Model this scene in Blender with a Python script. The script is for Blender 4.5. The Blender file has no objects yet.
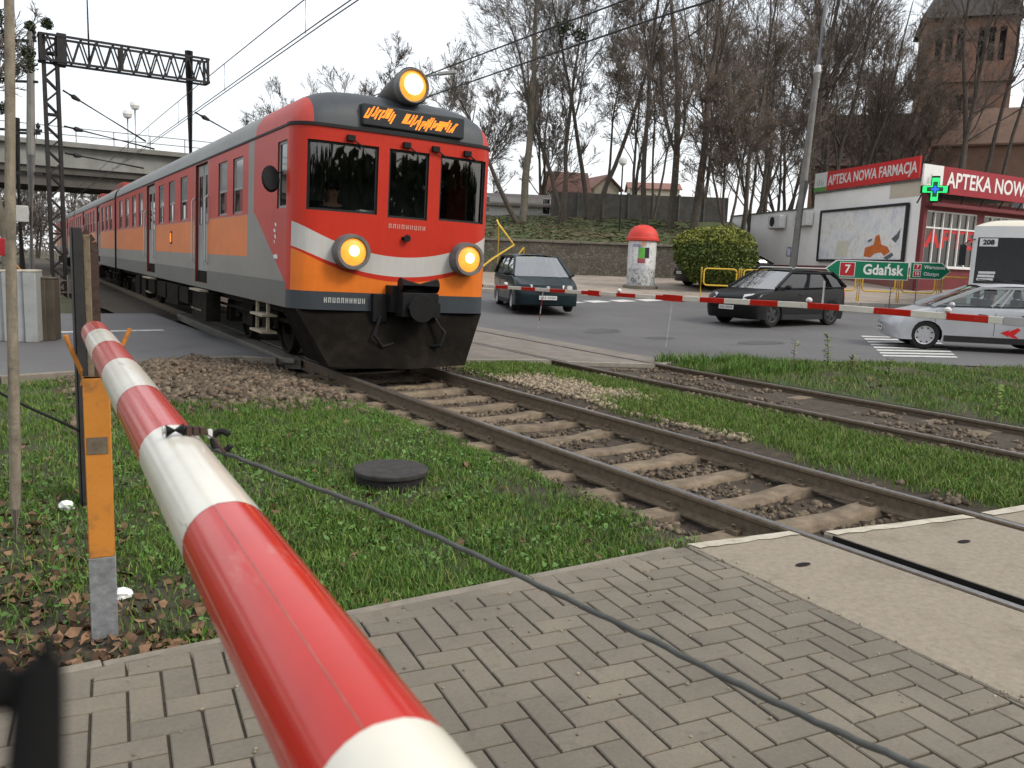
import bpy, bmesh, math, random
import numpy as np
from mathutils import Vector, Matrix, Euler
R = math.radians
C = bpy.context.scene.collection
SC = bpy.context.scene

# ------------------------------------------------------------------ camera, sky, sun, exposure
CAM_H = 1.6
PITCH, YAW, ROLL, FPX = R(8.2918), R(33.5012), math.atan(.0368), 840.0
SA, CA = math.sin(YAW), math.cos(YAW)
cam_d = bpy.data.cameras.new('camera'); cam = bpy.data.objects.new('camera', cam_d); C.objects.link(cam)
cam_d.sensor_width = 36.0; cam_d.lens = FPX * 36.0 / 1024.0
cam_d.clip_start = 0.02; cam_d.clip_end = 3000
cam.location = (0, 0, CAM_H)
cam.rotation_euler = (Matrix.Rotation(-YAW, 3, 'Z') @ Matrix.Rotation(math.pi/2 - PITCH, 3, 'X') @ Matrix.Rotation(ROLL, 3, 'Z')).to_euler()
cam_d.dof.use_dof = True; cam_d.dof.focus_distance = 6.5; cam_d.dof.aperture_fstop = 10.0
SC.camera = cam
SUN_EL, SUN_AZ = R(42), R(150)
world = bpy.data.worlds.new('World'); SC.world = world; world.use_nodes = True
wn = world.node_tree; wn.nodes.clear()
sky = wn.nodes.new('ShaderNodeTexSky'); sky.sky_type = 'NISHITA'; sky.sun_disc = False
sky.sun_elevation = SUN_EL; sky.sun_rotation = SUN_AZ; sky.dust_density = 4.0; sky.air_density = 1.2
bg1 = wn.nodes.new('ShaderNodeBackground'); bg1.inputs['Strength'].default_value = 0.05
wn.links.new(sky.outputs[0], bg1.inputs['Color'])
# the closed overcast deck: soft, very slightly uneven white cloud
tc = wn.nodes.new('ShaderNodeTexCoord'); nz = wn.nodes.new('ShaderNodeTexNoise')
nz.inputs['Scale'].default_value = 2.2; nz.inputs['Detail'].default_value = 4
wn.links.new(tc.outputs['Generated'], nz.inputs['Vector'])
rmp = wn.nodes.new('ShaderNodeValToRGB')
rmp.color_ramp.elements[0].position = .3; rmp.color_ramp.elements[0].color = (.80, .83, .86, 1)
rmp.color_ramp.elements[1].position = .7; rmp.color_ramp.elements[1].color = (.98, .985, .99, 1)
wn.links.new(nz.outputs['Fac'], rmp.inputs['Fac'])
bg2 = wn.nodes.new('ShaderNodeBackground'); bg2.inputs['Strength'].default_value = 0.92
wn.links.new(rmp.outputs[0], bg2.inputs['Color'])
ad = wn.nodes.new('ShaderNodeAddShader'); wo = wn.nodes.new('ShaderNodeOutputWorld')
wn.links.new(bg1.outputs[0], ad.inputs[0]); wn.links.new(bg2.outputs[0], ad.inputs[1]); wn.links.new(ad.outputs[0], wo.inputs['Surface'])
sun_d = bpy.data.lights.new('sun', 'SUN'); sun = bpy.data.objects.new('sun', sun_d); C.objects.link(sun)
sun_d.energy = 1.5; sun_d.angle = R(14); sun_d.color = (1.0, .95, .86)
# sun direction: NISHITA rotation 0 = +Y, growing clockwise seen from above
sun.rotation_euler = Vector((-math.sin(SUN_AZ)*math.cos(SUN_EL), -math.cos(SUN_AZ)*math.cos(SUN_EL), -math.sin(SUN_EL))).to_track_quat('-Z', 'Y').to_euler()
SC.view_settings.view_transform = 'Standard'; SC.view_settings.look = 'None'
SC.view_settings.exposure = 0.25; SC.view_settings.gamma = 1.0; SC.view_settings.use_curve_mapping = False
SC.render.engine = 'CYCLES'
SC.cycles.max_bounces = 6; SC.cycles.transparent_max_bounces = 12; SC.cycles.sample_clamp_indirect = 6

# ------------------------------------------------------------------ places
def ray(x, y):
    x -= 512.0; y -= 384.0
    c, s = math.cos(ROLL), math.sin(ROLL)
    u = c*x + s*y; v = -s*x + c*y
    r = u/FPX; dn = v/FPX
    return r, math.cos(PITCH) - dn*math.sin(PITCH), -math.sin(PITCH) - dn*math.cos(PITCH)
def W(u, d, z=0.0):                      # (right of the view axis, distance ahead) -> world
    return Vector((u*CA + d*SA, -u*SA + d*CA, z))
def UD(x, y):
    return x*CA - y*SA, x*SA + y*CA
def spot(px, py, d):                     # the world point seen at a pixel, d metres ahead
    r, f, z = ray(px, py); t = d/f
    return W(r*t, d, CAM_H + z*t)
def rise(d):                             # the ground climbs gently beyond the junction
    d = np.asarray(d, float)
    return np.where(d < 22, 0, np.where(d < 34, .035*(d-22), .42 + .065*(d-34)))
def ground(px, d, lift=0.0):             # a point on the rising ground in the column of a pixel
    z = float(rise(d)) + lift
    py = 270.0
    for _ in range(30):
        p = spot(px, py, d); py += (p.z - z) / d * FPX
    p = spot(px, py, d); p.z = z
    return p
def trk(y):                              # sideways drift of both tracks with distance
    y = np.asarray(y, float)
    return np.where(y < 8.5, 0, np.where(y < 12.5, .046*(y-8.5)**2/8, .046*(y-10.5)))
XN, XF, GA = 5.06, 8.97, .735            # near track, far track, half gauge

# ------------------------------------------------------------------ shader helpers
class S:
    def __init__(s, nt, o): s.nt = nt; s.o = o
    def _m(s, op, *b):
        n = s.nt.nodes.new('ShaderNodeMath'); n.operation = op
        for i, v in enumerate((s,) + b):
            if isinstance(v, S): s.nt.links.new(v.o, n.inputs[i])
            else: n.inputs[i].default_value = v
        return S(s.nt, n.outputs[0])
    def __add__(s, b): return s._m('ADD', b)
    def __sub__(s, b): return s._m('SUBTRACT', b)
    def __mul__(s, b): return s._m('MULTIPLY', b)
    def gt(s, b): return s._m('GREATER_THAN', b)
    def lt(s, b): return s._m('LESS_THAN', b)
    def mx(s, b): return s._m('MAXIMUM', b)
    def mn(s, b): return s._m('MINIMUM', b)
    def ab(s): return s._m('ABSOLUTE')
    def frac(s): return s._m('FRACT')
    def inv(s): return (s*-1) + 1
    def within(s, a, b): return s.gt(a)*s.lt(b)
def newmat(name):
    m = bpy.data.materials.new(name); m.use_nodes = True
    nt = m.node_tree; b = nt.nodes['Principled BSDF']
    return m, nt, b
def coords(nt, kind='Object'):
    t = nt.nodes.new('ShaderNodeTexCoord'); return t.outputs[kind]
def sep(nt, v):
    n = nt.nodes.new('ShaderNodeSeparateXYZ'); nt.links.new(v, n.inputs[0])
    return [S(nt, n.outputs[i]) for i in range(3)]
def noise(nt, v, scale, detail=4, rough=.6, stretch=None):
    if stretch:
        mp = nt.nodes.new('ShaderNodeMapping'); mp.inputs['Scale'].default_value = stretch
        nt.links.new(v, mp.inputs[0]); v = mp.outputs[0]
    n = nt.nodes.new('ShaderNodeTexNoise'); n.inputs['Scale'].default_value = scale
    n.inputs['Detail'].default_value = detail; n.inputs['Roughness'].default_value = rough
    nt.links.new(v, n.inputs['Vector']); return S(nt, n.outputs['Fac'])
def ramp(nt, f, stops):
    n = nt.nodes.new('ShaderNodeValToRGB'); e = n.color_ramp.elements
    while len(e) < len(stops): e.new(.5)
    for el, (p, c) in zip(e, stops): el.position = p; el.color = (*c, 1) if len(c) == 3 else c
    nt.links.new(f.o, n.inputs[0]); return n.outputs[0]
def mix(nt, f, a, b, mode='MIX'):
    n = nt.nodes.new('ShaderNodeMix'); n.data_type = 'RGBA'; n.blend_type = mode
    if isinstance(f, S): nt.links.new(f.o, n.inputs[0])
    else: n.inputs[0].default_value = f
    for v, i in ((a, 6), (b, 7)):
        if isinstance(v, tuple): n.inputs[i].default_value = (*v, 1)
        else: nt.links.new(v, n.inputs[i])
    return n.outputs[2]
def bump(nt, b, h, strength=.3, dist=.01):
    n = nt.nodes.new('ShaderNodeBump'); n.inputs['Strength'].default_value = strength
    n.inputs['Distance'].default_value = dist
    nt.links.new(h.o, n.inputs['Height']); nt.links.new(n.outputs[0], b.inputs['Normal'])
def sc(c, k): return tuple(min(1, max(0, v*k)) for v in c)
def pm(name, col, rough=.6, var=.18, scale=6.0, bmp=0.0, bscale=60.0, metal=0.0, spec=.22, island=0.0, dirt=None, dscale=3.0, damt=.55, coat=0.0, sheen=0, stretch=None):
    m, nt, b = newmat(name); v = coords(nt)
    n = noise(nt, v, scale, 5, .65, stretch)
    c = ramp(nt, n, [(.3, sc(col, 1-var)), (.7, sc(col, 1+var))])
    if island:
        g = nt.nodes.new('ShaderNodeNewGeometry')
        f = S(nt, g.outputs['Random Per Island'])
        c = mix(nt, 1.0, c, ramp(nt, f, [(0, (1-island,)*3), (1, (1+island,)*3)]), 'MULTIPLY')
    if dirt:
        n2 = noise(nt, v, dscale, 6, .7)
        f = S(nt, ramp(nt, n2, [(damt-.1, (0,)*3), (damt+.12, (1,)*3)]))
        c = mix(nt, f*.85, c, dirt)
    nt.links.new(c, b.inputs['Base Color'])
    b.inputs['Roughness'].default_value = rough; b.inputs['Metallic'].default_value = metal
    b.inputs['Specular IOR Level'].default_value = spec
    if coat: b.inputs['Coat Weight'].default_value = coat; b.inputs['Coat Roughness'].default_value = .05
    if bmp: bump(nt, b, noise(nt, v, bscale, 4, .6), bmp, .01)
    return m
def glass(name, tint=(.5, .55, .55), rough=.02, refl=1.0, base=.06):
    m = bpy.data.materials.new(name); m.use_nodes = True; nt = m.node_tree; nt.nodes.clear()
    o = nt.nodes.new('ShaderNodeOutputMaterial'); mx = nt.nodes.new('ShaderNodeMixShader')
    t = nt.nodes.new('ShaderNodeBsdfTransparent'); t.inputs[0].default_value = (*tint, 1)
    g = nt.nodes.new('ShaderNodeBsdfGlossy'); g.inputs['Roughness'].default_value = rough
    g.inputs['Color'].default_value = (refl, refl, refl, 1)
    lw = nt.nodes.new('ShaderNodeLayerWeight'); lw.inputs['Blend'].default_value = .5
    f = (S(nt, lw.outputs['Facing'])._m('POWER', 4.0))*(.96-base) + base
    nt.links.new(f.o, mx.inputs[0]); nt.links.new(t.outputs[0], mx.inputs[1]); nt.links.new(g.outputs[0], mx.inputs[2])
    nt.links.new(mx.outputs[0], o.inputs[0]); return m
def glow(name, col, strength):
    m, nt, b = newmat(name)
    v = coords(nt); n = noise(nt, v, 9.0, 2)
    c = ramp(nt, n, [(.3, sc(col, .8)), (.7, col)])
    nt.links.new(c, b.inputs['Emission Color']); nt.links.new(c, b.inputs['Base Color'])
    b.inputs['Emission Strength'].default_value = strength
    return m

# ------------------------------------------------------------------ mesh helpers
def frame_of(d):
    d = Vector(d).normalized(); a = Vector((0, 0, 1)) if abs(d.z) < .95 else Vector((1, 0, 0))
    x = d.cross(a).normalized(); return x, x.cross(d).normalized(), d
class MB:
    def __init__(s): s.v = []; s.f = []; s.m = []
    def pt(s, p): s.v.append((p[0], p[1], p[2])); return len(s.v)-1
    def poly(s, pts, m=0):
        b = len(s.v); s.v += [(p[0], p[1], p[2]) for p in pts]; s.f.append(tuple(range(b, b+len(pts)))); s.m.append(m); return s
    def box(s, x0, x1, y0, y1, z0, z1, m=0, M=None):
        b = len(s.v); P = [(x, y, z) for z in (z0, z1) for y in (y0, y1) for x in (x0, x1)]
        if M is not None: P = [tuple(M @ Vector(p)) for p in P]
        s.v += P
        for f in ((0, 2, 3, 1), (4, 5, 7, 6), (0, 1, 5, 4), (2, 6, 7, 3), (0, 4, 6, 2), (1, 3, 7, 5)):
            s.f.append(tuple(b+i for i in f)); s.m.append(m)
        return s
    def bar(s, p0, p1, w, h, m=0, up=None):
        p0, p1 = Vector(p0), Vector(p1); x, y, d = frame_of(p1-p0)
        if up is not None: x = d.cross(Vector(up)).normalized(); y = x.cross(d)
        b = len(s.v)
        for p in (p0, p1):
            for (i, j) in ((-1, -1), (1, -1), (1, 1), (-1, 1)): s.v.append(tuple(p + x*(i*w/2) + y*(j*h/2)))
        for f in ((0, 3, 2, 1), (4, 5, 6, 7), (0, 1, 5, 4), (1, 2, 6, 5), (2, 3, 7, 6), (3, 0, 4, 7)):
            s.f.append(tuple(b+i for i in f)); s.m.append(m)
        return s
    def tube(s, pts, r, n=8, m=0, caps=True):
        pts = [Vector(p) for p in pts]; k = len(pts); rs = r if isinstance(r, (list, tuple)) else [r]*k
        b = len(s.v); px = None
        for i, p in enumerate(pts):
            d = (pts[min(i+1, k-1)] - pts[max(i-1, 0)]).normalized()
            if px is None: x, y, _ = frame_of(d)
            else:
                x = (px - d*px.dot(d)).normalized(); y = d.cross(x)
            px = x
            for j in range(n):
                a = 2*math.pi*j/n; s.v.append(tuple(p + (x*math.cos(a) + y*math.sin(a))*rs[i]))
        for i in range(k-1):
            for j in range(n):
                s.f.append((b+i*n+j, b+i*n+(j+1) % n, b+(i+1)*n+(j+1) % n, b+(i+1)*n+j)); s.m.append(m)
        if caps:
            s.f.append(tuple(b+j for j in range(n))[::-1]); s.m.append(m)
            s.f.append(tuple(b+(k-1)*n+j for j in range(n))); s.m.append(m)
        return s
    def cyl(s, p0, p1, r, r1=None, n=16, m=0): return s.tube([p0, p1], [r, r if r1 is None else r1], n, m)
    def lathe(s, prof, n=20, m=0, M=None, mf=None):
        b = len(s.v); k = len(prof)
        for (r, z) in prof:
            for j in range(n):
                a = 2*math.pi*j/n; p = Vector((r*math.cos(a), r*math.sin(a), z))
                s.v.append(tuple(M @ p if M is not None else p))
        for i in range(k-1):
            for j in range(n):
                s.f.append((b+i*n+j, b+i*n+(j+1) % n, b+(i+1)*n+(j+1) % n, b+(i+1)*n+j)); s.m.append(mf[i] if mf else m)
        if prof[0][0] > 1e-4: s.f.append(tuple(b+j for j in range(n))[::-1]); s.m.append(mf[0] if mf else m)
        if prof[-1][0] > 1e-4: s.f.append(tuple(b+(k-1)*n+j for j in range(n))); s.m.append(mf[-1] if mf else m)
        return s
    def prism(s, poly, w, t, m=0):           # poly: list of 3-D points, extruded by vector w*t
        w = Vector(w)*t; b = len(s.v); n = len(poly)
        s.v += [tuple(Vector(p)) for p in poly] + [tuple(Vector(p)+w) for p in poly]
        s.f.append(tuple(b+i for i in range(n))[::-1]); s.m.append(m)
        s.f.append(tuple(b+n+i for i in range(n))); s.m.append(m)
        for i in range(n):
            j = (i+1) % n; s.f.append((b+i, b+j, b+n+j, b+n+i)); s.m.append(m)
        return s
    def grid(s, P, m=0, flip=False):         # P[i][j] points
        b = len(s.v); ni, nj = len(P), len(P[0])
        for row in P: s.v += [(p[0], p[1], p[2]) for p in row]
        for i in range(ni-1):
            for j in range(nj-1):
                q = (b+i*nj+j, b+i*nj+j+1, b+(i+1)*nj+j+1, b+(i+1)*nj+j)
                s.f.append(q[::-1] if flip else q); s.m.append(m)
        return s
    def wall(s, us, vs, holes, fn, reveal=.04, m=0, mr=None):
        """a wall in (u, v) with real rectangular openings; fn(u, v, depth) -> point"""
        us = sorted(set([round(u, 4) for u in us] + [round(h[i], 4) for h in holes for i in (0, 1)]))
        vs = sorted(set([round(v, 4) for v in vs] + [round(h[i], 4) for h in holes for i in (2, 3)]))
        inside = lambda u, v: any(h[0] < u < h[1] and h[2] < v < h[3] for h in holes)
        b = len(s.v); nv = len(vs)
        for u in us:
            for v in vs: s.v.append(tuple(fn(u, v, 0)))
        for i in range(len(us)-1):
            for j in range(nv-1):
                if inside((us[i]+us[i+1])/2, (vs[j]+vs[j+1])/2): continue
                s.f.append((b+i*nv+j, b+(i+1)*nv+j, b+(i+1)*nv+j+1, b+i*nv+j+1)); s.m.append(m)
        for (a, c, e, f) in holes:
            uu = [u for u in us if a-1e-5 <= u <= c+1e-5]
            for vv, fl in ((e, 0), (f, 1)):
                for i in range(len(uu)-1):
                    q = [fn(uu[i], vv, 0), fn(uu[i+1], vv, 0), fn(uu[i+1], vv, reveal), fn(uu[i], vv, reveal)]
                    s.poly(q if fl else q[::-1], mr if mr is not None else m)
            for u_, fl in ((a, 0), (c, 1)):
                q = [fn(u_, e, 0), fn(u_, f, 0), fn(u_, f, reveal), fn(u_, e, reveal)]
                s.poly(q if not fl else q[::-1], mr if mr is not None else m)
        return s
    def build(s, name, mats, parent=None, smooth=35, bevel=0, fix=False):
        me = bpy.data.meshes.new(name); me.from_pydata(s.v, [], s.f)
        if not isinstance(mats, (list, tuple)): mats = [mats]
        for m in mats: me.materials.append(m)
        if len(mats) > 1: me.polygons.foreach_set('material_index', s.m)
        if fix:
            bm = bmesh.new(); bm.from_mesh(me); bmesh.ops.remove_doubles(bm, verts=bm.verts, dist=.0004)
            bmesh.ops.recalc_face_normals(bm, faces=bm.faces); bm.to_mesh(me); bm.free()
        if smooth:
            me.polygons.foreach_set('use_smooth', [True]*len(me.polygons)); me.set_sharp_from_angle(angle=R(smooth))
        me.update()
        o = bpy.data.objects.new(name, me); C.objects.link(o)
        if parent: o.parent = parent
        if bevel:
            md = o.modifiers.new('bevel', 'BEVEL'); md.width = bevel; md.segments = 2; md.limit_method = 'ANGLE'; md.angle_limit = R(40)
        return o
def tag(o, label=None, cat=None, group=None, kind=None):
    if label: o['label'] = label
    if cat: o['category'] = cat
    if group: o['group'] = group
    if kind: o['kind'] = kind
    return o
def thing(name, label, cat, loc=(0, 0, 0), rz=0.0, group=None, rot=None):
    o = bpy.data.objects.new(name, None); o.empty_display_size = .3; C.objects.link(o)
    o.location = loc; o.rotation_euler = rot if rot else (0, 0, rz)
    return tag(o, label, cat, group)
def children(o): return [c for c in bpy.data.objects if c.parent == o]
def copy_tree(o, parent=None, label=None):
    c = o.copy(); C.objects.link(c)
    if parent: c.parent = parent
    if label: c['label'] = label
    for ch in children(o): copy_tree(ch, c)
    return c
def npmesh(name, verts, faces, mats, parent=None, matidx=None, smooth=False):
    """fast mesh from numpy arrays; faces (n,3) or (n,4)"""
    me = bpy.data.meshes.new(name); nv, (nf, k) = len(verts), faces.shape
    me.vertices.add(nv); me.vertices.foreach_set('co', np.ascontiguousarray(verts, dtype=np.float32).ravel())
    me.loops.add(nf*k); me.loops.foreach_set('vertex_index', np.ascontiguousarray(faces, dtype=np.int32).ravel())
    me.polygons.add(nf); me.polygons.foreach_set('loop_start', np.arange(nf, dtype=np.int32)*k)
    if not isinstance(mats, (list, tuple)): mats = [mats]
    for m in mats: me.materials.append(m)
    if matidx is not None: me.polygons.foreach_set('material_index', matidx.astype(np.int32))
    if smooth: me.polygons.foreach_set('use_smooth', np.ones(nf, dtype=bool))
    me.update(calc_edges=True); me.validate()
    o = bpy.data.objects.new(name, me); C.objects.link(o)
    if parent: o.parent = parent
    return o
def vnoise(x, y, seed=0):
    x = np.asarray(x, float); y = np.asarray(y, float)
    xi = np.floor(x).astype(np.int64); yi = np.floor(y).astype(np.int64); fx = x-xi; fy = y-yi
    fx = fx*fx*(3-2*fx); fy = fy*fy*(3-2*fy)
    def h(a, b):
        n = (a*374761393 + b*668265263 + seed*974634777) & 0x7fffffff
        n = ((n ^ (n >> 13))*1274126177) & 0x7fffffff
        return ((n ^ (n >> 16)) & 0xffff)/65535.0
    return (h(xi, yi)*(1-fx) + h(xi+1, yi)*fx)*(1-fy) + (h(xi, yi+1)*(1-fx) + h(xi+1, yi+1)*fx)*fy
def fbm(x, y, o=3, seed=0):
    t = 0; a = .5
    for i in range(o): t = t + a*vnoise(x*2**i, y*2**i, seed+i); a *= .5
    return t/(1-.5**o)
def text_mb(s, size, ext=.003, bold=.0, align='CENTER'):
    cu = bpy.data.curves.new('t', 'FONT'); cu.body = s; cu.size = size; cu.extrude = ext; cu.offset = bold
    cu.align_x = align; cu.align_y = 'CENTER'; cu.resolution_u = 3
    o = bpy.data.objects.new('t', cu); C.objects.link(o)
    bpy.context.view_layer.update()
    me = bpy.data.meshes.new_from_object(o.evaluated_get(bpy.context.evaluated_depsgraph_get()))
    C.objects.unlink(o); bpy.data.objects.remove(o); bpy.data.curves.remove(cu)
    mb = MB(); mb.v = [tuple(v.co) for v in me.vertices]; mb.f = [tuple(p.vertices) for p in me.polygons]; mb.m = [0]*len(mb.f)
    bpy.data.meshes.remove(me); return mb
def xf(mb, M):
    mb.v = [tuple(M @ Vector(v)) for v in mb.v]; return mb
def basis(o, x, y):                       # matrix: local x, y axes in the plane, z outward
    x = Vector(x).normalized(); y = Vector(y).normalized(); z = x.cross(y)
    return Matrix.Translation(Vector(o)) @ Matrix((x, y, z)).transposed().to_4x4()
rnd = random.Random(7)
# ------------------------------------------------------------------ materials
M = {}
def paintmat(name, col, rough=.3, dirt=None, **k): M[name] = pm(name, col, rough=rough, dirt=dirt, **k)
M['rail_side'] = pm('rail_rust', (.115, .088, .060), .75, .3, 18, .3, 90)
M['rail_top'] = pm('rail_steel', (.26, .25, .245), .36, .25, 30, metal=.8)
M['sleeper'] = pm('sleeper_concrete', (.205, .16, .112), .9, .28, 7, .5, 70, dirt=(.11, .085, .06), dscale=5, damt=.52)
M['stone'] = pm('ballast_stone', (.135, .105, .075), .9, .2, 12, .3, 60, island=.5)
M['stone_pale'] = pm('pale_stone', (.27, .22, .155), .9, .2, 12, .3, 60, island=.45)
M['slab'] = pm('crossing_slab', (.258, .222, .172), .85, .16, 26, .45, 120, dirt=(.17, .142, .105), dscale=2.2, damt=.62)
M['slab_edge'] = pm('slab_edge', (.46, .42, .34), .8, .15, 9, .3, 90, dirt=(.28, .24, .18), dscale=8, damt=.6)
M['asphalt'] = pm('asphalt', (.128, .125, .125), .6, .2, .9, .6, 140, dirt=(.092, .089, .088), dscale=.45, damt=.55)
M['white_line'] = pm('road_paint', (.55, .55, .53), .7, .15, 6, .2, 80, dirt=(.2, .2, .2), dscale=7, damt=.62)
M['pavement'] = pm('pavement', (.32, .265, .22), .85, .15, 1.5, .3, 60, dirt=(.2, .18, .15), dscale=.8, damt=.55)
M['kerb'] = pm('kerb_concrete', (.30, .28, .25), .85, .2, 6, .3, 60)
M['joint'] = pm('sand_joint', (.05, .04, .03), .95, .3, 30, .4, 120)
M['edging'] = pm('edging', (.21, .185, .15), .9, .2, 9, .3, 80)
def paver_mat():
    m, nt, b = newmat('paver'); v = coords(nt)
    g = nt.nodes.new('ShaderNodeNewGeometry'); f = S(nt, g.outputs['Random Per Island'])
    c = ramp(nt, f, [(0, (.142, .124, .098)), (.5, (.160, .140, .110)), (1, (.180, .157, .122))])
    n = noise(nt, v, 55, 4, .7); c = mix(nt, .5, c, ramp(nt, n, [(.3, (.75,)*3), (.7, (1.2,)*3)]), 'MULTIPLY')
    n2 = noise(nt, v, 1.7, 5, .6); c = mix(nt, .8, c, ramp(nt, n2, [(.35, (.8, .79, .77)), (.65, (1.12, 1.1, 1.06))]), 'MULTIPLY')
    n3 = noise(nt, v, 5.5, 6, .8); st = S(nt, ramp(nt, n3, [(.56, (0,)*3), (.70, (1,)*3)]))
    c = mix(nt, st*.6, c, (.082, .07, .056)); n4 = noise(nt, v, 34, 5, .8); c = mix(nt, S(nt, ramp(nt, n4, [(.66, (0,)*3), (.72, (.6,)*3)])), c, (.27, .245, .2))
    nt.links.new(c, b.inputs['Base Color']); b.inputs['Roughness'].default_value = .85
    bump(nt, b, noise(nt, v, 160, 4, .7), .45, .006); return m
M['paver'] = paver_mat()
def soil_mat():
    m, nt, b = newmat('soil'); v = coords(nt)
    a = nt.nodes.new('ShaderNodeAttribute'); a.attribute_name = 'turf'; f = S(nt, a.outputs['Fac'])
    n = noise(nt, v, 9, 6, .7); d = ramp(nt, n, [(.3, (.032, .024, .017)), (.55, (.066, .049, .033)), (.75, (.135, .103, .068))])
    n2 = noise(nt, v, 14, 5, .7); g = ramp(nt, noise(nt, v, 60, 6, .8), [(.3, (.022, .028, .010)), (.55, (.05, .062, .018)), (.75, (.10, .09, .045))])
    c = mix(nt, f, d, g); nt.links.new(c, b.inputs['Base Color']); b.inputs['Roughness'].default_value = .95
    bump(nt, b, noise(nt, v, 45, 6, .75), .9, .02); return m
M['soil'] = soil_mat()
def turf_mat(name, greens, browns, scale=.25, amt=.5):
    m, nt, b = newmat(name); v = coords(nt)
    g = ramp(nt, noise(nt, v, 3.2, 8, .75), [(.3, greens[0]), (.7, greens[1])])
    br = ramp(nt, noise(nt, v, 4.1, 8, .75), [(.3, browns[0]), (.7, browns[1])])
    f = S(nt, ramp(nt, noise(nt, v, scale, 6, .7), [(amt-.1, (0,)*3), (amt+.12, (1,)*3)]))
    c = mix(nt, f, g, br); nt.links.new(c, b.inputs['Base Color']); b.inputs['Roughness'].default_value = .95
    bump(nt, b, noise(nt, v, 6, 8, .8), 1.0, .15); return m
M['verge'] = turf_mat('verge', ((.04, .055, .016), (.085, .115, .03)), ((.09, .07, .045), (.2, .16, .11)))
M['hill'] = turf_mat('hill_turf', ((.055, .075, .022), (.10, .13, .045)), ((.11, .085, .055), (.20, .15, .10)), .3, .57)
def blade(name, c, i=.35): M[name] = pm(name, c, .6, .15, 3, spec=.25, island=i)
blade('blade_a', (.070, .150, .020)); blade('blade_b', (.125, .19, .034)); blade('blade_c', (.17, .17, .06)); blade('weed_leaf', (.085, .165, .04))
M['dead_leaf'] = pm('dead_leaf', (.145, .085, .05), .85, .25, 30, island=.75)

# ------------------------------------------------------------------ the near ground
EDX = [-40, .37, 1.2, 2.56, 3.6, 4.05, 5.0, 7.2, 8.31, 9.19, 10.06, 11.95, 12.9, 14.28, 16.2, 20, 30]
EDY = [11.3, 11.73, 11.94, 12.95, 12.95, 12.6, 12.3, 11.95, 10.95, 10.3, 10.7, 10.5, 9.92, 9.2, 8.0, 4.6, -6]
def road_edge(x): return np.interp(x, EDX, EDY)
def sstep(a, b, x):
    t = np.clip((x-a)/(b-a), 0, 1); return t*t*(3-2*t)
def slab_y(x): return np.interp(x, [3.45, 4.3, 5.8, 8.4], [3.37, 3.26, 2.90, 2.75])
def turf(x, y):
    x = np.asarray(x, float); y = np.asarray(y, float)
    nA = fbm(x*1.1, y*1.1, 4, 3); nB = fbm(x*3.1, y*3.1, 3, 9)
    k = 3.75 + .5*(nA-.5)*2
    left = 1-sstep(-.35, .25, x-k)
    heap = sstep(8.5, 9.6, y + .9*(nB-.5) + .30*np.clip(x-2.2, -3, 1)) * sstep(.7, 1.5, x+.5*(nA-.5))
    litter = (1-sstep(.2, 1.5, x+.8*(nB-.5)))*(1-sstep(3.9, 5.2, y+.8*(nA-.5)))
    left = left*(1-.97*heap)*(1-.8*litter)*(.55+.45*sstep(.3, .5, nA)) * (1-.35*(1-sstep(-.2, 1.2, x)))
    mid = sstep(6.30, 6.62, x-trk(y)+.5*(nA-.5))*(1-sstep(7.8, 8.1, x-trk(y)))
    midg = 1-(1-sstep(7.1, 7.6, x+.5*(nB-.5)))*sstep(7.5, 8.5, y+.6*(nA-.5))*(1-sstep(9.8, 10.6, y))
    mid = mid*midg
    inner = (np.abs(x-XF-trk(y)) < .7)*.12*sstep(.5, .7, nB)
    right = sstep(9.75, 10.0, x-trk(y))*(.35+.65*sstep(.36, .56, nA))
    sl = (np.abs(x-XN-trk(y)) < .75)*.05*sstep(.6, .8, nB)
    t = np.maximum.reduce([left*(x < 4.6), mid, inner, right, sl])
    return np.clip(t, 0, 1)
def gheight(x, y):
    x = np.asarray(x, float); y = np.asarray(y, float)
    n1 = fbm(x*1.6, y*1.6, 3, 5)-.5; n2 = fbm(x*9, y*9, 2, 6)-.5
    d = np.abs(x-XN-trk(y))
    z = -.075 + .05*n1 + .02*n2
    heap = sstep(7.8, 9.2, y)*sstep(.8, 2, x)*(1-sstep(3.0, 3.8, x))
    z = z + heap*(.06 + .12*(fbm(x*2.5, y*2.5, 2, 8)-.4))
    z = z*sstep(.82, 1.45, d) + (-.205 + .03*n1 + .03*n2)*(1-sstep(.82, 1.45, d))
    df = np.abs(x-XF-trk(y))
    z = np.where(df < 1.0, z*sstep(.6, 1.0, df) + (-.085+.03*n1+.02*n2)*(1-sstep(.6, 1.0, df)), z)
    z = np.where(x > 9.9+trk(y), -.02+.04*n1+.02*n2, z)
    z = z - .35*sstep(-.02, .12, y - road_edge(x))
    z = np.where(x < 3.50, z - .30*(1-sstep(3.33, 3.42, y+.03*(x-2))), z)
    z = np.where((x >= 3.44), z - .5*(1-sstep(-.06, .02, y - slab_y(x))), z)
    return z
def near_ground():
    xs = np.arange(-3.5, 18.5, .06); ys = np.arange(1.5, 13.4, .06)
    X, Y = np.meshgrid(xs, ys, indexing='ij'); Z = gheight(X, Y); ni, nj = X.shape
    V = np.stack([X, Y, Z], -1).reshape(-1, 3); i = np.arange(ni*nj).reshape(ni, nj)
    F = np.stack([i[:-1, :-1], i[1:, :-1], i[1:, 1:], i[:-1, 1:]], -1).reshape(-1, 4)
    o = npmesh('ground', V, F, M['soil'], smooth=True)
    a = o.data.attributes.new('turf', 'FLOAT', 'POINT'); a.data.foreach_set('value', turf(X, Y).astype(np.float32).ravel())
    tag(o, kind='structure')
near_ground()

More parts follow.
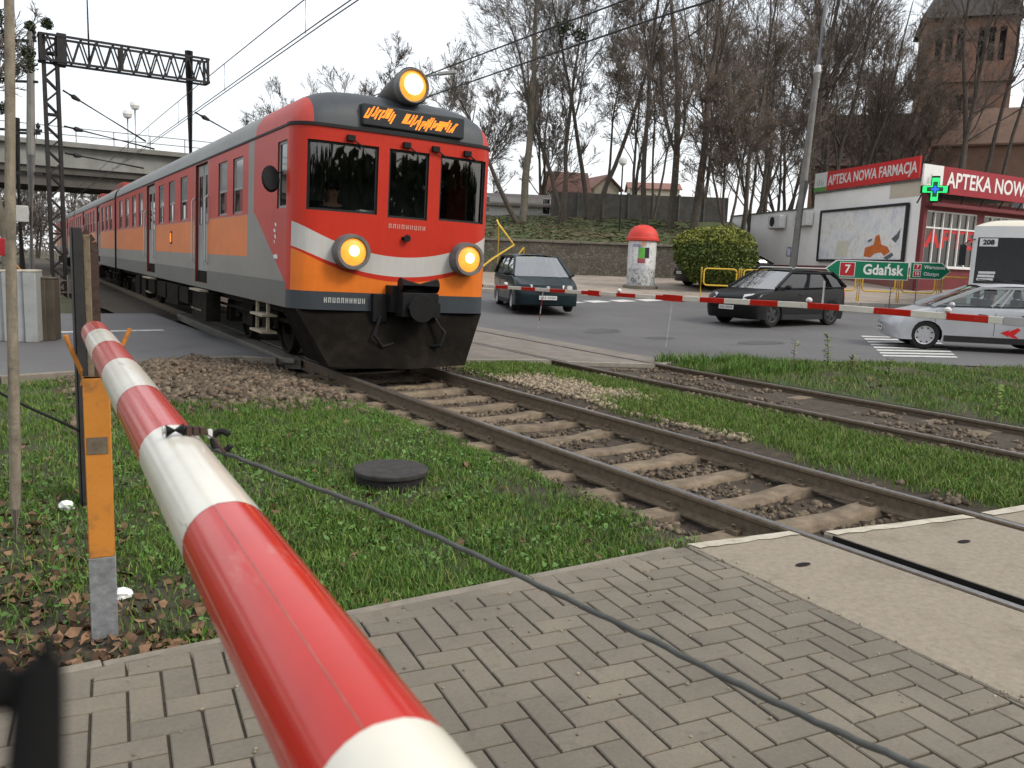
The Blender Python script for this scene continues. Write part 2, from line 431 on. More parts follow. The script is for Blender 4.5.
def sheet(name, poly, mat, zfn, cut=2.0, lo=20, hi=60):
    """a ground sheet from a plan polygon, sliced across the view so it can follow the rise"""
    bm = bmesh.new(); vs = [bm.verts.new((p[0], p[1], 0)) for p in poly]; bm.faces.new(vs)
    d = lo
    while d < hi:
        bmesh.ops.bisect_plane(bm, geom=bm.verts[:]+bm.edges[:]+bm.faces[:], plane_co=W(0, d), plane_no=(SA, CA, 0)); d += cut
    bmesh.ops.triangulate(bm, faces=bm.faces[:])
    bmesh.ops.recalc_face_normals(bm, faces=bm.faces[:])
    for v in bm.verts:
        u, dd = UD(v.co.x, v.co.y); v.co.z = zfn(u, dd)
    me = bpy.data.meshes.new(name); bm.to_mesh(me); bm.free()
    if me.polygons and me.polygons[0].normal.z < 0: me.flip_normals()
    me.materials.append(mat); o = bpy.data.objects.new(name, me); C.objects.link(o)
    return tag(o, kind='structure')
KD = 33.0                                                           # the far kerb
roadz = lambda u, d: float(rise(d)) - .012
sheet('road', [(-40, 11.3), (.37, 11.73), (1.2, 11.94), (2.56, 12.95), (3.6, 12.95), (4.05, 12.6), (4.05, 22.5), (2, 22.57), (-40, 22.2)], M['asphalt'], roadz)
kl = W(-9, KD); kr = W(75, KD)
sheet('junction', [(10.02, 10.7), (11.95, 10.5), (12.9, 9.92), (14.28, 9.2), (16.2, 8.0), (20, 4.6), (30, -6), (60, -12), (kr.x, kr.y), (kl.x, kl.y), (10.6, 30), (10.25, 22)], M['asphalt'], roadz)
# far pavement beyond a real kerb step
pz = lambda u, d: float(rise(d)) + .12
P0, P1, P2, P3 = W(-5.5, KD+.16), W(75, KD+.16), W(75, 64), W(-5.5, 64)
sheet('pavement', [(p.x, p.y) for p in (P0, P1, P2, P3)], M['pavement'], pz, 1.0, 33, 64)
k = MB()
for i in range(56):
    u0 = -5.5 + i*1.0; a = W(u0+.006, KD); b = W(u0+.994, KD); n = Vector((SA, CA, 0))*.15
    z0 = float(rise(KD))
    k.prism([a+Vector((0, 0, z0-.1)), b+Vector((0, 0, z0-.1)), b+n+Vector((0, 0, z0-.1)), a+n+Vector((0, 0, z0-.1))], (0, 0, 1), .228)
tag(k.build('kerb', M['kerb'], bevel=.015), kind='structure')
# wide verge under everything
n = 61; xs = np.linspace(-240, 300, n); ys = np.linspace(-140, 340, n)
X, Y = np.meshgrid(xs, ys, indexing='ij'); V = np.stack([X, Y, np.full_like(X, -.42)], -1).reshape(-1, 3); i = np.arange(n*n).reshape(n, n)
tag(npmesh('terrain', V, np.stack([i[:-1, :-1], i[1:, :-1], i[1:, 1:], i[:-1, 1:]], -1).reshape(-1, 4), M['verge']), kind='structure')
# verge left of the line beyond the road, and the strip between/along the tracks beyond the road
def strip(name, x0, x1, y0, y1, z, st=.5, mat='verge', amp=.08):
    xs = np.arange(x0, x1+.01, st); ys = np.arange(y0, y1+.01, st); X, Y = np.meshgrid(xs, ys, indexing='ij')
    Z = z + amp*(fbm(X*.7, Y*.7, 3, 4)-.5); V = np.stack([X + trk(Y)*(X > 3.7), Y, Z], -1).reshape(-1, 3); ni, nj = X.shape; i = np.arange(ni*nj).reshape(ni, nj)
    return tag(npmesh(name, V, np.stack([i[:-1, :-1], i[1:, :-1], i[1:, 1:], i[:-1, 1:]], -1).reshape(-1, 4), M[mat], smooth=True), kind='structure')
strip('grass_verge', -60, 3.5, 22.45, 130, -.1, 1.0, amp=.2)
strip('track_bed', 3.5, 10.8, 22.55, 130, -.18, .5, 'bed' if 'bed' in M else 'soil')
# the hill behind the retaining wall
def hillz(d, u): return float(np.interp(d, [42.2, 47, 52, 60, 80, 200], [2.62, 3.35, 4.25, 4.9, 5.2, 5.4])) + (fbm(u*.5, d*.5, 3, 2)-.5)*.35
us = np.arange(-7, 11.31, .7); ds = np.concatenate([np.arange(42.2, 64, .7), np.arange(64, 170, 5.)])
V = []; 
for u in us:
    for d in ds: V.append(W(u + (max(0, u+6)/17.3)*max(0, min(d, 64)-42.2)*.215, d, hillz(d, u)))
ni, nj = len(us), len(ds); i = np.arange(ni*nj).reshape(ni, nj)
hf = np.stack([i[:-1, :-1], i[1:, :-1], i[1:, 1:], i[:-1, 1:]], -1).reshape(-1, 4)
tag(npmesh('hill', np.array([tuple(v) for v in V]), hf, M['hill'], smooth=True), kind='structure')
V = []; us = np.arange(15.5, 120, 1.5); ds = np.concatenate([np.arange(62.5, 74, 1.), np.arange(75, 170, 5.)])
for u in us:
    for d in ds: V.append(W(u, d, float(np.interp(d, [62.5, 70, 170], [2.0, 5.0, 5.6])) + (fbm(u*.5, d*.5, 3, 2)-.5)*.35))
ni, nj = len(us), len(ds); i = np.arange(ni*nj).reshape(ni, nj)
tag(npmesh('hill_slope', np.array([tuple(v) for v in V]), np.stack([i[:-1, :-1], i[1:, :-1], i[1:, 1:], i[:-1, 1:]], -1).reshape(-1, 4), M['hill'], smooth=True), kind='structure')
# painted markings
def mark(name, pts, lift=.004):
    mb = MB(); mb.poly([(p[0], p[1], float(rise(UD(p[0], p[1])[1])) - .012 + lift) for p in pts]); return mb
mk = MB()
mk.poly([(-6, 16.95, -.008), (3.4, 17.7, -.008), (3.4, 17.95, -.008), (-6, 17.2, -.008)])
tag(mk.build('road_line', M['white_line']), kind='structure')
zb = MB()                                                            # zebra crossing, bars run along the parallel road
for q in range(9):
    a0, a1 = spot(862 + 2.6*q, 333.2 + 2.75*q, 1), None
    y0 = 332.8 + 2.75*q
    def gp(px, py):
        r, f, z = ray(px, py); t = -(CAM_H+.004)/z; p = W(r*t, f*t, -.004); return p
    xa = 858 + 3.0*q
    zb.poly([gp(xa, y0), gp(xa+74, y0+1.5), gp(xa+76, y0+2.9), gp(xa+1.5, y0+1.35)][::-1])
tag(zb.build('zebra_crossing', M['white_line']), kind='structure')
zc = MB()
for q in range(4):
    def gp2(px, py):
        p = None; d = 24.0
        for _ in range(40):
            p = spot(px, py, d); d += (p.z - (roadz(0, d)+.006))*8
            d = max(10, min(60, d))
        return p
    x0 = 556+q*26
    zc.poly([gp2(x0, 301.5-q*.7), gp2(x0+16, 301.0-q*.7), gp2(x0+30, 302.6-q*.7), gp2(x0+12, 303.4-q*.7)][::-1])
tag(zc.build('far_zebra_crossing', M['white_line']), kind='structure')

# ------------------------------------------------------------------ the footpath: real herringbone pavers
def clip(poly, inside, isect):
    out = []
    for i in range(len(poly)):
        a, b = poly[i-1], poly[i]; ia, ib = inside(a), inside(b)
        if ib:
            if not ia: out.append(isect(a, b))
            out.append(b)
        elif ia: out.append(isect(a, b))
    return out
def halfplane(poly, n, c):                # keep n.p <= c
    f = lambda p: n[0]*p[0]+n[1]*p[1]-c
    def isect(a, b):
        t = f(a)/(f(a)-f(b)); return (a[0]+(b[0]-a[0])*t, a[1]+(b[1]-a[1])*t)
    return clip(poly, lambda p: f(p) <= 1e-9, isect)
PAV_L, PAV_R = .0, 0
def footpath():
    mb = MB(); Wd = .118; J = .0050; rot = R(-8.0); cr, sr = math.cos(rot), math.sin(rot); ox, oy = 1.0, 2.0
    r = random.Random(3)
    def add(poly):
        poly = halfplane(poly, (.018, 1.0), 3.272+.018*3.2+.065)        # the soldier course begins here
        if len(poly) >= 3: poly = halfplane(poly, (1, -.08), 3.50-.08*3.37-.022)
        if len(poly) < 3: return
        A = abs(sum(poly[i-1][0]*poly[i][1]-poly[i][0]*poly[i-1][1] for i in range(len(poly))))/2
        if A < .0006: return
        paver(poly)
    def paver(poly):
        cx = sum(p[0] for p in poly)/len(poly); cy = sum(p[1] for p in poly)/len(poly)
        z = .012*(fbm(np.array(cx*.9), np.array(cy*.9), 2, 11)-.5) + r.uniform(-.0018, .0018); tx, ty = r.gauss(0, .006), r.gauss(0, .006)
        zz = lambda p, h: (p[0], p[1], z + h + tx*(p[0]-cx) + ty*(p[1]-cy))
        ins = lambda e: [((p[0]-cx)*(1-e/max(.03, abs(p[0]-cx)+1e-6)*1.0 if abs(p[0]-cx) > e else 1)+cx, (p[1]-cy)*(1-e/max(.03, abs(p[1]-cy)+1e-6) if abs(p[1]-cy) > e else 1)+cy) for p in poly]
        top = [zz(p, 0) for p in ins(.004)]; rim = [zz(p, -.004) for p in poly]; bot = [zz(p, -.05) for p in poly]
        b = len(mb.v); n = len(poly); mb.v += top+rim+bot
        mb.f.append(tuple(range(b, b+n))); mb.m.append(0)
        for k in range(2):
            for i in range(n):
                j = (i+1) % n; mb.f.append((b+k*n+i, b+(k+1)*n+i, b+(k+1)*n+j, b+k*n+j)); mb.m.append(0)
    N = 42
    for i in range(-N, N):
        for j in range(-N, N):
            c = (i-j) % 4
            if c == 0: q = (i, j, 2, 1)
            elif c == 3: q = (i, j, 1, 2)
            else: continue
            x0, y0, x1, y1 = q[0]*Wd+J, q[1]*Wd+J, (q[0]+q[2])*Wd-J, (q[1]+q[3])*Wd-J
            pts = [(ox+x*cr-y*sr, oy+x*sr+y*cr) for x, y in ((x0, y0), (x1, y0), (x1, y1), (x0, y1))]
            if pts[0][1] < -1.6 or pts[0][0] < -2.6 or pts[0][0] > 4 or pts[0][1] > 4: continue
            add(pts)
    x = -2.6                                                        # soldier course and a thin concrete edging
    while x < 3.42:
        y = lambda t: 3.395-.018*(t-0) ; a, b = x+J, x+.236-J
        paver([(a, y(a)-.078), (min(b, 3.44), y(b)-.078), (min(b, 3.44), y(b)+.0), (a, y(a)+.0)]); x += .236
    o = mb.build('footpath', M['paver'], smooth=0); tag(o, kind='structure')
    j = MB(); j.poly([(-3, -2, -.011), (3.3, -2, -.011), (3.6, 3.36, -.011), (-3, 3.45, -.011)])
    tag(j.build('paver_bed', M['joint']), kind='structure')
    e = MB(); x = -2.6
    while x < 3.4:
        y = lambda t: 3.40-.018*t; a, b = x+.003, min(x+.997, 3.44)
        e.prism([(a, y(a)+.004, -.15), (b, y(b)+.004, -.15), (b, y(b)+.062, -.15), (a, y(a)+.062, -.15)], (0, 0, 1), .15+rnd.uniform(-.012, .004)); x += 1
    tag(e.build('edging', M['edging'], bevel=.006), kind='structure')
footpath()

pm_ = pm('asphalt_patch', (.082, .080, .080), .55, .2, 1.5, .5, 140)
for (px, py, w, h, sd) in ((602, 331, 38, 5, 1), (700, 322, 60, 4, 2), (560, 345, 40, 4, 3), (880, 345, 0, 0, 4), (660, 338, 30, 3, 5), (760, 343, 46, 4, 6)):
    if not w: continue
    q = random.Random(sd); pts = []
    for k in range(16):
        a = 2*math.pi*k/16; rr = q.uniform(.75, 1.15); r, f, z = ray(px+w*.5*math.cos(a)*rr, py+h*.5*math.sin(a)*rr); t = -(CAM_H+.0085)/z; p = W(r*t, f*t); pts.append((p.x, p.y, -.0085))
    mb = MB(); mb.poly(pts[::-1]); tag(mb.build('asphalt_patch', pm_, smooth=0), kind='structure')
# ------------------------------------------------------------------ tracks and crossings
def rail_mb(xc, y0, y1, side, step=1.0):
    mb = MB(); ys = list(np.arange(y0, y1, step)) + [y1]
    prof = [(-.062, -.16), (.062, -.16), (.062, -.148), (.012, -.125), (.010, -.045), (.033, -.034), (.034, -.012), (.024, -.001), (-.024, -.001), (-.034, -.012), (-.033, -.034), (-.010, -.045), (-.012, -.125), (-.062, -.148)]
    n = len(prof); b = 0
    for y in ys:
        x = xc + side*GA + float(trk(y))
        for px, pz_ in prof: mb.v.append((x+px, y, pz_))
    for i in range(len(ys)-1):
        for j in range(n):
            k = (j+1) % n; mb.f.append((i*n+j, i*n+k, (i+1)*n+k, (i+1)*n+j)); mb.m.append(1 if j == 7 else 0)
    mb.f.append(tuple(range(n))[::-1]); mb.m.append(0)
    mb.f.append(tuple((len(ys)-1)*n+i for i in range(n))); mb.m.append(0)
    return mb
def track(xc, label, y0, y1, sl, buried):
    t = thing('railway_track', label, 'railway track', (0, 0, 0))
    for s in (-1, 1): rail_mb(xc, -8, 120, s).build('rail', [M['rail_side'], M['rail_top']], t, smooth=25)
    y = y0; r = random.Random(int(xc*10)); k = 0
    while y < y1:
        mb = MB(); x = xc+float(trk(y)); h = -.142 + (0 if not buried else .06) + r.uniform(-.012, .012); w = .112; L = 1.26 if not buried else .78
        P = []
        ks = [-1, -.8, -.6, -.42, -.2, 0, .2, .42, .6, .8, 1]
        for q in ks:
            dz = r.uniform(-.012, .008) - (.02 if abs(q) < .3 else 0); dw = r.uniform(-.012, .012)
            P.append([(x+q*L, y-w+dw, h-.12), (x+q*L, y-w+dw+.012, h+dz-.012), (x+q*L, y-w+dw+.03, h+dz), (x+q*L, y+w+dw-.03, h+dz), (x+q*L, y+w+dw-.012, h+dz-.012), (x+q*L, y+w+dw, h-.12)])
        mb.grid(P); mb.poly(P[0][::-1]); mb.poly(P[-1]); mb.build('sleeper', M['sleeper'], t, smooth=50)
        if not buried:
            for s in (-1, 1):
                for e in (-1, 1):
                    f = MB(); f.box(x+s*GA+e*.085-.03, x+s*GA+e*.085+.03, y-.05, y+.05, h-.005, h+.025); f.cyl((x+s*GA+e*.088, y, h+.02), (x+s*GA+e*.088, y, h+.06), .016, n=6)
                    f.build('rail_fastener', M['rail_side'], t)
        y += .62
    return t
track(XN, 'near railway track with dark rails and pale sleepers that the red train runs on', 3.05, 12.2, 16, False)
track(XF, 'far railway track half buried in dirt between the grass strip and the verge', 2.9, 11.0, 14, True)
def slab(name, x0, x1, y0a, y0b, y1, label, holes=(), follow=False, z=-.004, edge=True):
    """concrete crossing panel; far end may be skew (y0a at x0, y0b at x1)"""
    mb = MB(); d = .16
    A, B = (x0, y0a), (x1, y0b); Cc, D = (x1, y1), (x0, y1)
    sh = lambda p: (p[0]+(float(trk(p[1])) if follow else 0), p[1])
    n = 12; L = []; Rr = []; sk = .08 if abs(x0-3.50) < .01 else 0
    for i in range(n+1):
        t = i/n; L.append(sh((x0+sk*((y1-y0a)*t), y0a+(y1-y0a)*t))); Rr.append(sh((x1, y0b+(y1-y0b)*t)))
    top = [[(l[0]+.01, l[1], z), (l[0]*.5+r_[0]*.5, (l[1]+r_[1])/2, z+.004), (r_[0]-.01, r_[1], z)] for l, r_ in zip(L, Rr)]
    mb.grid(top, 0)
    mb.grid([[(l[0], l[1], z-d), (l[0], l[1], z-.012), (l[0]+.01, l[1], z)] for l in L], 0, True)
    mb.grid([[(r_[0], r_[1], z-d), (r_[0], r_[1], z-.012), (r_[0]-.01, r_[1], z)] for r_ in Rr], 0)
    for P in (0, n): mb.poly([(L[P][0], L[P][1], z-d), (L[P][0]+.01, L[P][1], z), (Rr[P][0]-.01, Rr[P][1], z), (Rr[P][0], Rr[P][1], z-d)], 0)
    o = mb.build(name, M['slab'], smooth=30, fix=True); tag(o, label, 'crossing slab')
    if edge:
        e = MB(); w = .085 if y0a > y1 else -.085; g = []
        for i in range(13):
            t = i/12; x = x0+.012+(x1-x0-.024)*t; y = y0a+(y0b-y0a)*t; j = rnd.uniform(-.012, .012)
            g.append([(x, y+.002, z-.06), (x, y+.002, z+.003), (x, y-w+j, z+.0075)])
        e.grid(g, 0, y0a > y1); e.build('worn_edge', M['slab_edge'], o, fix=True)
    for (hx, hy) in holes:
        h = MB(); h.lathe([(.055, .0085), (.05, .0092), (.001, .0092)], 14, 0, Matrix.Translation((hx, hy, z)) @ Matrix.Rotation(R(-4), 4, 'Z') @ Matrix.Diagonal((1.0, .42, 1, 1)))
        h.build('lifting_hole', M['dark'], o)
    return o
def HOLE(px, py):
    r, f, z = ray(px, py); t = -CAM_H/z; p = W(r*t, f*t); return (p.x, p.y)
M['dark'] = pm('dark_void', (.012, .011, .01), .9, .2, 10)
M['rubber'] = pm('rubber', (.008, .008, .008), .95, .2, 20, spec=.1)
slab('crossing_slab', 3.50, XN-GA-.045, 3.37, 3.25, -6, 'concrete crossing slab beside the block paving with one dark lifting hole', [HOLE(803, 565)])
slab('crossing_slab', XN-GA+.135, XN+GA-.105, 3.14, 2.93, -6, 'concrete crossing slab lying between the two nearest rails in front', [HOLE(964, 542)])
slab('crossing_slab', XN+GA+.05, 8.1, 2.90, 2.70, -6, 'concrete crossing slab at the right picture edge beyond the nearer track', [])
g = MB()
for s in (1,): g.box(XN-GA+.02, XN-GA+.13, -6, 3.1, -.15, -.128)
g.box(XN+GA-.10, XN+GA-.02, -6, 2.9, -.15, -.128)
g.box(XN-GA+.126, XN-GA+.1345, -6, 3.07, -.15, -.0065); g.box(XN-GA-.046, XN-GA-.038, -6, 3.2, -.15, -.0065); g.box(XN+GA+.041, XN+GA+.049, -6, 2.86, -.15, -.0065)
tag(g.build('flangeway', M['dark']), kind='structure')
# road crossing behind the train
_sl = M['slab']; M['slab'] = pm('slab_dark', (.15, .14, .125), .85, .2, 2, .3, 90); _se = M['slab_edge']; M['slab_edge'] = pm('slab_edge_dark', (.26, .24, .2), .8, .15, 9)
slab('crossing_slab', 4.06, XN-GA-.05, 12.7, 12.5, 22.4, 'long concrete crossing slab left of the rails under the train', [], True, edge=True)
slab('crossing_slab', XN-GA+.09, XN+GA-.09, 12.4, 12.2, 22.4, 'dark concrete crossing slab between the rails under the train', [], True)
M['slab'] = pm('slab_road', (.20, .18, .155), .85, .18, 2, .35, 100, dirt=(.14, .125, .105), dscale=3, damt=.58)
slab('crossing_slab', XN+GA+.05, XF-GA-.05, 12.05, 11.25, 22.4, 'wide concrete crossing slab right of the train between both tracks', [], True)
slab('crossing_slab', XF-GA+.09, XF+GA-.09, 10.95, 10.25, 22.4, 'concrete crossing slab between the rails of the far track by the road', [], True)
slab('crossing_slab', XF+GA+.05, 10.3, 10.2, 10.5, 22.4, 'narrow concrete crossing slab between far track and the junction asphalt', [], True)
M['slab'] = _sl; M['slab_edge'] = _se
# pale kerb on the near edge of the left road
k = MB()
for i in range(6):
    x0, x1 = [-9, -4, .37, 1.2, 2.56, 3.6, 4.04][i:i+2]; y0, y1 = float(road_edge(x0)), float(road_edge(x1))
    k.bar((x0, y0, -.05), (x1-.01, y1, -.05), .09, .13, 0, (0, 0, 1))
tag(k.build('road_kerb', M['edging'], bevel=.01), kind='structure')

# ------------------------------------------------------------------ stones, grass, leaves
rs = np.random.RandomState(11)
def stones(name, xy, size, mat, sink=.3):
    n = len(xy); base = np.array([[x, y, z] for z in (-1, 1) for y in (-1, 1) for x in (-1, 1)], float)*.5
    V = base[None]*(1+rs.uniform(-.5, .35, (n, 8, 3)))
    V *= (size*rs.uniform(.5, 1.5, n))[:, None, None]*rs.uniform(.55, 1.15, (n, 1, 3))
    a, b_ = rs.uniform(0, 6.28, n), rs.uniform(-.7, .7, n)
    ca, sa, cb, sb = np.cos(a), np.sin(a), np.cos(b_), np.sin(b_)
    x, y, z = V[..., 0].copy(), V[..., 1].copy(), V[..., 2].copy()
    y, z = y*cb[:, None]-z*sb[:, None], y*sb[:, None]+z*cb[:, None]
    x, y = x*ca[:, None]-y*sa[:, None], x*sa[:, None]+y*ca[:, None]
    z0 = gheight(xy[:, 0], xy[:, 1]) + size*sink
    V = np.stack([x+xy[:, 0, None], y+xy[:, 1, None], z+z0[:, None]], -1).reshape(-1, 3)
    f = np.array([(0, 2, 3, 1), (4, 5, 7, 6), (0, 1, 5, 4), (2, 6, 7, 3), (0, 4, 6, 2), (1, 3, 7, 5)])
    F = (np.arange(n)[:, None, None]*8 + f[None]).reshape(-1, 4)
    return npmesh(name, V, F, mat)
def scatter(n, x0, x1, y0, y1, keep):
    p = np.stack([rs.uniform(x0, x1, n), rs.uniform(y0, y1, n)], 1); return p[rs.uniform(0, 1, n) < keep(p[:, 0], p[:, 1])]
ontrack = lambda x, y: np.where(np.abs(x-XN-trk(y)) < 1.5, 1., 0)*(y < road_edge(x)-.05)*(y > slab_y(x)+.02)*(1-.9*turf(x, y))
p = scatter(20000, 3.4, 6.8, 2.9, 13, lambda x, y: ontrack(x, y)*(.10+.55*(fbm(x*2, y*2, 2, 21) > .5)))
sl_ = (np.abs((p[:, 1]-3.05+.31) % .62-.31) > .15) | (rs.uniform(0, 1, len(p)) < .02); p = p[sl_]
p = p[(np.abs(np.abs(p[:, 0]-XN-trk(p[:, 1]))-GA) > .05)]
tag(stones('ballast', p, .036, M['stone']), 'brown dirty track ballast stones around the near rails', 'gravel', kind='stuff')
p = scatter(9500, .8, 4.3, 8.2, 12.9, lambda x, y: (1-turf(x, y))*(y < road_edge(x)-.1)*(x < 4.0)*(.25+.75*(fbm(x*1.7, y*1.7, 2, 51) > .48)))
tag(stones('rubble', p, .05, M['stone']), 'brown stony rubble heap beside the train and the near rails', 'rubble', kind='stuff')
p = scatter(9000, 6.3, 8.0, 5.5, 11.5, lambda x, y: (1-turf(x, y))*(x-trk(y) < 7.8)*(y < road_edge(x)-.1)*(x-trk(y) > 6.4))
tag(stones('gravel', p, .036, M['stone_pale']), 'pale gravel between the two tracks beside the grass', 'gravel', kind='stuff')
p = scatter(4200, 8.0, 9.9, 3, 10.5, lambda x, y: .6*(1-turf(x, y))*(fbm(x*2, y*2, 2, 21) > .5))
p = p[(np.abs(np.abs(p[:, 0]-XF-trk(p[:, 1]))-GA) > .05)]
tag(stones('track_dirt', p, .035, M['stone']), 'dark dirt and small stones between the far rails', 'gravel', kind='stuff')
for (px, py, s, l) in ((622, 556, .06, 'small pale stone in the grass by the paving, the left one of a pair'), (608, 553, 0.001, ''), (697, 541, 0.001, ''), (571, 555, .05, 'small tan stone lying alone at the grass edge by the paving')):
    if s < .01: continue
    r, f, z = ray(px, py); t = (-.07-CAM_H)/z; q = W(r*t, f*t)
    o = stones('stone', np.array([[q.x, q.y]]), s, M['stone_pale'], .45); tag(o, l, 'stone')
def blades(p, h, w, mats, pr, name, lean=.5):
    n = len(p); z = gheight(p[:, 0], p[:, 1]) - .005
    hh = h*rs.uniform(.45, 1.35, n); a = rs.uniform(0, 6.283, n); ww = w*rs.uniform(.7, 1.4, n)
    la = rs.uniform(0, 6.283, n); ll = hh*lean*rs.uniform(.15, 1.25, n)
    dx, dy = np.cos(a)*ww/2, np.sin(a)*ww/2; lx, ly = np.cos(la)*ll, np.sin(la)*ll
    B = np.stack([p[:, 0], p[:, 1], z], 1)
    o3 = lambda x, y, zz: np.stack([x, y, zz], 1)
    v0 = B+o3(-dx, -dy, 0*z); v1 = B+o3(dx, dy, 0*z)
    v2 = B+o3(dx*.8+lx*.35, dy*.8+ly*.35, hh*.6); v3 = B+o3(-dx*.8+lx*.35, -dy*.8+ly*.35, hh*.6)
    v4 = B+o3(lx, ly, hh*(1-.25*(ll/hh)**2))
    V = np.stack([v0, v1, v2, v3, v4], 1).reshape(-1, 3); i = np.arange(n)*5
    F = np.concatenate([np.stack([i, i+1, i+2], 1), np.stack([i, i+2, i+3], 1), np.stack([i+3, i+2, i+4], 1)])
    mi = rs.choice(len(mats), n, p=pr)
    return npmesh(name, V, F, [M[m] for m in mats], matidx=np.concatenate([mi, mi, mi]))
patch = lambda x, y: .30+.70*sstep(.36, .58, fbm(x*2.3, y*2.3, 3, 31))
inroad = lambda x, y: (y < road_edge(x)-.04)
pA = scatter(240000, -.9, 4.4, 3.42, 9.2, lambda x, y: turf(x, y)*patch(x, y)*(y > 3.44-.018*x)*np.clip(1.25-.09*(y-3.4), .5, 1)*np.clip(.45+.3*x, .4, 1))
pB = scatter(40000, -2.5, 1.8, 9, 12, lambda x, y: turf(x, y)*patch(x, y)*inroad(x, y)*.8)
pC = scatter(120000, 6.2, 8.3, 2.7, 11.8, lambda x, y: turf(x, y)*(.4+.6*patch(x, y))*inroad(x, y)*(y > slab_y(x)+.05)*.75)
pD = scatter(130000, 9.8, 17.5, 1.8, 10.6, lambda x, y: turf(x, y)*patch(x, y)*inroad(x, y)*.62)
grass_kit = (['blade_a', 'blade_b', 'blade_c', 'weed_leaf'], [.5, .3, .1, .1])
tag(blades(np.concatenate([pA, pB]), .062, .0062, *grass_kit, 'grass', .8), 'short green grass between the footpath and the rubble heap', 'grass', kind='stuff')
tag(blades(pC, .070, .0072, grass_kit[0], [.28, .47, .15, .1], 'grass', .7), 'bright green grass strip between the two railway tracks', 'grass', kind='stuff')
tag(blades(pD, .085, .009, ['blade_a', 'blade_b', 'blade_c', 'weed_leaf'], [.42, .26, .22, .1], 'grass', .7), 'rough grass verge between the far track and the junction', 'grass', kind='stuff')
pT = scatter(7000, 9.85, 11.6, 8.6, 10.7, lambda x, y: inroad(x, y)*(fbm(x*4, y*4, 2, 77) > .5)*.9)
tag(blades(pT, .17, .012, ['blade_a', 'blade_b', 'weed_leaf'], [.5, .3, .2], 'tall_grass', .5), 'tuft of taller grass at the road edge by the far rail', 'grass', kind='stuff')
def leafs(p, s, mats, name, flat=.35, lift=.02):
    n = len(p); z = gheight(p[:, 0], p[:, 1]) + lift*rs.uniform(.1, 1.3, n); a = rs.uniform(0, 6.283, n); ss = s*rs.uniform(.5, 1.4, n)
    c, si = np.cos(a)*ss, np.sin(a)*ss; t1, t2, t3, t4 = (rs.uniform(-flat, flat, n)*ss for _ in range(4))
    wd = rs.uniform(.22, .36, n); q = lambda a_, b_, zz: np.stack([p[:, 0]+c*a_+si*b_*wd/.32, p[:, 1]+si*a_-c*b_*wd/.32, z+zz], 1)
    V = np.stack([q(-.55, 0, t1), q(-.25, .27, t2*.7), q(.2, .3, t2), q(.58, 0, t3), q(.2, -.3, t4), q(-.25, -.27, t4*.7)], 1).reshape(-1, 3)
    i = np.arange(n)*6; F = np.concatenate([np.stack([i, i+1, i+2, i+3], 1), np.stack([i, i+3, i+4, i+5], 1)])
    return npmesh(name, V, F, [M[m] for m in mats])
p = scatter(16000, -.5, 3.8, 3.44, 8, lambda x, y: turf(x, y)*(fbm(x*3, y*3, 2, 41) > .45)*.55)
tag(leafs(p, .026, ['weed_leaf'], 'clover', .5, .045), 'small round leaved weeds and clover mixed in the near grass', 'ground cover', kind='stuff')
p = np.concatenate([scatter(5200, -1.5, 1.6, 3.42, 6.8, lambda x, y: .95*(1-sstep(.2, 1.5, x+.3*(y-3.4)))), scatter(900, .3, 3.4, 3.42, 8.4, lambda x, y: .22+0*x), scatter(1500, .5, 4, 7.8, 12.6, lambda x, y: (1-turf(x, y))*inroad(x, y)*.55), scatter(1500, 10, 17, 3, 10.4, lambda x, y: (1-turf(x, y))*inroad(x, y)*.5), scatter(420, -1.2, 1.1, 3.4, 3.6, lambda x, y: 1+0*x)])
tag(leafs(p, .046, ['dead_leaf'], 'fallen_leaves', .5, .03), 'brown fallen leaves scattered over the grass and along the paving edge', 'leaves', kind='stuff')

def on_paving(name, n, size, mat, label):
    p = np.stack([rs.uniform(-.3, 3.4, n), rs.uniform(1.0, 3.36, n)], 1); q = rs.uniform(0, 1, n) < .25; p[q, 0] = 3.22+.08*p[q, 1]+rs.normal(0, .02, q.sum())
    base = np.array([[x, y, z] for z in (-1, 1) for y in (-1, 1) for x in (-1, 1)], float)*.5
    V = base[None]*(1+rs.uniform(-.5, .35, (n, 8, 3)))*(size*rs.uniform(.4, 1.6, n))[:, None, None]
    V = V + np.stack([p[:, 0], p[:, 1], np.full(n, .001+size*.25)], 1)[:, None, :]
    f = np.array([(0, 2, 3, 1), (4, 5, 7, 6), (0, 1, 5, 4), (2, 6, 7, 3), (0, 4, 6, 2), (1, 3, 7, 5)])
    tag(npmesh(name, V.reshape(-1, 3), (np.arange(n)[:, None, None]*8+f[None]).reshape(-1, 4), mat), label, 'grit', kind='stuff')
on_paving('grit', 260, .0065, M['stone_pale'], 'small pale grit scattered over the block paving and along the slab edge')
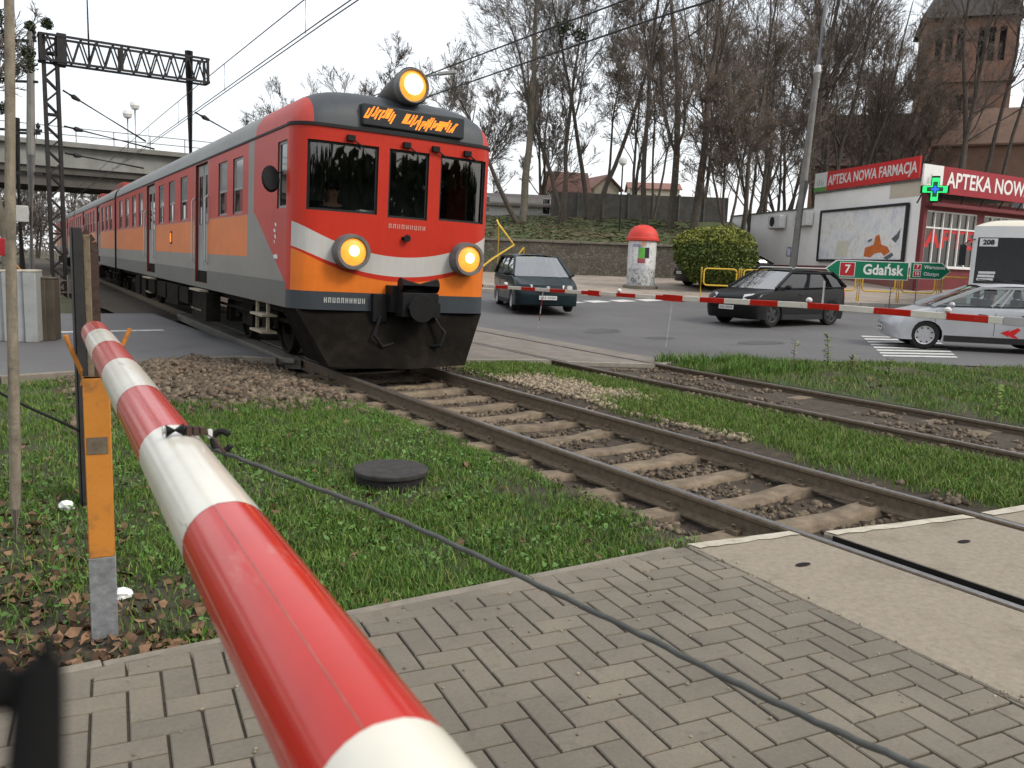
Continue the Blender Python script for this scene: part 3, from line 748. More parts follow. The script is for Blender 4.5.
# ------------------------------------------------------------------ the train
RED, ORANGE, LGREY, DGREY, DARK = (.47, .030, .015), (.68, .17, .022), (.225, .212, .192), (.115, .112, .105), (.048, .056, .064)
def grime(nt, v, c, k=.5):
    n = noise(nt, v, 1.2, 6, .7, (1, .5, 2.2)); c = mix(nt, k, c, ramp(nt, n, [(.3, (.72, .7, .68)), (.7, (1.1, 1.1, 1.1))]), 'MULTIPLY')
    n = noise(nt, v, 14, 4, .6, (1, 1, .12)); return mix(nt, k*.6, c, ramp(nt, n, [(.35, (.75, .73, .72)), (.65, (1.05,)*3)]), 'MULTIPLY')
def livery(name, first):
    m, nt, b = newmat(name); v = coords(nt); x, y, z = sep(nt, v)
    y = y if first else (y*(1/21.5)).frac()*21.5
    c = mix(nt, z.gt(2.13), LGREY, RED)
    if first: om = y.within(2.54, 5.52).mx(y.within(6.85, 11.95)).mx(y.within(13.75, 20.9))
    else: om = y.within(.15, 5.3).mx(y.within(7.2, 13.2)).mx(y.within(15.0, 20.5))
    om = om*z.within(1.5, 2.12)
    c = mix(nt, om, c, ORANGE)
    c = mix(nt, z.lt(1.20), c, DGREY)
    if first:
        cabd = ((z-1.18)*1.75 + .42 - y).gt(0)
        c = mix(nt, cabd*z.gt(1.18)*y.lt(2.2), c, RED)
        c = mix(nt, y.within(2.16, 2.50)*z.gt(2.0), c, LGREY)
    c = mix(nt, (y.within(5.42, 6.86) if first else y.within(5.4, 7.1)).mx(y.within(11.98, 13.7) if first else y.within(13.3, 14.9))*z.gt(2.05), c, (.33, .1, .08))
    c = grime(nt, v, c); nt.links.new(c, b.inputs['Base Color']); b.inputs['Roughness'].default_value = .42; b.inputs['Specular IOR Level'].default_value = .3
    bump(nt, b, noise(nt, v, 1.6, 2), .12, .03); return m
M['livery_cab'] = livery('livery_cab', True); M['livery_mid'] = livery('livery_mid', False)
def front_livery():
    m, nt, b = newmat('livery_front'); v = coords(nt); x, y, z = sep(nt, v)
    q = x*x
    c = mix(nt, (z - (q*.19+1.60)).lt(0), RED, (.47, .46, .44))
    c = mix(nt, (z - (q*.165+1.335)).lt(0), c, RED)
    c = mix(nt, (z - (q*.185+1.265)).lt(0), c, ORANGE)
    c = mix(nt, y.gt(.27)*z.gt(1.1), c, RED)
    c = mix(nt, z.lt(1.10), c, DARK)
    c = grime(nt, v, c, .35); nt.links.new(c, b.inputs['Base Color']); b.inputs['Roughness'].default_value = .35; b.inputs['Specular IOR Level'].default_value = .2
    bump(nt, b, noise(nt, v, 1.8, 2), .10, .03)
    return m
M['livery_front'] = front_livery()
def roof_livery(name, cab):
    m, nt, b = newmat(name); v = coords(nt); x, y, z = sep(nt, v)
    c = mix(nt, 0.0, (.235, .235, .225), RED)
    if cab:
        c = mix(nt, y.lt(2.12)*z.lt(3.60), c, (.45, .045, .03))
        c = mix(nt, y.lt(.52)*x.ab().lt(1.22), c, DARK)
    c = grime(nt, v, c, .6); nt.links.new(c, b.inputs['Base Color']); b.inputs['Roughness'].default_value = .55; return m
M['roof_cab'] = roof_livery('roof_cab', True); M['roof_mid'] = roof_livery('roof_mid', False)
M['under'] = pm('underframe', (.012, .0105, .009), .9, .4, 5, .3, 40, spec=.06, dirt=(.026, .021, .017), dscale=3)
M['under_brown'] = pm('brake_dust', (.024, .019, .015), .9, .3, 5, .3, 40, spec=.08)
M['train_glass'] = pm('dark_glass', (.012, .014, .015), .04, .1, 2, spec=.9)
M['cab_glass'] = glass('cab_glass', (.52, .57, .55), base=.11, refl=.9)
M['frame_black'] = pm('window_rubber', (.018, .018, .018), .6, .2, 20)
M['red_dark'] = pm('deep_red', (.16, .02, .015), .5, .2, 4)  # darker red for the opening reveals and lower window panes
M['alu'] = pm('aluminium', (.42, .42, .41), .45, .12, 12, metal=.3)
M['door_grey'] = pm('door_grey', (.30, .295, .285), .5, .2, 4, dirt=(.16, .15, .14), dscale=2)
M['lamp_warm'] = glow('lamp_warm', (1.0, .38, .045), .72); M['lamp_hot'] = glow('lamp_hot', (1.0, .80, .38), 2.6)
M['led_orange'] = glow('led_orange', (1.0, .25, .010), .85)
M['black_paint'] = pm('black_paint', (.012, .012, .0125), .5, .2, 10, spec=.15); M['sash_sky_tint'] = pm('sash_sky_tint', (.26, .27, .27), .12, .1, 2, spec=.6)  # upper panes: the sky's reflection is painted in as pale grey
M['white_paint'] = pm('white_paint', (.62, .62, .6), .6, .1, 10)
M['step_pale'] = pm('step_tread', (.32, .27, .2), .7, .2, 10)
M['cab_inside'] = pm('cab_lining', (.24, .26, .25), .8, .2, 4)
M['skin'] = pm('skin', (.45, .24, .17), .55, .08, 12); M['cloth_dark'] = pm('dark_cloth', (.035, .04, .055), .9, .2, 20)
M['cloth_grey'] = pm('grey_cloth', (.13, .13, .14), .9, .2, 20); M['hair'] = pm('hair', (.03, .022, .016), .7, .2, 40)

def outline(u):                             # plan of the cab front: gently bowed, rounded corners
    a = abs(u); s = 1 if u >= 0 else -1
    if a <= 1.12: return u, .05*(a/1.12)**2
    t = min(1, (a-1.12)/.5)*math.pi/2
    return s*(1.12+.33*math.sin(t)), .05+.34*(1-math.cos(t))
def out_n(u):
    a = abs(u); s = 1 if u >= 0 else -1
    if a <= 1.12: return Vector((0, 1, 0))
    t = min(1, (a-1.12)/.5)*math.pi/2; return Vector((-s*math.sin(t), math.cos(t), 0))
def fpt(u, z, dep):
    x, y = outline(u); n = out_n(u)*dep; return Vector((x+n.x, y+n.y, z))
HW = 1.45
def roof_h(x): return .52*max(0.0, 1-abs(x/HW)**4.6)**.5
FW = [(-1.29, -.36, 2.14, 3.02), (-.21, .37, 2.12, 3.02), (.55, 1.30, 2.14, 3.02)]
tr = thing('passenger_train', 'red orange and grey electric passenger train with lit headlights rolling over the crossing', 'train', (5.02, 10.5, 0), rot=(0, R(1.3), -.046))
CARL = 20.95
def carriage(y0, kind, nm='carriage'):
    """one car body in train coordinates starting at y0"""
    cab = kind == 'cab'
    m = MB()
    if cab:
        ws = [(.26, .86, 2.16, 3.03), (1.62, 1.88, 2.18, 2.97), (2.86, 3.53, 2.16, 3.03), (3.97, 4.64, 2.16, 3.05)] + [(c-.4, c+.4, 2.16, 3.05) for c in (8.02, 9.55, 11.05)] + [(c-.42, c+.42, 2.16, 3.05) for c in (14.75, 16.2, 17.9, 19.6)]
        ds = [(5.58, 6.74, .96, 3.17), (12.12, 13.55, .96, 3.17)]
    else:
        ws = [(c-.42, c+.42, 2.16, 3.05) for c in (1.3, 2.75, 4.3, 8.2, 9.7, 11.2, 12.5, 16.1, 17.6, 19.2)]
        ds = [(5.55, 6.95, .96, 3.17), (13.5, 14.8, .96, 3.17)]
    ys = y0 + (.39 if cab else 0.0)
    for s in (-1, 1):
        hw = [(a+y0, b+y0, c, d) for a, b, c, d in ws] if not cab else ws
        hd = [(a+y0, b+y0, c, d) for a, b, c, d in ds]
        hw = [h for h in hw if h[0] > ys]
        fn = lambda u, v, dep, s=s: Vector((s*(HW-dep), u, v))
        if cab: hw[0] = (.44, .88, 2.16, 3.03)
        m.wall([ys, y0+CARL], [.86, 2.0, 3.22], hw+hd, fn, .06, 0, 3)
    # roof sweep with a domed front
    xs = [HW*math.sin(math.pi/2*t) for t in np.linspace(-1, 1, 25)]
    rings = []
    if cab:
        us = [-1.62+3.24*t for t in np.linspace(0, 1, 25)]
        for ph in np.linspace(0, math.pi/2, 8):
            row = []
            for u in us:
                x, y = outline(u); h = roof_h(x); row.append((x*(1), y + .52*(1-math.cos(ph)), 3.22 + h*math.sin(ph)**.8))
            rings.append(row)
        last = rings[-1]; rings.append([(p[0], 1.2, p[2]) for p in last]); rings.append([(p[0], CARL, p[2]) for p in last])
        for r_ in rings[:-2]:
            pass
        m.grid(rings, 1, True)
    else:
        rings = [[(x, yy, 3.22+roof_h(x)) for x in xs] for yy in (y0, y0+CARL)]
        m.grid(rings, 1, True)
    # gutter, end wall, floor
    for s in (-1, 1): m.box(s*HW-.014, s*HW+.014, ys, y0+CARL, 3.195, 3.225, 2)
    ends = [y0+CARL] if cab else [y0, y0+CARL]
    for e in ends:
        m.poly([(-HW, e, .86), (HW, e, .86), (HW, e, 3.22)] + [(x, e, 3.22+roof_h(x)) for x in xs[::-1]] + [(-HW, e, 3.22)], 2)
    m.poly([(-HW, ys, .86), (HW, ys, .86), (HW, y0+CARL, .86), (-HW, y0+CARL, .86)], 2)
    m.box(-.12, .12, (y0+1 if not cab else 3), y0+CARL-.2, .9, 3.1, 4)                      # inner partition keeps the saloon dark
    if cab:
        m.box(-1.38, 1.38, 2.05, 2.1, .9, 3.3, 4); m.box(-1.40, 1.40, .5, 2.05, .9, 1.3, 4)
    o = m.build(nm, [M['livery_cab' if cab else 'livery_mid'], M['roof_cab' if cab else 'roof_mid'], M['frame_black'], M['red_dark'], M['cab_inside']], tr, smooth=40)
    for s in (-1, 1):
        for (a, b, c, d) in hw_list(ws, y0, cab):
            w = MB(); X = s*(HW-.035); t = .035
            tall = (b-a) < .35
            for (p, q, e, f) in ((a, b, c, c+t), (a, b, d-t, d), (a, a+t, c+t, d-t), (b-t, b, c+t, d-t)): w.box(X-.012, X+.016, p, q, e, f, 0)
            mid = c+(d-c)*.45
            if not tall and not (cab and a < 1): w.box(X-.014, X+.02, a+t, b-t, mid-.02, mid+.02, 0)
            w.box(X-.004, X+.004, a+t, b-t, c+t, d-t, 1)
            if not tall and not (cab and a < 1):
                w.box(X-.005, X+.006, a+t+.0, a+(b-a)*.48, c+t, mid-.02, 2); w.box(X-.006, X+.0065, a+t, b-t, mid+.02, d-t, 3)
            w.build('window', [M['door_grey'] if not tall else M['frame_black'], M['train_glass'], M['red_dark'], M['sash_sky_tint']], o, smooth=0)
        for (a, b, c, d) in ds:
            a += y0; b += y0; w = MB(); X = s*(HW-.075); h = (a+b)/2
            for (p, q) in ((a+.01, h-.012), (h+.012, b-.01)):
                w.box(X-.02, X+.02, p, q, c+.22, d-.02, 0)
                w.box(X-.026, X+.026, p+.13, q-.13, 2.05, 2.95, 1)
                w.box(X-.024, X+.024, p+.06, q-.06, 1.3, 1.98, 0)
            w.box(X-.03, X+.005, a, b, c-.02, c+.22, 2)
            w.build('door', [M['door_grey'], M['train_glass'], M['under']], o, smooth=0)
            for yy in (a-.07, b+.07):
                hd_ = MB(); hd_.tube([(s*(HW+.005), yy, 1.32), (s*(HW+.055), yy, 1.38), (s*(HW+.055), yy, 2.5), (s*(HW+.005), yy, 2.56)], .016, 6); hd_.build('handrail', M['alu'], o)
            st = MB(); st.box(s*HW-.04, s*HW+.20*s, a+.06, b-.06, .80, .835, 0) if s > 0 else st.box(s*HW-.12, s*HW+.04, a+.06, b-.06, .80, .835, 0)
            st.box(s*HW-.08, s*HW+.08, a+.1, b-.1, .44, .47, 0)
            for yy in (a+.14, b-.14): st.box(s*HW-.015, s*HW+.015, yy-.02, yy+.02, .46, .82, 1)
            st.build('step', [M['step_pale'], M['under']], o, smooth=0)
    return o
def hw_list(ws, y0, cab):
    w = [(a+y0, b+y0, c, d) for a, b, c, d in ws]
    if cab: w[0] = (.44, .88, 2.16, 3.03)
    return w
def bogie(y):
    b = MB()
    for s in (-1, 1):
        b.box(s*1.0-.06, s*1.0+.06, y-1.75, y+1.75, .50, .68); b.box(s*1.02-.09, s*1.02+.09, y-.35, y+.35, .35, .75)
        for e in (-1.28, 1.28):
            b.box(s*1.02-.12, s*1.02+.1, y+e-.16, y+e+.16, .32, .62)
            for k in (-.28, .28): b.cyl((s*1.02, y+e+k, .42), (s*1.02, y+e+k, .72), .075, n=8)
    b.box(-1, 1, y-.3, y+.3, .4, .75)
    o = b.build('bogie', M['under'], tr, smooth=30)
    for e in (-1.28, 1.28):
        w = MB(); 
        for s in (-1, 1):
            Mx = Matrix.Translation((s*.735, y+e, .46)) @ Matrix.Rotation(s*math.pi/2, 4, 'Y')
            w.lathe([(.06, .08), (.14, .07), (.16, .02), (.40, .02), (.41, .065), (.46, .06), (.475, -.05), (.50, -.07), (.06, -.07)], 24, 0, Mx)
        w.cyl((-.8, y+e, .46), (.8, y+e, .46), .08, n=8); w.build('wheelset', M['under_brown'], o)
def under(y0, seed):
    r = random.Random(seed); b = MB(); y = y0+5.2
    b.box(-1.25, 1.25, y0+.4, y0+CARL-.2, .74, .86)
    while y < y0+CARL-5.6:
        l = r.uniform(.5, 1.5); s = r.choice((-1, -1, 1)); zz = r.uniform(.28, .5)
        for s in (-1, 1): b.box(s*1.28-.25, s*1.28, y, y+l, zz, .8)
        y += l+r.uniform(.1, .5)
    for s in (-1, 1): b.tube([(s*1.2, y0+1, .62), (s*1.2, y0+CARL-1, .62)], .03, 6)
    return b.build('underframe', M['under'], tr, smooth=0)
for k, kind in enumerate(('cab', 'mid', 'mid')):
    y0 = k*21.5; carriage(y0, kind); bogie(y0+3.9); bogie(y0+CARL-3.6); under(y0, k)
    if k:
        g = MB(); g.box(-.75, .75, y0-.56, y0+.01, .95, 3.1); g.build('gangway', M['frame_black'], tr)
# roof equipment on the second car
_rr = pm('roof_red', (.30, .05, .04), .6, .2, 4)
for _b in ((-.9, .9, 24.5, 26.5, 3.70, 4.0), (-.7, .7, 28.0, 31, 3.70, 3.98), (-.8, .8, 34, 36, 3.70, 4.05)):
    pn = MB(); pn.box(*_b); pn.build('roof_box', _rr, tr, bevel=.04)
# steps and cab ladder under the cab door
st = MB()
for z in (.42, .66): st.box(-HW-.06, -HW+.16, 1.35, 2.05, z, z+.03)
for yy in (1.4, 2.0): st.box(-HW+.02, -HW+.06, yy-.02, yy+.02, .42, .86)
st.build('cab_step', M['step_pale'], tr, smooth=0)
# cab front
f = MB(); us = [-1.62, -1.54, -1.46, -1.38, -1.3, -1.21, -1.12, -.9, -.6, -.3, 0, .3, .6, .9, 1.12, 1.21, 1.3, 1.38, 1.46, 1.54, 1.62]
f.wall(us, [.86, 1.1, 1.3, 1.6, 2.0, 3.2], FW, fpt, .07, 0, 1)
for i in range(len(us)-1):
    f.poly([fpt(us[i], 3.195, -.02), fpt(us[i+1], 3.195, -.02), fpt(us[i+1], 3.235, -.02), fpt(us[i], 3.235, -.02)], 1)
    f.poly([fpt(us[i], 3.195, .0), fpt(us[i+1], 3.195, .0), fpt(us[i+1], 3.195, -.02), fpt(us[i], 3.195, -.02)], 1)
fr = f.build('cab_front', [M['livery_front'], M['frame_black']], tr, smooth=40)
for (a, b, c, d) in FW:
    w = MB(); n = 6; t = .03
    w.grid([[fpt(a+(b-a)*i/n, c, .045), fpt(a+(b-a)*i/n, d, .045)] for i in range(n+1)], 1)
    for (p, q, e, g) in ((a, b, c, c+t), (a, b, d-t, d)):
        w.grid([[fpt(p+(q-p)*i/n, e, .03), fpt(p+(q-p)*i/n, g, .03)] for i in range(n+1)], 0)
    for (p, q) in ((a, a+t), (b-t, b)): w.grid([[fpt(p, c, .03), fpt(p, d, .03)], [fpt(q, c, .03), fpt(q, d, .03)]], 0)
    w.build('windscreen', [M['frame_black'], M['cab_glass']], fr)
for u in (-.75, .02, .45, .95):                                    # wipers and their motors above the windows
    w = MB(); p = fpt(u, 3.08, -.03); w.box(p.x-.05, p.x+.05, p.y-.03, p.y+.04, 3.05, 3.12)
    w.bar(p, fpt(u+.18, 2.98, -.04), .02, .015); w.build('wiper', M['black_paint'], fr)
hr = MB(); p = fpt(.06, 1.86, 0); hr.cyl((p.x, p.y+.03, 1.86), (p.x, p.y-.07, 1.86), .065, .05, 12); hr.build('horn', M['black_paint'], fr)
def strokes(x0, x1, z, h, n, seed, yoff, rot=0, th=.02):            # unreadable worn lettering: short vertical and slanted strokes
    r = random.Random(seed); mb = MB(); w = (x1-x0)/n
    for i in range(n):
        cx = x0+w*(i+.5); 
        for k in range(2):
            xx = cx+(k-.5)*w*.45; y = outline(xx)[1]-yoff
            mb.poly([(xx-th/2, y, z-h/2), (xx+th/2, y, z-h/2), (xx+th/2+rot, y, z+h/2), (xx-th/2+rot, y, z+h/2)])
        if r.random() < .75:
            zz = z+r.choice((-h/2+th/2, 0, h/2-th/2)); y = outline(cx)[1]-yoff
            mb.poly([(cx-w*.3, y, zz-th/2), (cx+w*.3, y, zz-th/2), (cx+w*.3, y, zz+th/2), (cx-w*.3, y, zz+th/2)])
    return mb
strokes(-.20, .36, 2.01, .06, 9, 5, .004, 0, .013).build('number', pm('faded_letter', (.5, .26, .22), .6, .2, 30), fr, smooth=0)
strokes(-1.05, -.48, .99, .07, 10, 8, .004, 0, .014).build('number', pm('grey_letter', (.36, .37, .37), .6, .2, 30), fr, smooth=0)
# destination display in the domed brow
db = MB(); db.box(-.62, .86, -.045, .3, 3.265, 3.545); disp = db.build('destination_display', pm('display_dark', (.028, .032, .036), .4, .1, 5), tr, bevel=.02)
lt = MB(); r = random.Random(4)
def ledword(x0, n, z0):
    for i in range(n):
        cx = x0+i*.098
        for k in range(4):
            dx = .022*k-.034; h = .13 if r.random() < .7 else .07; zz = z0 + r.choice((0, 0, .03, -.03)); sl = .07
            lt.poly([(cx+dx-.012-sl/2, -.049, zz-h/2), (cx+dx+.012-sl/2, -.049, zz-h/2), (cx+dx+.012+sl/2, -.049, zz+h/2), (cx+dx-.012+sl/2, -.049, zz+h/2)])
ledword(-.53, 4, 3.42); lt.build('led_text', M['led_orange'], disp, smooth=0); lt = MB(); ledword(.0, 8, 3.39); lt.build('led_text', M['led_orange'], disp, smooth=0)
# lamps
def lamp(x, z, y, ro, rl, depth, hot):
    X = Matrix.Translation((x, y, z)) @ Matrix.Rotation(math.pi/2, 4, 'X')   # local +z -> -y
    h = MB(); h.lathe([(ro*1.02, -.1), (ro*1.06, 0), (ro*1.04, depth*.6), (ro, depth), (rl+.012, depth), (rl, depth-.03), (rl, .02)], 28, 0, X)
    o = h.build('headlight', M['lamp_housing'], tr, smooth=30)
    l = MB(); l.lathe([(rl+.004, depth-.045), (rl*.8, depth-.02), (rl*.4, depth-.005), (.001, depth)], 28, 0, X); l.build('lens', M['lamp_warm'], o, smooth=60)
    if True:
        k = .135 if hot else .075
        q = MB(); q.lathe([(.001, depth+.004), (k*.9, depth+.003), (k, depth-.012)], 18, 0, X @ Matrix.Translation((.0, .015, 0))); q.build('bulb', M['lamp_hot'], o)
    return o
M['lamp_housing'] = pm('lamp_housing', (.14, .14, .135), .5, .2, 8)
lamp(-.72, 1.63, .0, .225, .175, .17, False); lamp(.98, 1.63, .0, .225, .175, .17, False)
top = lamp(.08, 3.86, .05, .22, .196, .10, True)
fa = MB(); rows = []
for t in np.linspace(0, 1, 8):
    yy = .06+1.3*t; rr = .247*(1-t)**.6; rows.append([(.10+math.cos(a)*rr*(1+.9*t), yy, max(3.60, 3.87-.16*t+math.sin(a)*rr*(1-.25*t)) if math.sin(a) < -.2 else 3.87-.2*t+math.sin(a)*rr) for a in np.linspace(-.25*math.pi-.9, 1.25*math.pi+.9, 24)])
fa.grid(rows); fa.build('lamp_fairing', M['lamp_fair'] if 'lamp_fair' in M else pm('fairing_grey', (.085, .08, .07), .6, .2, 6), tr, smooth=60)
# plough, coupler
pl = MB(); P = [(-1.38, .16, .86), (-1.0, -.12, .13), (0, -.34, .11), (1.0, -.12, .13), (1.38, .16, .86), (0, -.02, .86)]
pl.poly([P[0], P[1], P[2], P[5]]); pl.poly([P[5], P[2], P[3], P[4]])
for a, b in ((0, 1), (3, 4)): pl.poly([P[a], P[b], (P[b][0], .9, P[b][2]), (P[a][0], .9, P[a][2])])
pl.poly([P[1], P[2], P[3], (1, .9, .13), (-1, .9, .13)])
pl.build('plough', pm('plough_black', (.010, .0085, .007), .9, .35, 3, .3, 30, spec=.06, dirt=(.024, .019, .014), dscale=2.5, damt=.6), tr, smooth=0, fix=True)
cp = MB(); cp.box(-.20, .46, -.22, .2, .86, 1.22); cp.box(-.12, .40, -.42, -.15, .82, 1.14); cp.cyl((-.12, -.3, 1.24), (.42, -.3, 1.24), .1, n=14); cp.cyl((.13, -.5, .94), (.13, .0, .94), .19, n=18)
cp.box(-.40, -.2, -.08, .1, .72, 1.1); cp.box(.46, .60, -.08, .1, .78, 1.0)
cp.tube([(.5, -.08, .82), (.62, -.2, .6), (.55, -.22, .42), (.42, -.1, .4)], .03, 8); cp.tube([(-.3, -.1, .8), (-.42, -.2, .55), (-.3, -.2, .4), (-.1, -.15, .45)], .025, 8)
cp.build('coupler', M['black_paint'], tr, smooth=30, bevel=.012)
mr = MB(); mr.lathe([(.001, .03), (.10, .025), (.12, 0), (.10, -.025), (.001, -.03)], 16, 0, Matrix.Translation((-HW-.16, .62, 2.52)) @ Matrix.Rotation(R(80), 4, 'X') @ Matrix.Diagonal((1, 1.5, 1, 1)))
mr.tube([(-HW, .62, 2.62), (-HW-.12, .62, 2.6)], .015, 6); mr.build('mirror', M['black_paint'], tr)
gr = MB()
for (p, q) in (((-HW-.002, .95), (1.9, 1.35)),): pass
for i, (yy, zz, w, h) in enumerate([(.92, 1.95, .10, .05), (.97, 1.87, .12, .05), (.93, 1.79, .10, .06), (.97, 1.72, .07, .05), (.9, 1.52, .22, .06)]):
    gr.poly([(-HW-.004, yy-w/2, zz-h/2), (-HW-.004, yy-w/2+.03, zz+h/2), (-HW-.004, yy+w/2, zz+h/2-.01), (-HW-.004, yy+w/2-.03, zz-h/2)])
gr.build('worn_lettering', M['white_paint'], tr, smooth=0)
fl = MB(); fl.box(-HW-.012, -HW, 9.5, 9.72, 1.68, 1.96, 0); fl.box(-HW-.016, -HW-.006, 9.54, 9.68, 1.72, 1.92, 1)
fl.build('side_lamp', [M['frame_black'], M['led_orange']], tr)
# the driver
def person_mesh(name, pts, edges, radii, mat, parent, subsurf=2):
    me = bpy.data.meshes.new(name); me.from_pydata(pts, edges, []); me.materials.append(mat)
    o = bpy.data.objects.new(name, me); C.objects.link(o)
    if parent: o.parent = parent
    md = o.modifiers.new('skin', 'SKIN')
    if not me.skin_vertices: 
        bm = bmesh.new(); bm.from_mesh(me); bm.verts.layers.skin.verify(); bm.to_mesh(me); bm.free()
    for i, v in enumerate(me.skin_vertices[0].data):
        v.radius = radii[i] if isinstance(radii[i], tuple) else (radii[i],)*2; v.use_root = (i == 0)
    s = o.modifiers.new('sub', 'SUBSURF'); s.levels = subsurf; s.render_levels = subsurf
    me.polygons.foreach_set('use_smooth', [True]*len(me.polygons)); md.use_smooth_shade = True
    return o
def seated_person(label, loc, rz, shirt, hands=(.45, .95), scale=1.0, parent=None):
    """a seated driver, +x forward, origin at the seat"""
    t = thing('person', label, 'person', loc, rz)
    pts = [(0, 0, .08), (.0, 0, .30), (-.02, 0, .50), (0, 0, .60), (.015, 0, .70), (.02, 0, .80), (0, .17, .50), (.10, .25, .28), (.36, .16, .33), (0, -.17, .50), (.10, -.25, .28), (.36, -.16, .33), (.42, .10, .06), (.70, .11, -.16), (.42, -.10, .06), (.70, -.11, -.16), (.46, .14, .35), (.46, -.14, .35), (.80, .11, -.15), (.80, -.11, -.15)]
    E = [(0, 1), (1, 2), (2, 3), (3, 4), (4, 5), (2, 6), (6, 7), (7, 8), (2, 9), (9, 10), (10, 11), (0, 12), (12, 13), (0, 14), (14, 15), (8, 16), (11, 17), (13, 18), (15, 19)]
    rad = [(.13, .17), (.13, .17), (.11, .15), .055, .095, .09, .07, .055, .04, .07, .055, .04, .08, .05, .08, .05, .04, .04, .045, .045]
    b = person_mesh('body', pts, E, rad, M['skin'], t)
    # clothing follows the trunk and the arms, the head and hands stay bare
    cl = person_mesh('jacket', pts[:3]+pts[6:12], [(0, 1), (1, 2), (2, 3), (3, 4), (4, 5), (2, 6), (6, 7), (7, 8)], [(r_[0]+.015, r_[1]+.015) if isinstance(r_, tuple) else r_+.014 for r_ in rad[:3]+rad[6:12]], shirt, t)
    h = MB(); h.lathe([(.001, .105), (.06, .095), (.10, .05), (.112, 0), (.105, -.03)], 16, 0, Matrix.Translation((-.005, 0, .80)) @ Matrix.Rotation(R(-14), 4, 'Y')); h.build('hair', M['hair'], t, smooth=60)
    fc = MB(); fc.bar((.105, 0, .77), (.125, 0, .735), .022, .02)
    for s in (-1, 1): fc.box(.098, .108, s*.035-.012, s*.035+.012, .765, .775, 1); fc.box(.0, .02, s*.098-.008, s*.098+.008, .73, .78)
    fc.box(.100, .108, -.022, .022, .692, .700, 1); fc.build('face', [M['skin'], M['hair']], t)
    return t
cab_seat = tr.matrix_basis @ Vector((-.62, 1.05, 1.72))
drv = seated_person('driver in dark jacket seated behind the left windscreen of the red train', cab_seat, -math.pi/2-.046, M['cloth_dark'])
stt = MB(); stt.box(-.24, .24, -.26, .24, 1.62, 1.72); stt.box(-.22, .22, .22, .30, 1.72, 2.35); stt.box(-.06, .06, -.06, .06, 1.3, 1.62)
stt.v = [(x-.62, y+1.15, z) for x, y, z in stt.v]; stt.build('cab_seat', M['cloth_dark'], tr, bevel=.02)
dk = MB(); dk.box(-1.25, 1.25, .16, .62, 1.3, 2.05); dk.build('desk', M['cab_inside'], tr, bevel=.03)
cp2 = MB(); cp2.box(-.55, -.25, .15, .35, 2.05, 2.2); cp2.build('paper_box', M['white_paint'], tr, bevel=.01)
# ------------------------------------------------------------------ the near barrier
def boompaint(name, col, dirt):
    m, nt, b = newmat(name); v = coords(nt)
    n = noise(nt, v, 3, 5, .7, (1, 1, 1)); c = ramp(nt, n, [(.35, sc(col, .9)), (.65, sc(col, 1.06))])
    n2 = noise(nt, v, 22, 6, .75, (1, .25, 1)); f = S(nt, ramp(nt, n2, [(.60, (0,)*3), (.70, (1,)*3)]))
    c = mix(nt, f*.5, c, dirt); n3 = noise(nt, v, 60, 3, .7, (1, .06, 1)); c = mix(nt, S(nt, ramp(nt, n3, [(.67, (0,)*3), (.72, (.45,)*3)])), c, sc(dirt, .55)); nt.links.new(c, b.inputs['Base Color']); b.inputs['Roughness'].default_value = .16
    b.inputs['Specular IOR Level'].default_value = .35; bump(nt, b, noise(nt, v, 5, 3), .06, .01); return m
M['boom_red'] = boompaint('boom_red', (.47, .020, .011), (.5, .2, .16)); M['boom_white'] = boompaint('boom_white', (.66, .63, .54), (.42, .37, .27))
M['orange_paint'] = pm('orange_paint', (.50, .20, .035), .5, .14, 7, .1, 60, dirt=(.2, .1, .045), dscale=14, damt=.61)
M['zinc'] = pm('galvanised', (.19, .20, .205), .55, .35, 26, .15, 80)
M['dark_steel'] = pm('dark_steel', (.030, .029, .029), .55, .25, 8, .2, 60)
M['rust'] = pm('rusty_steel', (.055, .035, .028), .8, .35, 20, .3, 70)
M['old_wood'] = pm('old_wood', (.17, .135, .09), .85, .25, 10, .5, 60, stretch=(3, 3, .3), dirt=(.08, .065, .045), dscale=14, damt=.56)
BZ, BX, BY = 1.6-.299*1.075, .1914*1.075, .4388*1.075; TH, SL = .0779, -.0119
bd = Vector((math.sin(TH)*math.cos(SL), math.cos(TH)*math.cos(SL), math.sin(SL)))
def bpt(s): return Vector((BX, BY, BZ)) + bd*s
def brad(s): return .0486 + .0013*s
bt = thing('barrier_boom', 'big red and white level crossing barrier boom running across the near foreground', 'barrier boom', bpt(0))
edges = [-1.9, -1.52, -1.03, -.53, -.045, .43, .886, 1.335, 1.84, 2.33, 2.80, 3.19]
edges = [e*1.075 for e in edges]
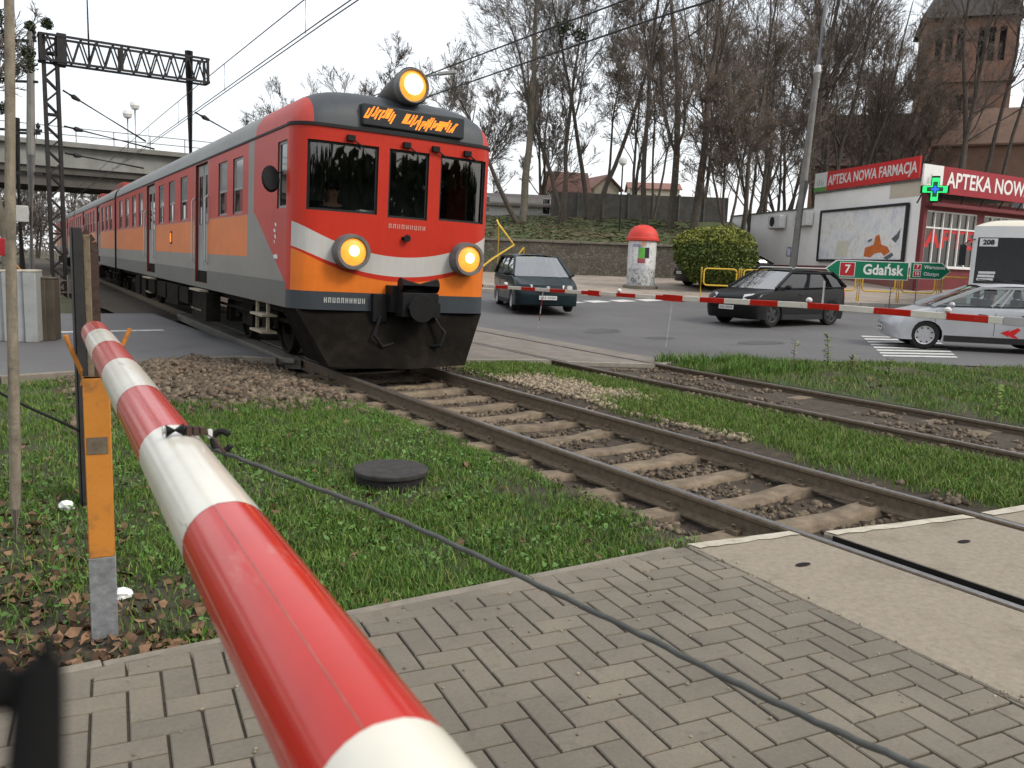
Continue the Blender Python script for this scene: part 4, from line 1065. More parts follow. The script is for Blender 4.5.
for i in range(len(edges)-1):
    a, b = edges[i], edges[i+1]; mb = MB(); n = 32; ss = np.linspace(a, b, 5)
    last = i == len(edges)-2
    # the folded aluminium tube has faint long seams
    pts = [bpt(s)-bpt(0) for s in ss]; x, y, _ = frame_of(bd); rows = []
    for s, p in zip(ss, pts):
        rr = brad(s) + .0004*(1 if (i % 2) else 0)
        rows.append([p + (x*math.cos(2*math.pi*j/n) + y*math.sin(2*math.pi*j/n))*rr*(1.0 if j % 8 else .985) for j in range(n)] )
    bb = len(mb.v)
    for r_ in rows: mb.v += [tuple(p) for p in r_]
    for k in range(len(rows)-1):
        for j in range(n): mb.f.append((bb+k*n+j, bb+k*n+(j+1) % n, bb+(k+1)*n+(j+1) % n, bb+(k+1)*n+j)); mb.m.append(0)
    if last: mb.f.append(tuple(bb+(len(rows)-1)*n+j for j in range(n))); mb.m.append(0)
    if i == 0: mb.f.append(tuple(bb+j for j in range(n))[::-1]); mb.m.append(0)
    mb.build('red_band' if (len(edges)-2-i) % 2 == 0 else 'white_band', M['boom_red'] if (len(edges)-2-i) % 2 == 0 else M['boom_white'], bt, smooth=40, fix=True)
x, y, _ = frame_of(bd); sm_ = pm('seam_grey', (.30, .13, .10), .5, .3, 30)
for an in (.15, 1.25, 2.2):
    mb = MB(); mb.tube([bpt(s)-bpt(0) + (x*math.cos(an)*-1 + y*math.sin(an))*(brad(s)-.0004) for s in np.linspace(edges[0], edges[-1], 12)], .0007, 5); mb.build('seam', sm_, bt)
# the little lamp clamped on the boom and its cable
s0 = .86; p0 = bpt(s0); upv = Vector((0, 0, 1)); side = bd.cross(upv).normalized()
lamp_t = thing('barrier_lamp', 'small black lamp clamped on top of the near barrier boom', 'lamp', p0 + upv*brad(s0)*.98 + side*.004); lamp_t.scale = (.78, .78, .9)
lb = MB(); lb.cyl(side*-.030+upv*.010, side*.004+upv*.011, .0115, n=14); lb.cyl(side*-.036+upv*.010, side*-.030+upv*.010, .0095, n=12, m=1)
lb.build('lamp_body', [M['black_paint'], M['white_paint']], lamp_t)
lc = MB()
for k in range(3):
    q = side*(.012+.013*k); lc.box(q.x-.005, q.x+.005, q.y-.008, q.y+.008, .0, .017-.002*k)
lc.box(*(lambda q: (q.x-.004, q.x+.004, q.y-.005, q.y+.005))(side*.052), -.006, .008, 1)
lc.build('clamp', [M['rust'], M['white_paint']], lamp_t)
lw = MB(); lw.tube([side*.045+upv*.002, side*.06+upv*-.008+bd*-.01, side*.075+upv*-.03+bd*-.03], .003, 6); lw.build('wire', M['rust'], lamp_t)
# the thick cable that hangs from the boom across the picture
def catm(pts, n=8):
    P = [pts[0]]+pts+[pts[-1]]; out = []
    for i in range(1, len(P)-2):
        for k in range(n):
            t = k/n; a, b, c, d = P[i-1], P[i], P[i+1], P[i+2]
            out.append(.5*((2*b)+(-a+c)*t+(2*a-5*b+4*c-d)*t*t+(-a+3*b-3*c+d)*t*t*t))
    out.append(Vector(pts[-1])); return out
cabp = [spot(188, 434, 2.05), spot(205, 446, 1.98), spot(235, 457, 1.92), spot(300, 482, 1.80), spot(375, 510, 1.66), spot(450, 543, 1.52), spot(540, 586, 1.38), spot(640, 634, 1.24), spot(730, 680, 1.12), spot(830, 728, 1.02), spot(930, 772, .93), spot(1060, 830, .84)]
cb = MB(); pp = catm(cabp, 7); cb.tube([p + Vector((0, 0, .0012*math.sin(i*1.9))) for i, p in enumerate(pp)], .0050, 10)
o = cb.build('hanging_cable', pm('cable_grey', (.075, .078, .072), .55, .2, 30), None); tag(o, 'thick grey cable hanging from the near boom lamp across to the lower right', 'cable')
lp = MB(); a0 = spot(222, 441, 1.96)
lp.tube([a0 + Vector((.022*math.cos(t)*CA, -.022*math.cos(t)*SA, .024*math.sin(t))) for t in np.linspace(.6, 5.9, 22)], .0075, 8)
tag(lp.build('cable_loop', pm('tape_black', (.02, .018, .018), .8, .3, 40), None), 'small dark loop of taped cable beside the barrier lamp', 'cable')
# boom rest: orange post with a wire fork
pr = thing('barrier_rest', 'orange steel post with a bent wire fork that catches the near boom', 'post', (.455, 3.77, -.09))
rot = Matrix.Rotation(R(-8), 4, 'Z')
b = MB(); b.box(-.052, .052, -.03, .03, .0, .40, 1, rot); b.box(-.050, .050, -.028, .028, .40, 1.16, 0, rot); 
b.poly([rot @ Vector(p) for p in ((-.05, -.028, 1.16), (.05, -.028, 1.16), (.05, .028, 1.16), (-.05, .028, 1.16))])
b.build('post', [M['orange_paint'], M['zinc']], pr, bevel=.004)
b = MB(); b.box(-.042, .036, -.0315, -.0285, .845, .915, 0, rot); b.build('worn_plate', pm('bare_patch', (.13, .105, .075), .8, .3, 30), pr)
b = MB(); b.tube([Vector((-.05, 0, 1.13)), Vector((-.055, 0, 1.19)), Vector((-.098, 0, 1.31)), Vector((-.104, 0, 1.335))], .009, 8); b.build('fork_arm', M['orange_paint'], pr)
b = MB(); b.tube([Vector((.05, 0, 1.13)), Vector((.058, 0, 1.19)), Vector((.128, 0, 1.345)), Vector((.134, 0, 1.358))], .009, 8); b.build('fork_arm', M['orange_paint'], pr)
# old steel post behind it
sp = thing('steel_post', 'tall dark steel channel post filled with old timber behind the orange post', 'post', (.675, 5.92, -.12)); sp.scale = (.8, 1, 1)
b = MB(); b.box(-.095, -.02, -.06, -.048, 0, 1.83); b.box(-.095, -.083, -.06, .06, 0, 1.83); b.box(-.095, -.02, .048, .06, 0, 1.83); b.build('channel', M['dark_steel'], sp, bevel=.004)
b = MB(); b.box(-.018, .035, -.045, .05, 0, 1.79); b.build('timber', M['old_wood'], sp, bevel=.008)
b = MB(); prof = [(-.015, 1.80), (.02, 1.775), (.048, 1.74), (.06, 1.69), (.06, 0)]
for i in range(4): b.bar((prof[i][0], -.03, prof[i][1]), (prof[i+1][0], -.03, prof[i+1][1]), .065, .018, 0, (0, 1, 0))
b.build('bent_flat', M['rust'], sp)
# thin weathered pole at the left edge
tp = MB(); q = spot(15.5, 550, 4.55); q.z = -.12
topq = spot(7.5, -60, 4.55)
ps = [q + (topq-q)*t + Vector((.004*math.sin(9*t), 0, 0)) for t in np.linspace(0, 1, 14)]
tp.tube(ps, [.030-.007*t for t in np.linspace(0, 1, 14)], 12)
tag(tp.build('wooden_pole', pm('weathered_pole', (.235, .2, .15), .85, .28, 9, .4, 60, stretch=(3, 3, .5), dirt=(.1, .085, .07), dscale=7, damt=.58)), 'thin weathered pole standing in the grass at the left picture edge', 'pole')
# black cable at the left
bc = MB(); bc.tube(catm([spot(-40, 372, 5.2), spot(0, 393, 5.2), spot(30, 408, 5.2), spot(72, 427, 5.2), spot(86, 436, 5.3)], 6), .009, 8)
tag(bc.build('black_cable', M['black_paint']), 'black cable running behind the thin pole to the steel post', 'cable')
# concrete shaft ring with its lid
_r, _f, _z = ray(391, 468); _t = (.05-CAM_H)/_z; _p = W(_r*_t, _f*_t, -.09)
mh = thing('shaft_cover', 'round dark concrete shaft cover sunk in the grass', 'shaft cover', _p)
b = MB(); b.lathe([(.255, 0), (.258, .10), (.25, .105)], 40); b.build('ring', pm('dark_concrete', (.022, .021, .02), .9, .3, 18, .4, 60), mh)
b = MB(); b.lathe([(.272, .105), (.276, .112), (.276, .135), (.268, .142), (.001, .147)], 40); b.build('lid', pm('lid_concrete', (.045, .042, .041), .9, .3, 18, .4, 60), mh)
# litter
def crumple(name, loc, s, label, seed):
    r = random.Random(seed); bm = bmesh.new(); bmesh.ops.create_icosphere(bm, subdivisions=2, radius=s)
    for v in bm.verts: v.co *= r.uniform(.6, 1.15); v.co.z *= .7
    me = bpy.data.meshes.new(name); bm.to_mesh(me); bm.free(); me.materials.append(M['paper']); o = bpy.data.objects.new(name, me); C.objects.link(o); o.location = loc
    return tag(o, label, 'litter')
M['paper'] = pm('paper', (.75, .75, .73), .8, .06, 20)
crumple('paper_scrap', spot(123, 594, 3.85), .042, 'white crumpled paper lying right of the orange post', 1)
crumple('paper_scrap', spot(66, 506, 5.1), .05, 'white crumpled paper lying at the foot of the dark steel post', 2)
# very near dark handrail end at the lower left corner
hr_ = thing('handlebar', 'blurred black handlebar end right in front of the camera at bottom left', 'handlebar', spot(42, 720, .13))
b = MB(); o0 = spot(42, 720, .13)
b.tube([spot(46, 644, .13)-o0, spot(43, 664, .13)-o0, spot(38, 720, .127)-o0, spot(34, 800, .124)-o0], [.0016, .0032, .0040, .0044], 14); b.build('grip', M['rubber'], hr_)
b = MB(); b.tube([spot(38, 708, .13)-o0, spot(12, 692, .13)-o0, spot(-40, 674, .127)-o0], [.003, .0036, .0036], 12); b.build('lever', M['rubber'], hr_)

# ------------------------------------------------------------------ the far barrier
fb = thing('far_barrier', 'long thin red and white barrier boom across the road beyond both tracks', 'barrier boom', (12.0, 6, 1.0))
def fbp(y): return Vector((12.0-12.0, y-6.0, float(np.interp(y, [4, 6, 9, 13, 17, 26], [1.05, 1.04, 1.05, .98, .94, .86]))-1.0))
y = 5.95; i = 0
seg = [5.95, 6.15, 6.75, 7.3]
while seg[-1] < 26: seg.append(seg[-1]+.62)
for i in range(len(seg)-1):
    a, b_ = fbp(seg[i]), fbp(seg[i+1]); mb = MB(); mb.bar(a, b_, .05, .10 if seg[i] < 12.4 else .085, 0, (0, 0, 1))
    mb.build('red_band' if i % 2 else 'white_band', M['boom_red'] if i % 2 else M['boom_white'], fb, bevel=.008)
mb = MB(); mb.bar(fbp(5.94), fbp(4.0), .06, .12, 0, (0, 0, 1)); mb.build('bare_end', M['alu'], fb, bevel=.006)
for (yy, w) in ((16.9, .012), (12.4, .010)):
    mb = MB(); p = fbp(yy); n = 5
    for k in range(n):
        z0 = p.z-.04-(p.z+.96)*k/n*1.0; z1 = p.z-.04-(p.z+.96)*(k+1)/n*1.0
        mb.cyl((p.x-.1*k/n, p.y, z0), (p.x-.1*(k+1)/n, p.y, z1), w, n=8, m=(k % 2) if yy > 15 else 0)
    mb.build('drop_rod', [M['white_paint'], M['boom_red']], fb)
for yy in (14.05, 9.15, 6.75, 18.6):
    mb = MB(); p = fbp(yy)+Vector((0, 0, .075)); mb.lathe([(.025, -.04), (.03, -.02)], 10, 1, Matrix.Translation(p)); mb.lathe([(.03, -.02), (.052, .0), (.052, .03), (.03, .055), (.001, .062)], 14, 0, Matrix.Translation(p)); mb.build('boom_lamp', [M['lamp_glass'] if 'lamp_glass' in M else M['white_paint'], M['boom_red']], fb)
mb = MB(); p = fbp(8.88); mb.cyl(p, p+Vector((0, 0, .42)), .018, n=8); mb.build('marker_rod', M['white_paint'], fb)
mb = MB(); p = fbp(12.4); mb.bar(p+Vector((0, -.3, 0)), p+Vector((0, .25, 0)), .07, .125, 0, (0, 0, 1)); mb.build('joint_sleeve', M['boom_red'], fb)
mb = MB(); p = fbp(15.0); mb.bar(p+Vector((0, -.3, .0)), p+Vector((0, .1, .0)), .07, .12, 0, (0, 0, 1)); mb.build('joint_sleeve', M['boom_red'], fb)
# ------------------------------------------------------------------ cars
def carpaint(name, col, rough=.25, metal=0.0, coat=.15):
    m, nt, b = newmat(name); v = coords(nt); n = noise(nt, v, 2.0, 5, .6)
    nt.links.new(ramp(nt, n, [(.3, sc(col, .92)), (.7, sc(col, 1.06))]), b.inputs['Base Color'])
    b.inputs['Roughness'].default_value = rough; b.inputs['Metallic'].default_value = metal
    b.inputs['Coat Weight'].default_value = coat; b.inputs['Specular IOR Level'].default_value = .12; b.inputs['Coat Roughness'].default_value = .04; return m
M['tyre'] = pm('tyre', (.016, .016, .016), .85, .2, 20); M['plastic'] = pm('black_plastic', (.02, .02, .021), .6, .2, 12)
M['rim_silver'] = pm('wheel_silver', (.48, .48, .49), .35, .1, 20, metal=.5); M['rim_dark'] = pm('wheel_dark', (.05, .05, .052), .4, .1, 20, metal=.4)
M['screen_glass'] = glass('screen_glass', (.5, .55, .56), .03, .95, .30)
M['car_glass'] = glass('car_glass', (.20, .22, .22)); M['car_glass_dark'] = glass('car_glass_dark', (.05, .055, .055)); M['car_glass_clear'] = glass('car_glass_clear', (.62, .68, .66))
M['lens'] = pm('lamp_lens', (.55, .55, .56), .12, .1, 20, spec=.9); M['lens_red'] = pm('tail_lens', (.35, .02, .015), .15, .1, 20); M['lens_red_lit'] = glow('tail_lit', (1, .08, .03), .9)
M['lens_amber'] = pm('amber_lens', (.6, .2, .02), .15, .1, 20); M['plate'] = pm('number_plate', (.62, .62, .6), .5, .06, 20); M['chrome'] = pm('chrome', (.55, .55, .55), .15, .05, 10, metal=.9)
M['seat'] = pm('car_seat', (.06, .06, .065), .9, .2, 12); M['inside'] = pm('car_inside', (.05, .05, .051), .9, .2, 8)
def car(name, label, loc, rz, paint, L, Wd, contour, belt, roof, wb, fx, rw, glassm, rim, pill, lamps, group=None, spokes=7, tail='lens_red', clad=None):
    """local axes: +x forward, y left, z up. contour: top line from the front bumper foot to the rear foot"""
    t = thing(name, label, 'car', loc, rz, group)
    hw = Wd/2; axf = fx; axr = fx-wb
    def arch(cx):
        return [(cx+rw*1.16*math.cos(a), rw+rw*1.16*math.sin(a)) for a in np.linspace(math.pi+.42, -.42, 12)]
    sill = .20
    bot = []
    for cx in (axr, axf): bot += [(x, max(z, sill)) for x, z in arch(cx)]
    ring = contour + [(contour[-1][0]+.06, sill)] + bot + [(contour[0][0]-.06, sill)]
    N = len(ring); hl = L/2
    def slice_(fy, dx, dz):
        out = []
        for x, z in ring:
            k = min(1, abs(x)/hl); xx = x*(1-dx*k**4/hl); zz = z - dz*max(0, (z-.45)/.5)
            out.append((xx, fy*hw, zz))
        return out
    sl = [(1.0, .26, .075), (.985, .20, .03), (.93, .12, .005), (.8, .05, 0), (.5, .012, 0), (0, 0, 0)]
    sl = sl + [(-a, b, c) for a, b, c in sl[-2::-1]]
    mb = MB(); b0 = 0; S_ = [slice_(*q) for q in sl]
    for s_ in S_: mb.v += s_
    for i in range(len(S_)-1):
        for j in range(N):
            k = (j+1) % N; low = (ring[j][1] < .33 and ring[k][1] < .33) or (j >= len(contour) and k >= len(contour))
            arch_ = j >= len(contour) and j < N-1
            mb.f.append((i*N+j, (i+1)*N+j, (i+1)*N+k, i*N+k)); mb.m.append(1 if arch_ else 0)
    mb.f.append(tuple(range(N))); mb.m.append(0)
    mb.f.append(tuple((len(S_)-1)*N+i for i in range(N))[::-1]); mb.m.append(0)
    body = mb.build('body', [paint, M['plastic']], t, smooth=38, fix=True)
    (xa, za), (xb, zb), (xc, zc), (xd, zd) = belt[0], roof[0], roof[1], belt[1]
    yb, yr = hw*.945, hw*.735
    def side(u, h, s, dep=0):                 # u 0..1 front to rear along belt/roof, h 0..1 up
        x0, z0 = xa+(xd-xa)*u, za+(zd-za)*u; x1, z1 = xb+(xc-xb)*u, zb+(zc-zb)*u - .05
        bul = .035*math.sin(math.pi*min(1, h))
        return Vector((x0+(x1-x0)*h, s*(yb+(yr-yb)*h+bul-dep), z0+(z1-z0)*h))
    # roof
    rf = MB(); rows = []
    for i in range(9):
        a = i/8; x = xb+(xc-xb)*a; z = zb+(zc-zb)*a + .035*math.sin(math.pi*a)
        rows.append([(x + (.05*(1-c*c) if i == 0 else 0) - (.04*(1-c*c) if i == 8 else 0), c*(yr+.02), z - .05*abs(c)**3) for c in np.linspace(-1, 1, 11)])
    rf.grid(rows); rf.grid([[(p[0], p[1], p[2]-.03) for p in r_] for r_ in rows], 0, True)
    for s in (-1, 1):
        rf.bar(side(0, 0, s), side(0, 1, s), .07, .06); rf.bar(side(1, 0, s), side(1, 1, s), .10, .07)
        for h0, h1 in ((1, 1),):
            for a, b_ in ((0, .33), (.33, .66), (.66, 1)): rf.bar(side(a, .97, s), side(b_, .97, s), .06, .05)
        for u0, u1 in pill:
            for c in np.linspace(u0, u1, max(2, int((u1-u0)/.04)+1)): rf.bar(side(c, -.02, s, .012), side(c, 1, s, .012), .07, .03)
    rf.build('roof', paint, t, smooth=40)
    # glass
    def pane(nm, pts, m_=None): g = MB(); g.grid(pts); return g.build(nm, m_ or glassm, t, smooth=60)
    wsg = [[Vector((xa+.05*(1-c*c)+.02, c*yb*.97, za-.02)), Vector((xb+.03*(1-c*c), c*yr*.97, zb-.02-.03*c*c))] for c in np.linspace(-1, 1, 9)]
    pane('windscreen', wsg, M['screen_glass'])
    pane('rear_window', [[Vector((xd-.04*(1-c*c), c*yb*.95, zd)), Vector((xc-.03*(1-c*c), c*yr*.95, zc-.03-.03*c*c))] for c in np.linspace(-1, 1, 9)])
    gaps = [0]+[p for q in pill for p in q]+[1]
    for s in (-1, 1):
        for a, b_ in zip(gaps[0::2], gaps[1::2]):
            pane('side_window', [[side(u, h, s, .022) for h in (0, .5, .97)] for u in np.linspace(a+.01, b_-.01, 4)])
    # black rubber beltline, handles, door gaps, mirrors
    tr_ = MB()
    for s in (-1, 1):
        for a, b_ in zip(np.linspace(0, .9, 10), np.linspace(.1, 1, 10)): tr_.bar(side(a, 0, s, -.004), side(b_, 0, s, -.004), .022, .022)
    tr_.build('window_trim', M['plastic'], t)
    for s in (-1, 1):
        m_ = MB(); p = side(.1, .08, s, -.13); m_.lathe([(.001, -.055), (.07, -.04), (.09, .0), (.085, .05), (.05, .075), (.001, .08)], 12, 0, Matrix.Translation(p) @ Matrix.Rotation(-math.pi/2, 4, 'Y') @ Matrix.Diagonal((.75, 1.15, .8, 1)))
        m_.bar(side(.1, .03, s, 0), p, .05, .04); m_.build('mirror', M['plastic'] if clad != 'mirror' else paint, t, smooth=60)
        dg = MB(); yy = s*(hw+.0015)
        for u in [0.03]+[(a+b_)/2 for a, b_ in pill[:-1]]+([pill[-1][0]] if pill else []):
            x = side(u, 0, s).x
            dg.box(x-.004, x+.004, yy-.002, yy+.001, .36, za-.10)
        dg.build('door_gap', M['plastic'], t, smooth=0)
        for u in [max(.05, (a+b_)/2-.06) for a, b_ in pill[:-1]]+[pill[-1][0]-.07]:
            x = side(u, 0, s).x; h = MB(); h.bar((x, yy*1.006, za-.16), (x+.17, yy*1.006, za-.15), .03, .028); h.build('door_handle', M['plastic'] if clad else paint, t, bevel=.008)
        sk = MB(); sk.box(axr+rw*1.25, axf-rw*1.25, s*hw-.02, s*hw+.008, .19, .33); sk.build('sill', M['plastic'], t, bevel=.01)
    # wheels
    for cx in (axf, axr):
        for s in (-1, 1):
            wt = Matrix.Translation((cx, s*(hw-.10), rw)) @ Matrix.Rotation(-s*math.pi/2, 4, 'X')
            w = MB(); w.lathe([(rw*.62, -.10), (rw*.93, -.10), (rw, -.07), (rw, .07), (rw*.94, .098), (rw*.66, .10), (rw*.64, .07)], 30, 0, wt); wo = w.build('wheel', M['tyre'], t, smooth=40)
            q = MB(); q.lathe([(rw*.655, .06), (rw*.66, .098), (rw*.60, .09), (rw*.56, .045)], 30, 0, wt); q.lathe([(.001, .085), (rw*.16, .085), (rw*.18, .06)], 16, 0, wt)
            for k in range(spokes):
                a = 2*math.pi*k/spokes; c, s2 = math.cos(a), math.sin(a); w0, w1 = .05, .085
                P = [(rw*.1*c-w0*s2, rw*.1*s2+w0*c, .082), (rw*.1*c+w0*s2, rw*.1*s2-w0*c, .082), (rw*.61*c+w1*s2*.55, rw*.61*s2-w1*c*.55, .075), (rw*.61*c-w1*s2*.55, rw*.61*s2+w1*c*.55, .075)]
                q.prism([wt @ Vector(p) for p in P], wt.to_3x3() @ Vector((0, 0, -1)), .03)
            q.lathe([(.001, .02), (rw*.6, .02)], 24, 1, wt); q.build('rim', [rim, M['plastic']], wo, smooth=30)
    # lamps, plate, grille
    fxx = contour[0][0]
    for s in (-1, 1):
        pts, rear = lamps
        l = MB(); l.grid([[Vector((x, s*y*hw, z)) for (x, y, z) in row] for row in pts]); l.build('headlight', M['lens'], t, smooth=60)
        r_ = MB(); r_.grid([[Vector((x, s*y*hw, z)) for (x, y, z) in row] for row in rear]); r_.build('taillight', M[tail], t, smooth=60)
    # interior: floor, dash, seats
    it = MB(); it.box(xd+.1, xa-.1, -hw*.86, hw*.86, .4, min(za, zd)-.16); it.build('interior', M['inside'], t)
    for x in (xa-1.15 if xa-xd > 2.2 else xa-1.05, xa-2.0):
        for s in (-1, 1):
            se = MB(); se.box(x-.12, x+.0, s*.38-.23, s*.38+.23, .6, za+.18); se.box(x-.10, x-.02, s*.38-.13, s*.38+.13, za+.2, za+.40); se.build('seat', M['seat'], t, bevel=.03)
    return t
def face_pt(p, h): return p
def front_bits(t, x, w, z0, z1, plate_z, paint, grille=True, bow=.1):
    g = MB()
    if grille:
        g.grid([[(x+bow*(1-c*c)-.0, c*w, z) for z in (z0, z1)] for c in np.linspace(-1, 1, 9)]); g.build('grille', M['plastic'], t)
    p = MB(); p.box(x+bow+.004, x+bow+.02, -.26, .26, plate_z-.057, plate_z+.057); po = p.build('licence_plate', M['plate'], t)
    r = random.Random(int(plate_z*1000)); q = MB()
    for k in range(7):
        y = -.2+k*.062+(.03 if k > 2 else 0); q.box(x+bow+.0205, x+bow+.022, y-.02, y-.008, plate_z-.03, plate_z+.03); q.box(x+bow+.0205, x+bow+.022, y-.02, y+.014, plate_z+r.choice((-.03, 0, .02)), plate_z+r.choice((-.03, 0, .02))+.012) if r.random() < .0 else None
        q.box(x+bow+.0205, x+bow+.022, y+.004, y+.016, plate_z-.03, plate_z+.03)
    q.build('plate_letters', M['black_paint'], po)
def head_dir(pf, pr): d = Vector(pf)-Vector(pr); return math.atan2(d.y, d.x)
# dark green minivan coming towards the crossing
A, B = spot(541, 313.5, 25.4), spot(519, 305, 28.9)
van_c = [(2.30, .24), (2.36, .48), (2.33, .62), (2.22, .80), (1.75, .96), (1.35, 1.06), (.6, 1.04), (-1.2, 1.06), (-2.2, 1.08), (-2.32, .9), (-2.36, .5), (-2.30, .26)]
P = ground(532, 26.6); dirv = Vector((.17*CA - .985*SA, -.17*SA - .985*CA, 0))
M['paint_green'] = carpaint('paint_green', (.012, .022, .026), .25)
van = car('minivan', 'dark green minivan waiting behind the far barrier with its front to the tracks', P, math.atan2(dirv.y, dirv.x), M['paint_green'], 4.7, 1.84, van_c, ((1.42, 1.05), (-2.22, 1.07)), ((.42, 1.66), (-1.85, 1.68)), 2.83, 1.40, .325, M['car_glass_clear'], M['rim_silver'], [(.30, .34), (.64, .68)],
    ([[(2.30, .50, .64), (2.24, .48, .80)], [(2.24, .72, .64), (2.13, .70, .81)], [(2.07, .93, .66), (1.90, .92, .82)]], [[(-2.30, .75, .75), (-2.28, .75, 1.0)], [(-2.16, .99, .75), (-2.16, .99, 1.0)]]))
front_bits(van, 2.26, .62, .56, .70, .44, None, True, .10)
bgd = MB(); bgd.lathe([(.001, .02), (.07, .012), (.075, 0)], 16, 0, Matrix.Translation((2.36, 0, .70)) @ Matrix.Rotation(math.pi/2, 4, 'Y')); bgd.box(2.35, 2.372, -.42, .42, .685, .705); bgd.build('badge_bar', M['chrome'], van)
# black compact suv
suv_c = [(2.06, .26), (2.13, .46), (2.12, .62), (2.04, .80), (1.80, .93), (1.25, 1.01), (.95, 1.05), (-.6, 1.07), (-1.7, 1.12), (-2.02, 1.14), (-2.12, .95), (-2.14, .55), (-2.06, .30)]
pf, pr = ground(760, 23.2), ground(832, 25.0)
M['paint_black'] = carpaint('paint_black', (.008, .008, .009), .3)
hd = head_dir(pf, pr); fl_ = Vector((math.cos(hd), math.sin(hd), 0)); lf = Vector((-fl_.y, fl_.x, 0))
c0 = (pf+pr)/2 - lf*.78; c0.z = .0+float(rise(24))
suv = car('suv', 'black compact suv driving left with lit red tail lamp behind the barrier', c0, hd, M['paint_black'], 4.3, 1.80, suv_c, ((1.15, 1.05), (-1.98, 1.14)), ((.28, 1.58), (-1.52, 1.60)), 2.63, 1.28, .35, M['car_glass_dark'], M['rim_dark'], [(.40, .45), (.74, .80)],
    ([[(2.08, .55, .74), (1.98, .52, .87)], [(2.0, .78, .75), (1.86, .76, .90)], [(1.86, .95, .78), (1.62, .93, .93)]], [[(-2.09, .70, .86), (-2.02, .70, 1.10)], [(-1.92, 1.0, .86), (-1.88, .99, 1.10)]]), tail='lens_red_lit', clad='trim', spokes=5)
front_bits(suv, 2.04, .55, .52, .78, .50, None, True, .10)
rr_ = MB()
for s in (-1, 1): rr_.tube([(.2, s*.62, 1.60), (.1, s*.62, 1.645), (-1.3, s*.62, 1.66), (-1.42, s*.62, 1.61)], .018, 6)
rr_.build('roof_rail', M['alu'], suv)
# silver hatchback with a driver
sil_c = [(1.93, .22), (2.0, .40), (1.99, .55), (1.90, .70), (1.60, .82), (1.15, .93), (.85, .97), (-.6, .99), (-1.7, 1.04), (-1.92, 1.0), (-1.98, .7), (-1.97, .45), (-1.9, .26)]
pf = ground(922, 18.9); dirv = Vector((-.975*CA + .22*SA, .975*SA + .22*CA, 0)).normalized(); hd = math.atan2(dirv.y, dirv.x); lf = Vector((-dirv.y, dirv.x, 0))
M['paint_silver'] = carpaint('paint_silver', (.46, .47, .49), .32, .35)
c0 = pf - dirv*1.22 - lf*.74; c0.z = 0
hat = car('hatchback', 'silver hatchback with red arrow stickers on its doors and a driver inside', c0, hd, M['paint_silver'], 4.0, 1.70, sil_c, ((1.12, .965), (-1.75, 1.03)), ((.08, 1.46), (-1.25, 1.48)), 2.5, 1.22, .31, M['car_glass_clear'], M['rim_silver'], [(.42, .48), (.76, .82)],
    ([[(1.93, .55, .62), (1.80, .52, .75)], [(1.84, .80, .63), (1.62, .76, .80)], [(1.70, .95, .64), (1.38, .93, .85)]], [[(-1.9, .70, .80), (-1.86, .70, 1.0)], [(-1.74, 1.0, .80), (-1.7, .99, 1.0)]]), clad='mirror', spokes=8)
front_bits(hat, 1.90, .5, .36, .50, .42, None, True, .10)
hl_ = hat.matrix_basis
ar = MB()
def arrow(x0, z0, k, s=1):
    Y = .853
    P = [(0, 0), (.20, .08), (.17, .03), (.36, .13), (.42, .08), (.30, -.04), (.42, -.13), (.26, -.10), (.17, -.05), (.20, -.10)]
    return [(x0-p[0]*k, Y, z0+p[1]*k) for p in P]
for x0, z0, k in ((-.30, .44, .95), (-.75, .70, .8)):
    ar.poly(arrow(x0, z0, k)); ar.poly([(p[0], -p[1], p[2]) for p in arrow(x0, z0, k)][::-1])
ar.build('arrow_sticker', pm('sticker_red', (.55, .02, .025), .4, .08, 8), hat, smooth=0)
cd = thing
dvr = seated_person('driver in dark clothes sitting in the silver hatchback', hl_ @ Vector((-.18, .36, .50)), hd, M['cloth_grey'])
# the black car parked behind the hedge
pk = ground(722, 38.2, .12); pk.z = pz(0, 38.2)
dirv = Vector((-.97*CA - .25*SA, .97*SA - .25*CA, 0)); hd = math.atan2(dirv.y, dirv.x)
pc = car('parked_car', 'black car parked behind the round bush with only its nose showing', pk, hd, M['paint_black'], 4.3, 1.8, suv_c, ((1.15, 1.05), (-1.98, 1.1)), ((.3, 1.45), (-1.4, 1.46)), 2.6, 1.28, .31, M['car_glass_dark'], M['rim_dark'], [(.40, .45), (.74, .80)],
    ([[(2.08, .55, .70), (1.98, .52, .80)], [(2.0, .78, .70), (1.86, .76, .82)], [(1.86, .95, .70), (1.62, .93, .82)]], [[(-2.09, .70, .86), (-2.02, .70, 1.05)], [(-1.92, 1.0, .86), (-1.88, .99, 1.05)]]))
front_bits(pc, 2.04, .55, .52, .7, .58, None, True, .10)
# bus: front corner seen behind the hatchback
_a, _b = -.50, -.866; _c = spot(971, 260, 28.0); _n = W(_b, -_a)
bp = Vector((_c.x - _n.x*1.25, _c.y - _n.y*1.25, float(rise(27))-.01)); dirv = W(_a, _b); hd = math.atan2(dirv.y, dirv.x)
M['bus_cream'] = carpaint('bus_cream', (.66, .62, .52), .35); M['bus_glass'] = glass('bus_glass', (.48, .52, .52), .02, .6, .04)
bus = thing('bus', 'cream and white bus with a dark windscreen waiting behind the silver hatchback', 'bus', bp, hd)
HB, LB = 1.25, 10.5
def bsec(x, y, z): return Vector((x, y, z))
b = MB()
def bfront(u, z, dep):                    # u across the front, bowed
    k = u/HB; lean = max(0, z-1.25)*.10
    return Vector((-.10*k*k - (.25 if abs(k) > .97 else 0)*0 - lean - dep, -u, z))
b.wall(np.linspace(-HB, HB, 11), [.32, .9, 1.2, 2.95, 3.15], [(-1.12, 1.12, 1.28, 2.78)], bfront, .05, 0, 1)
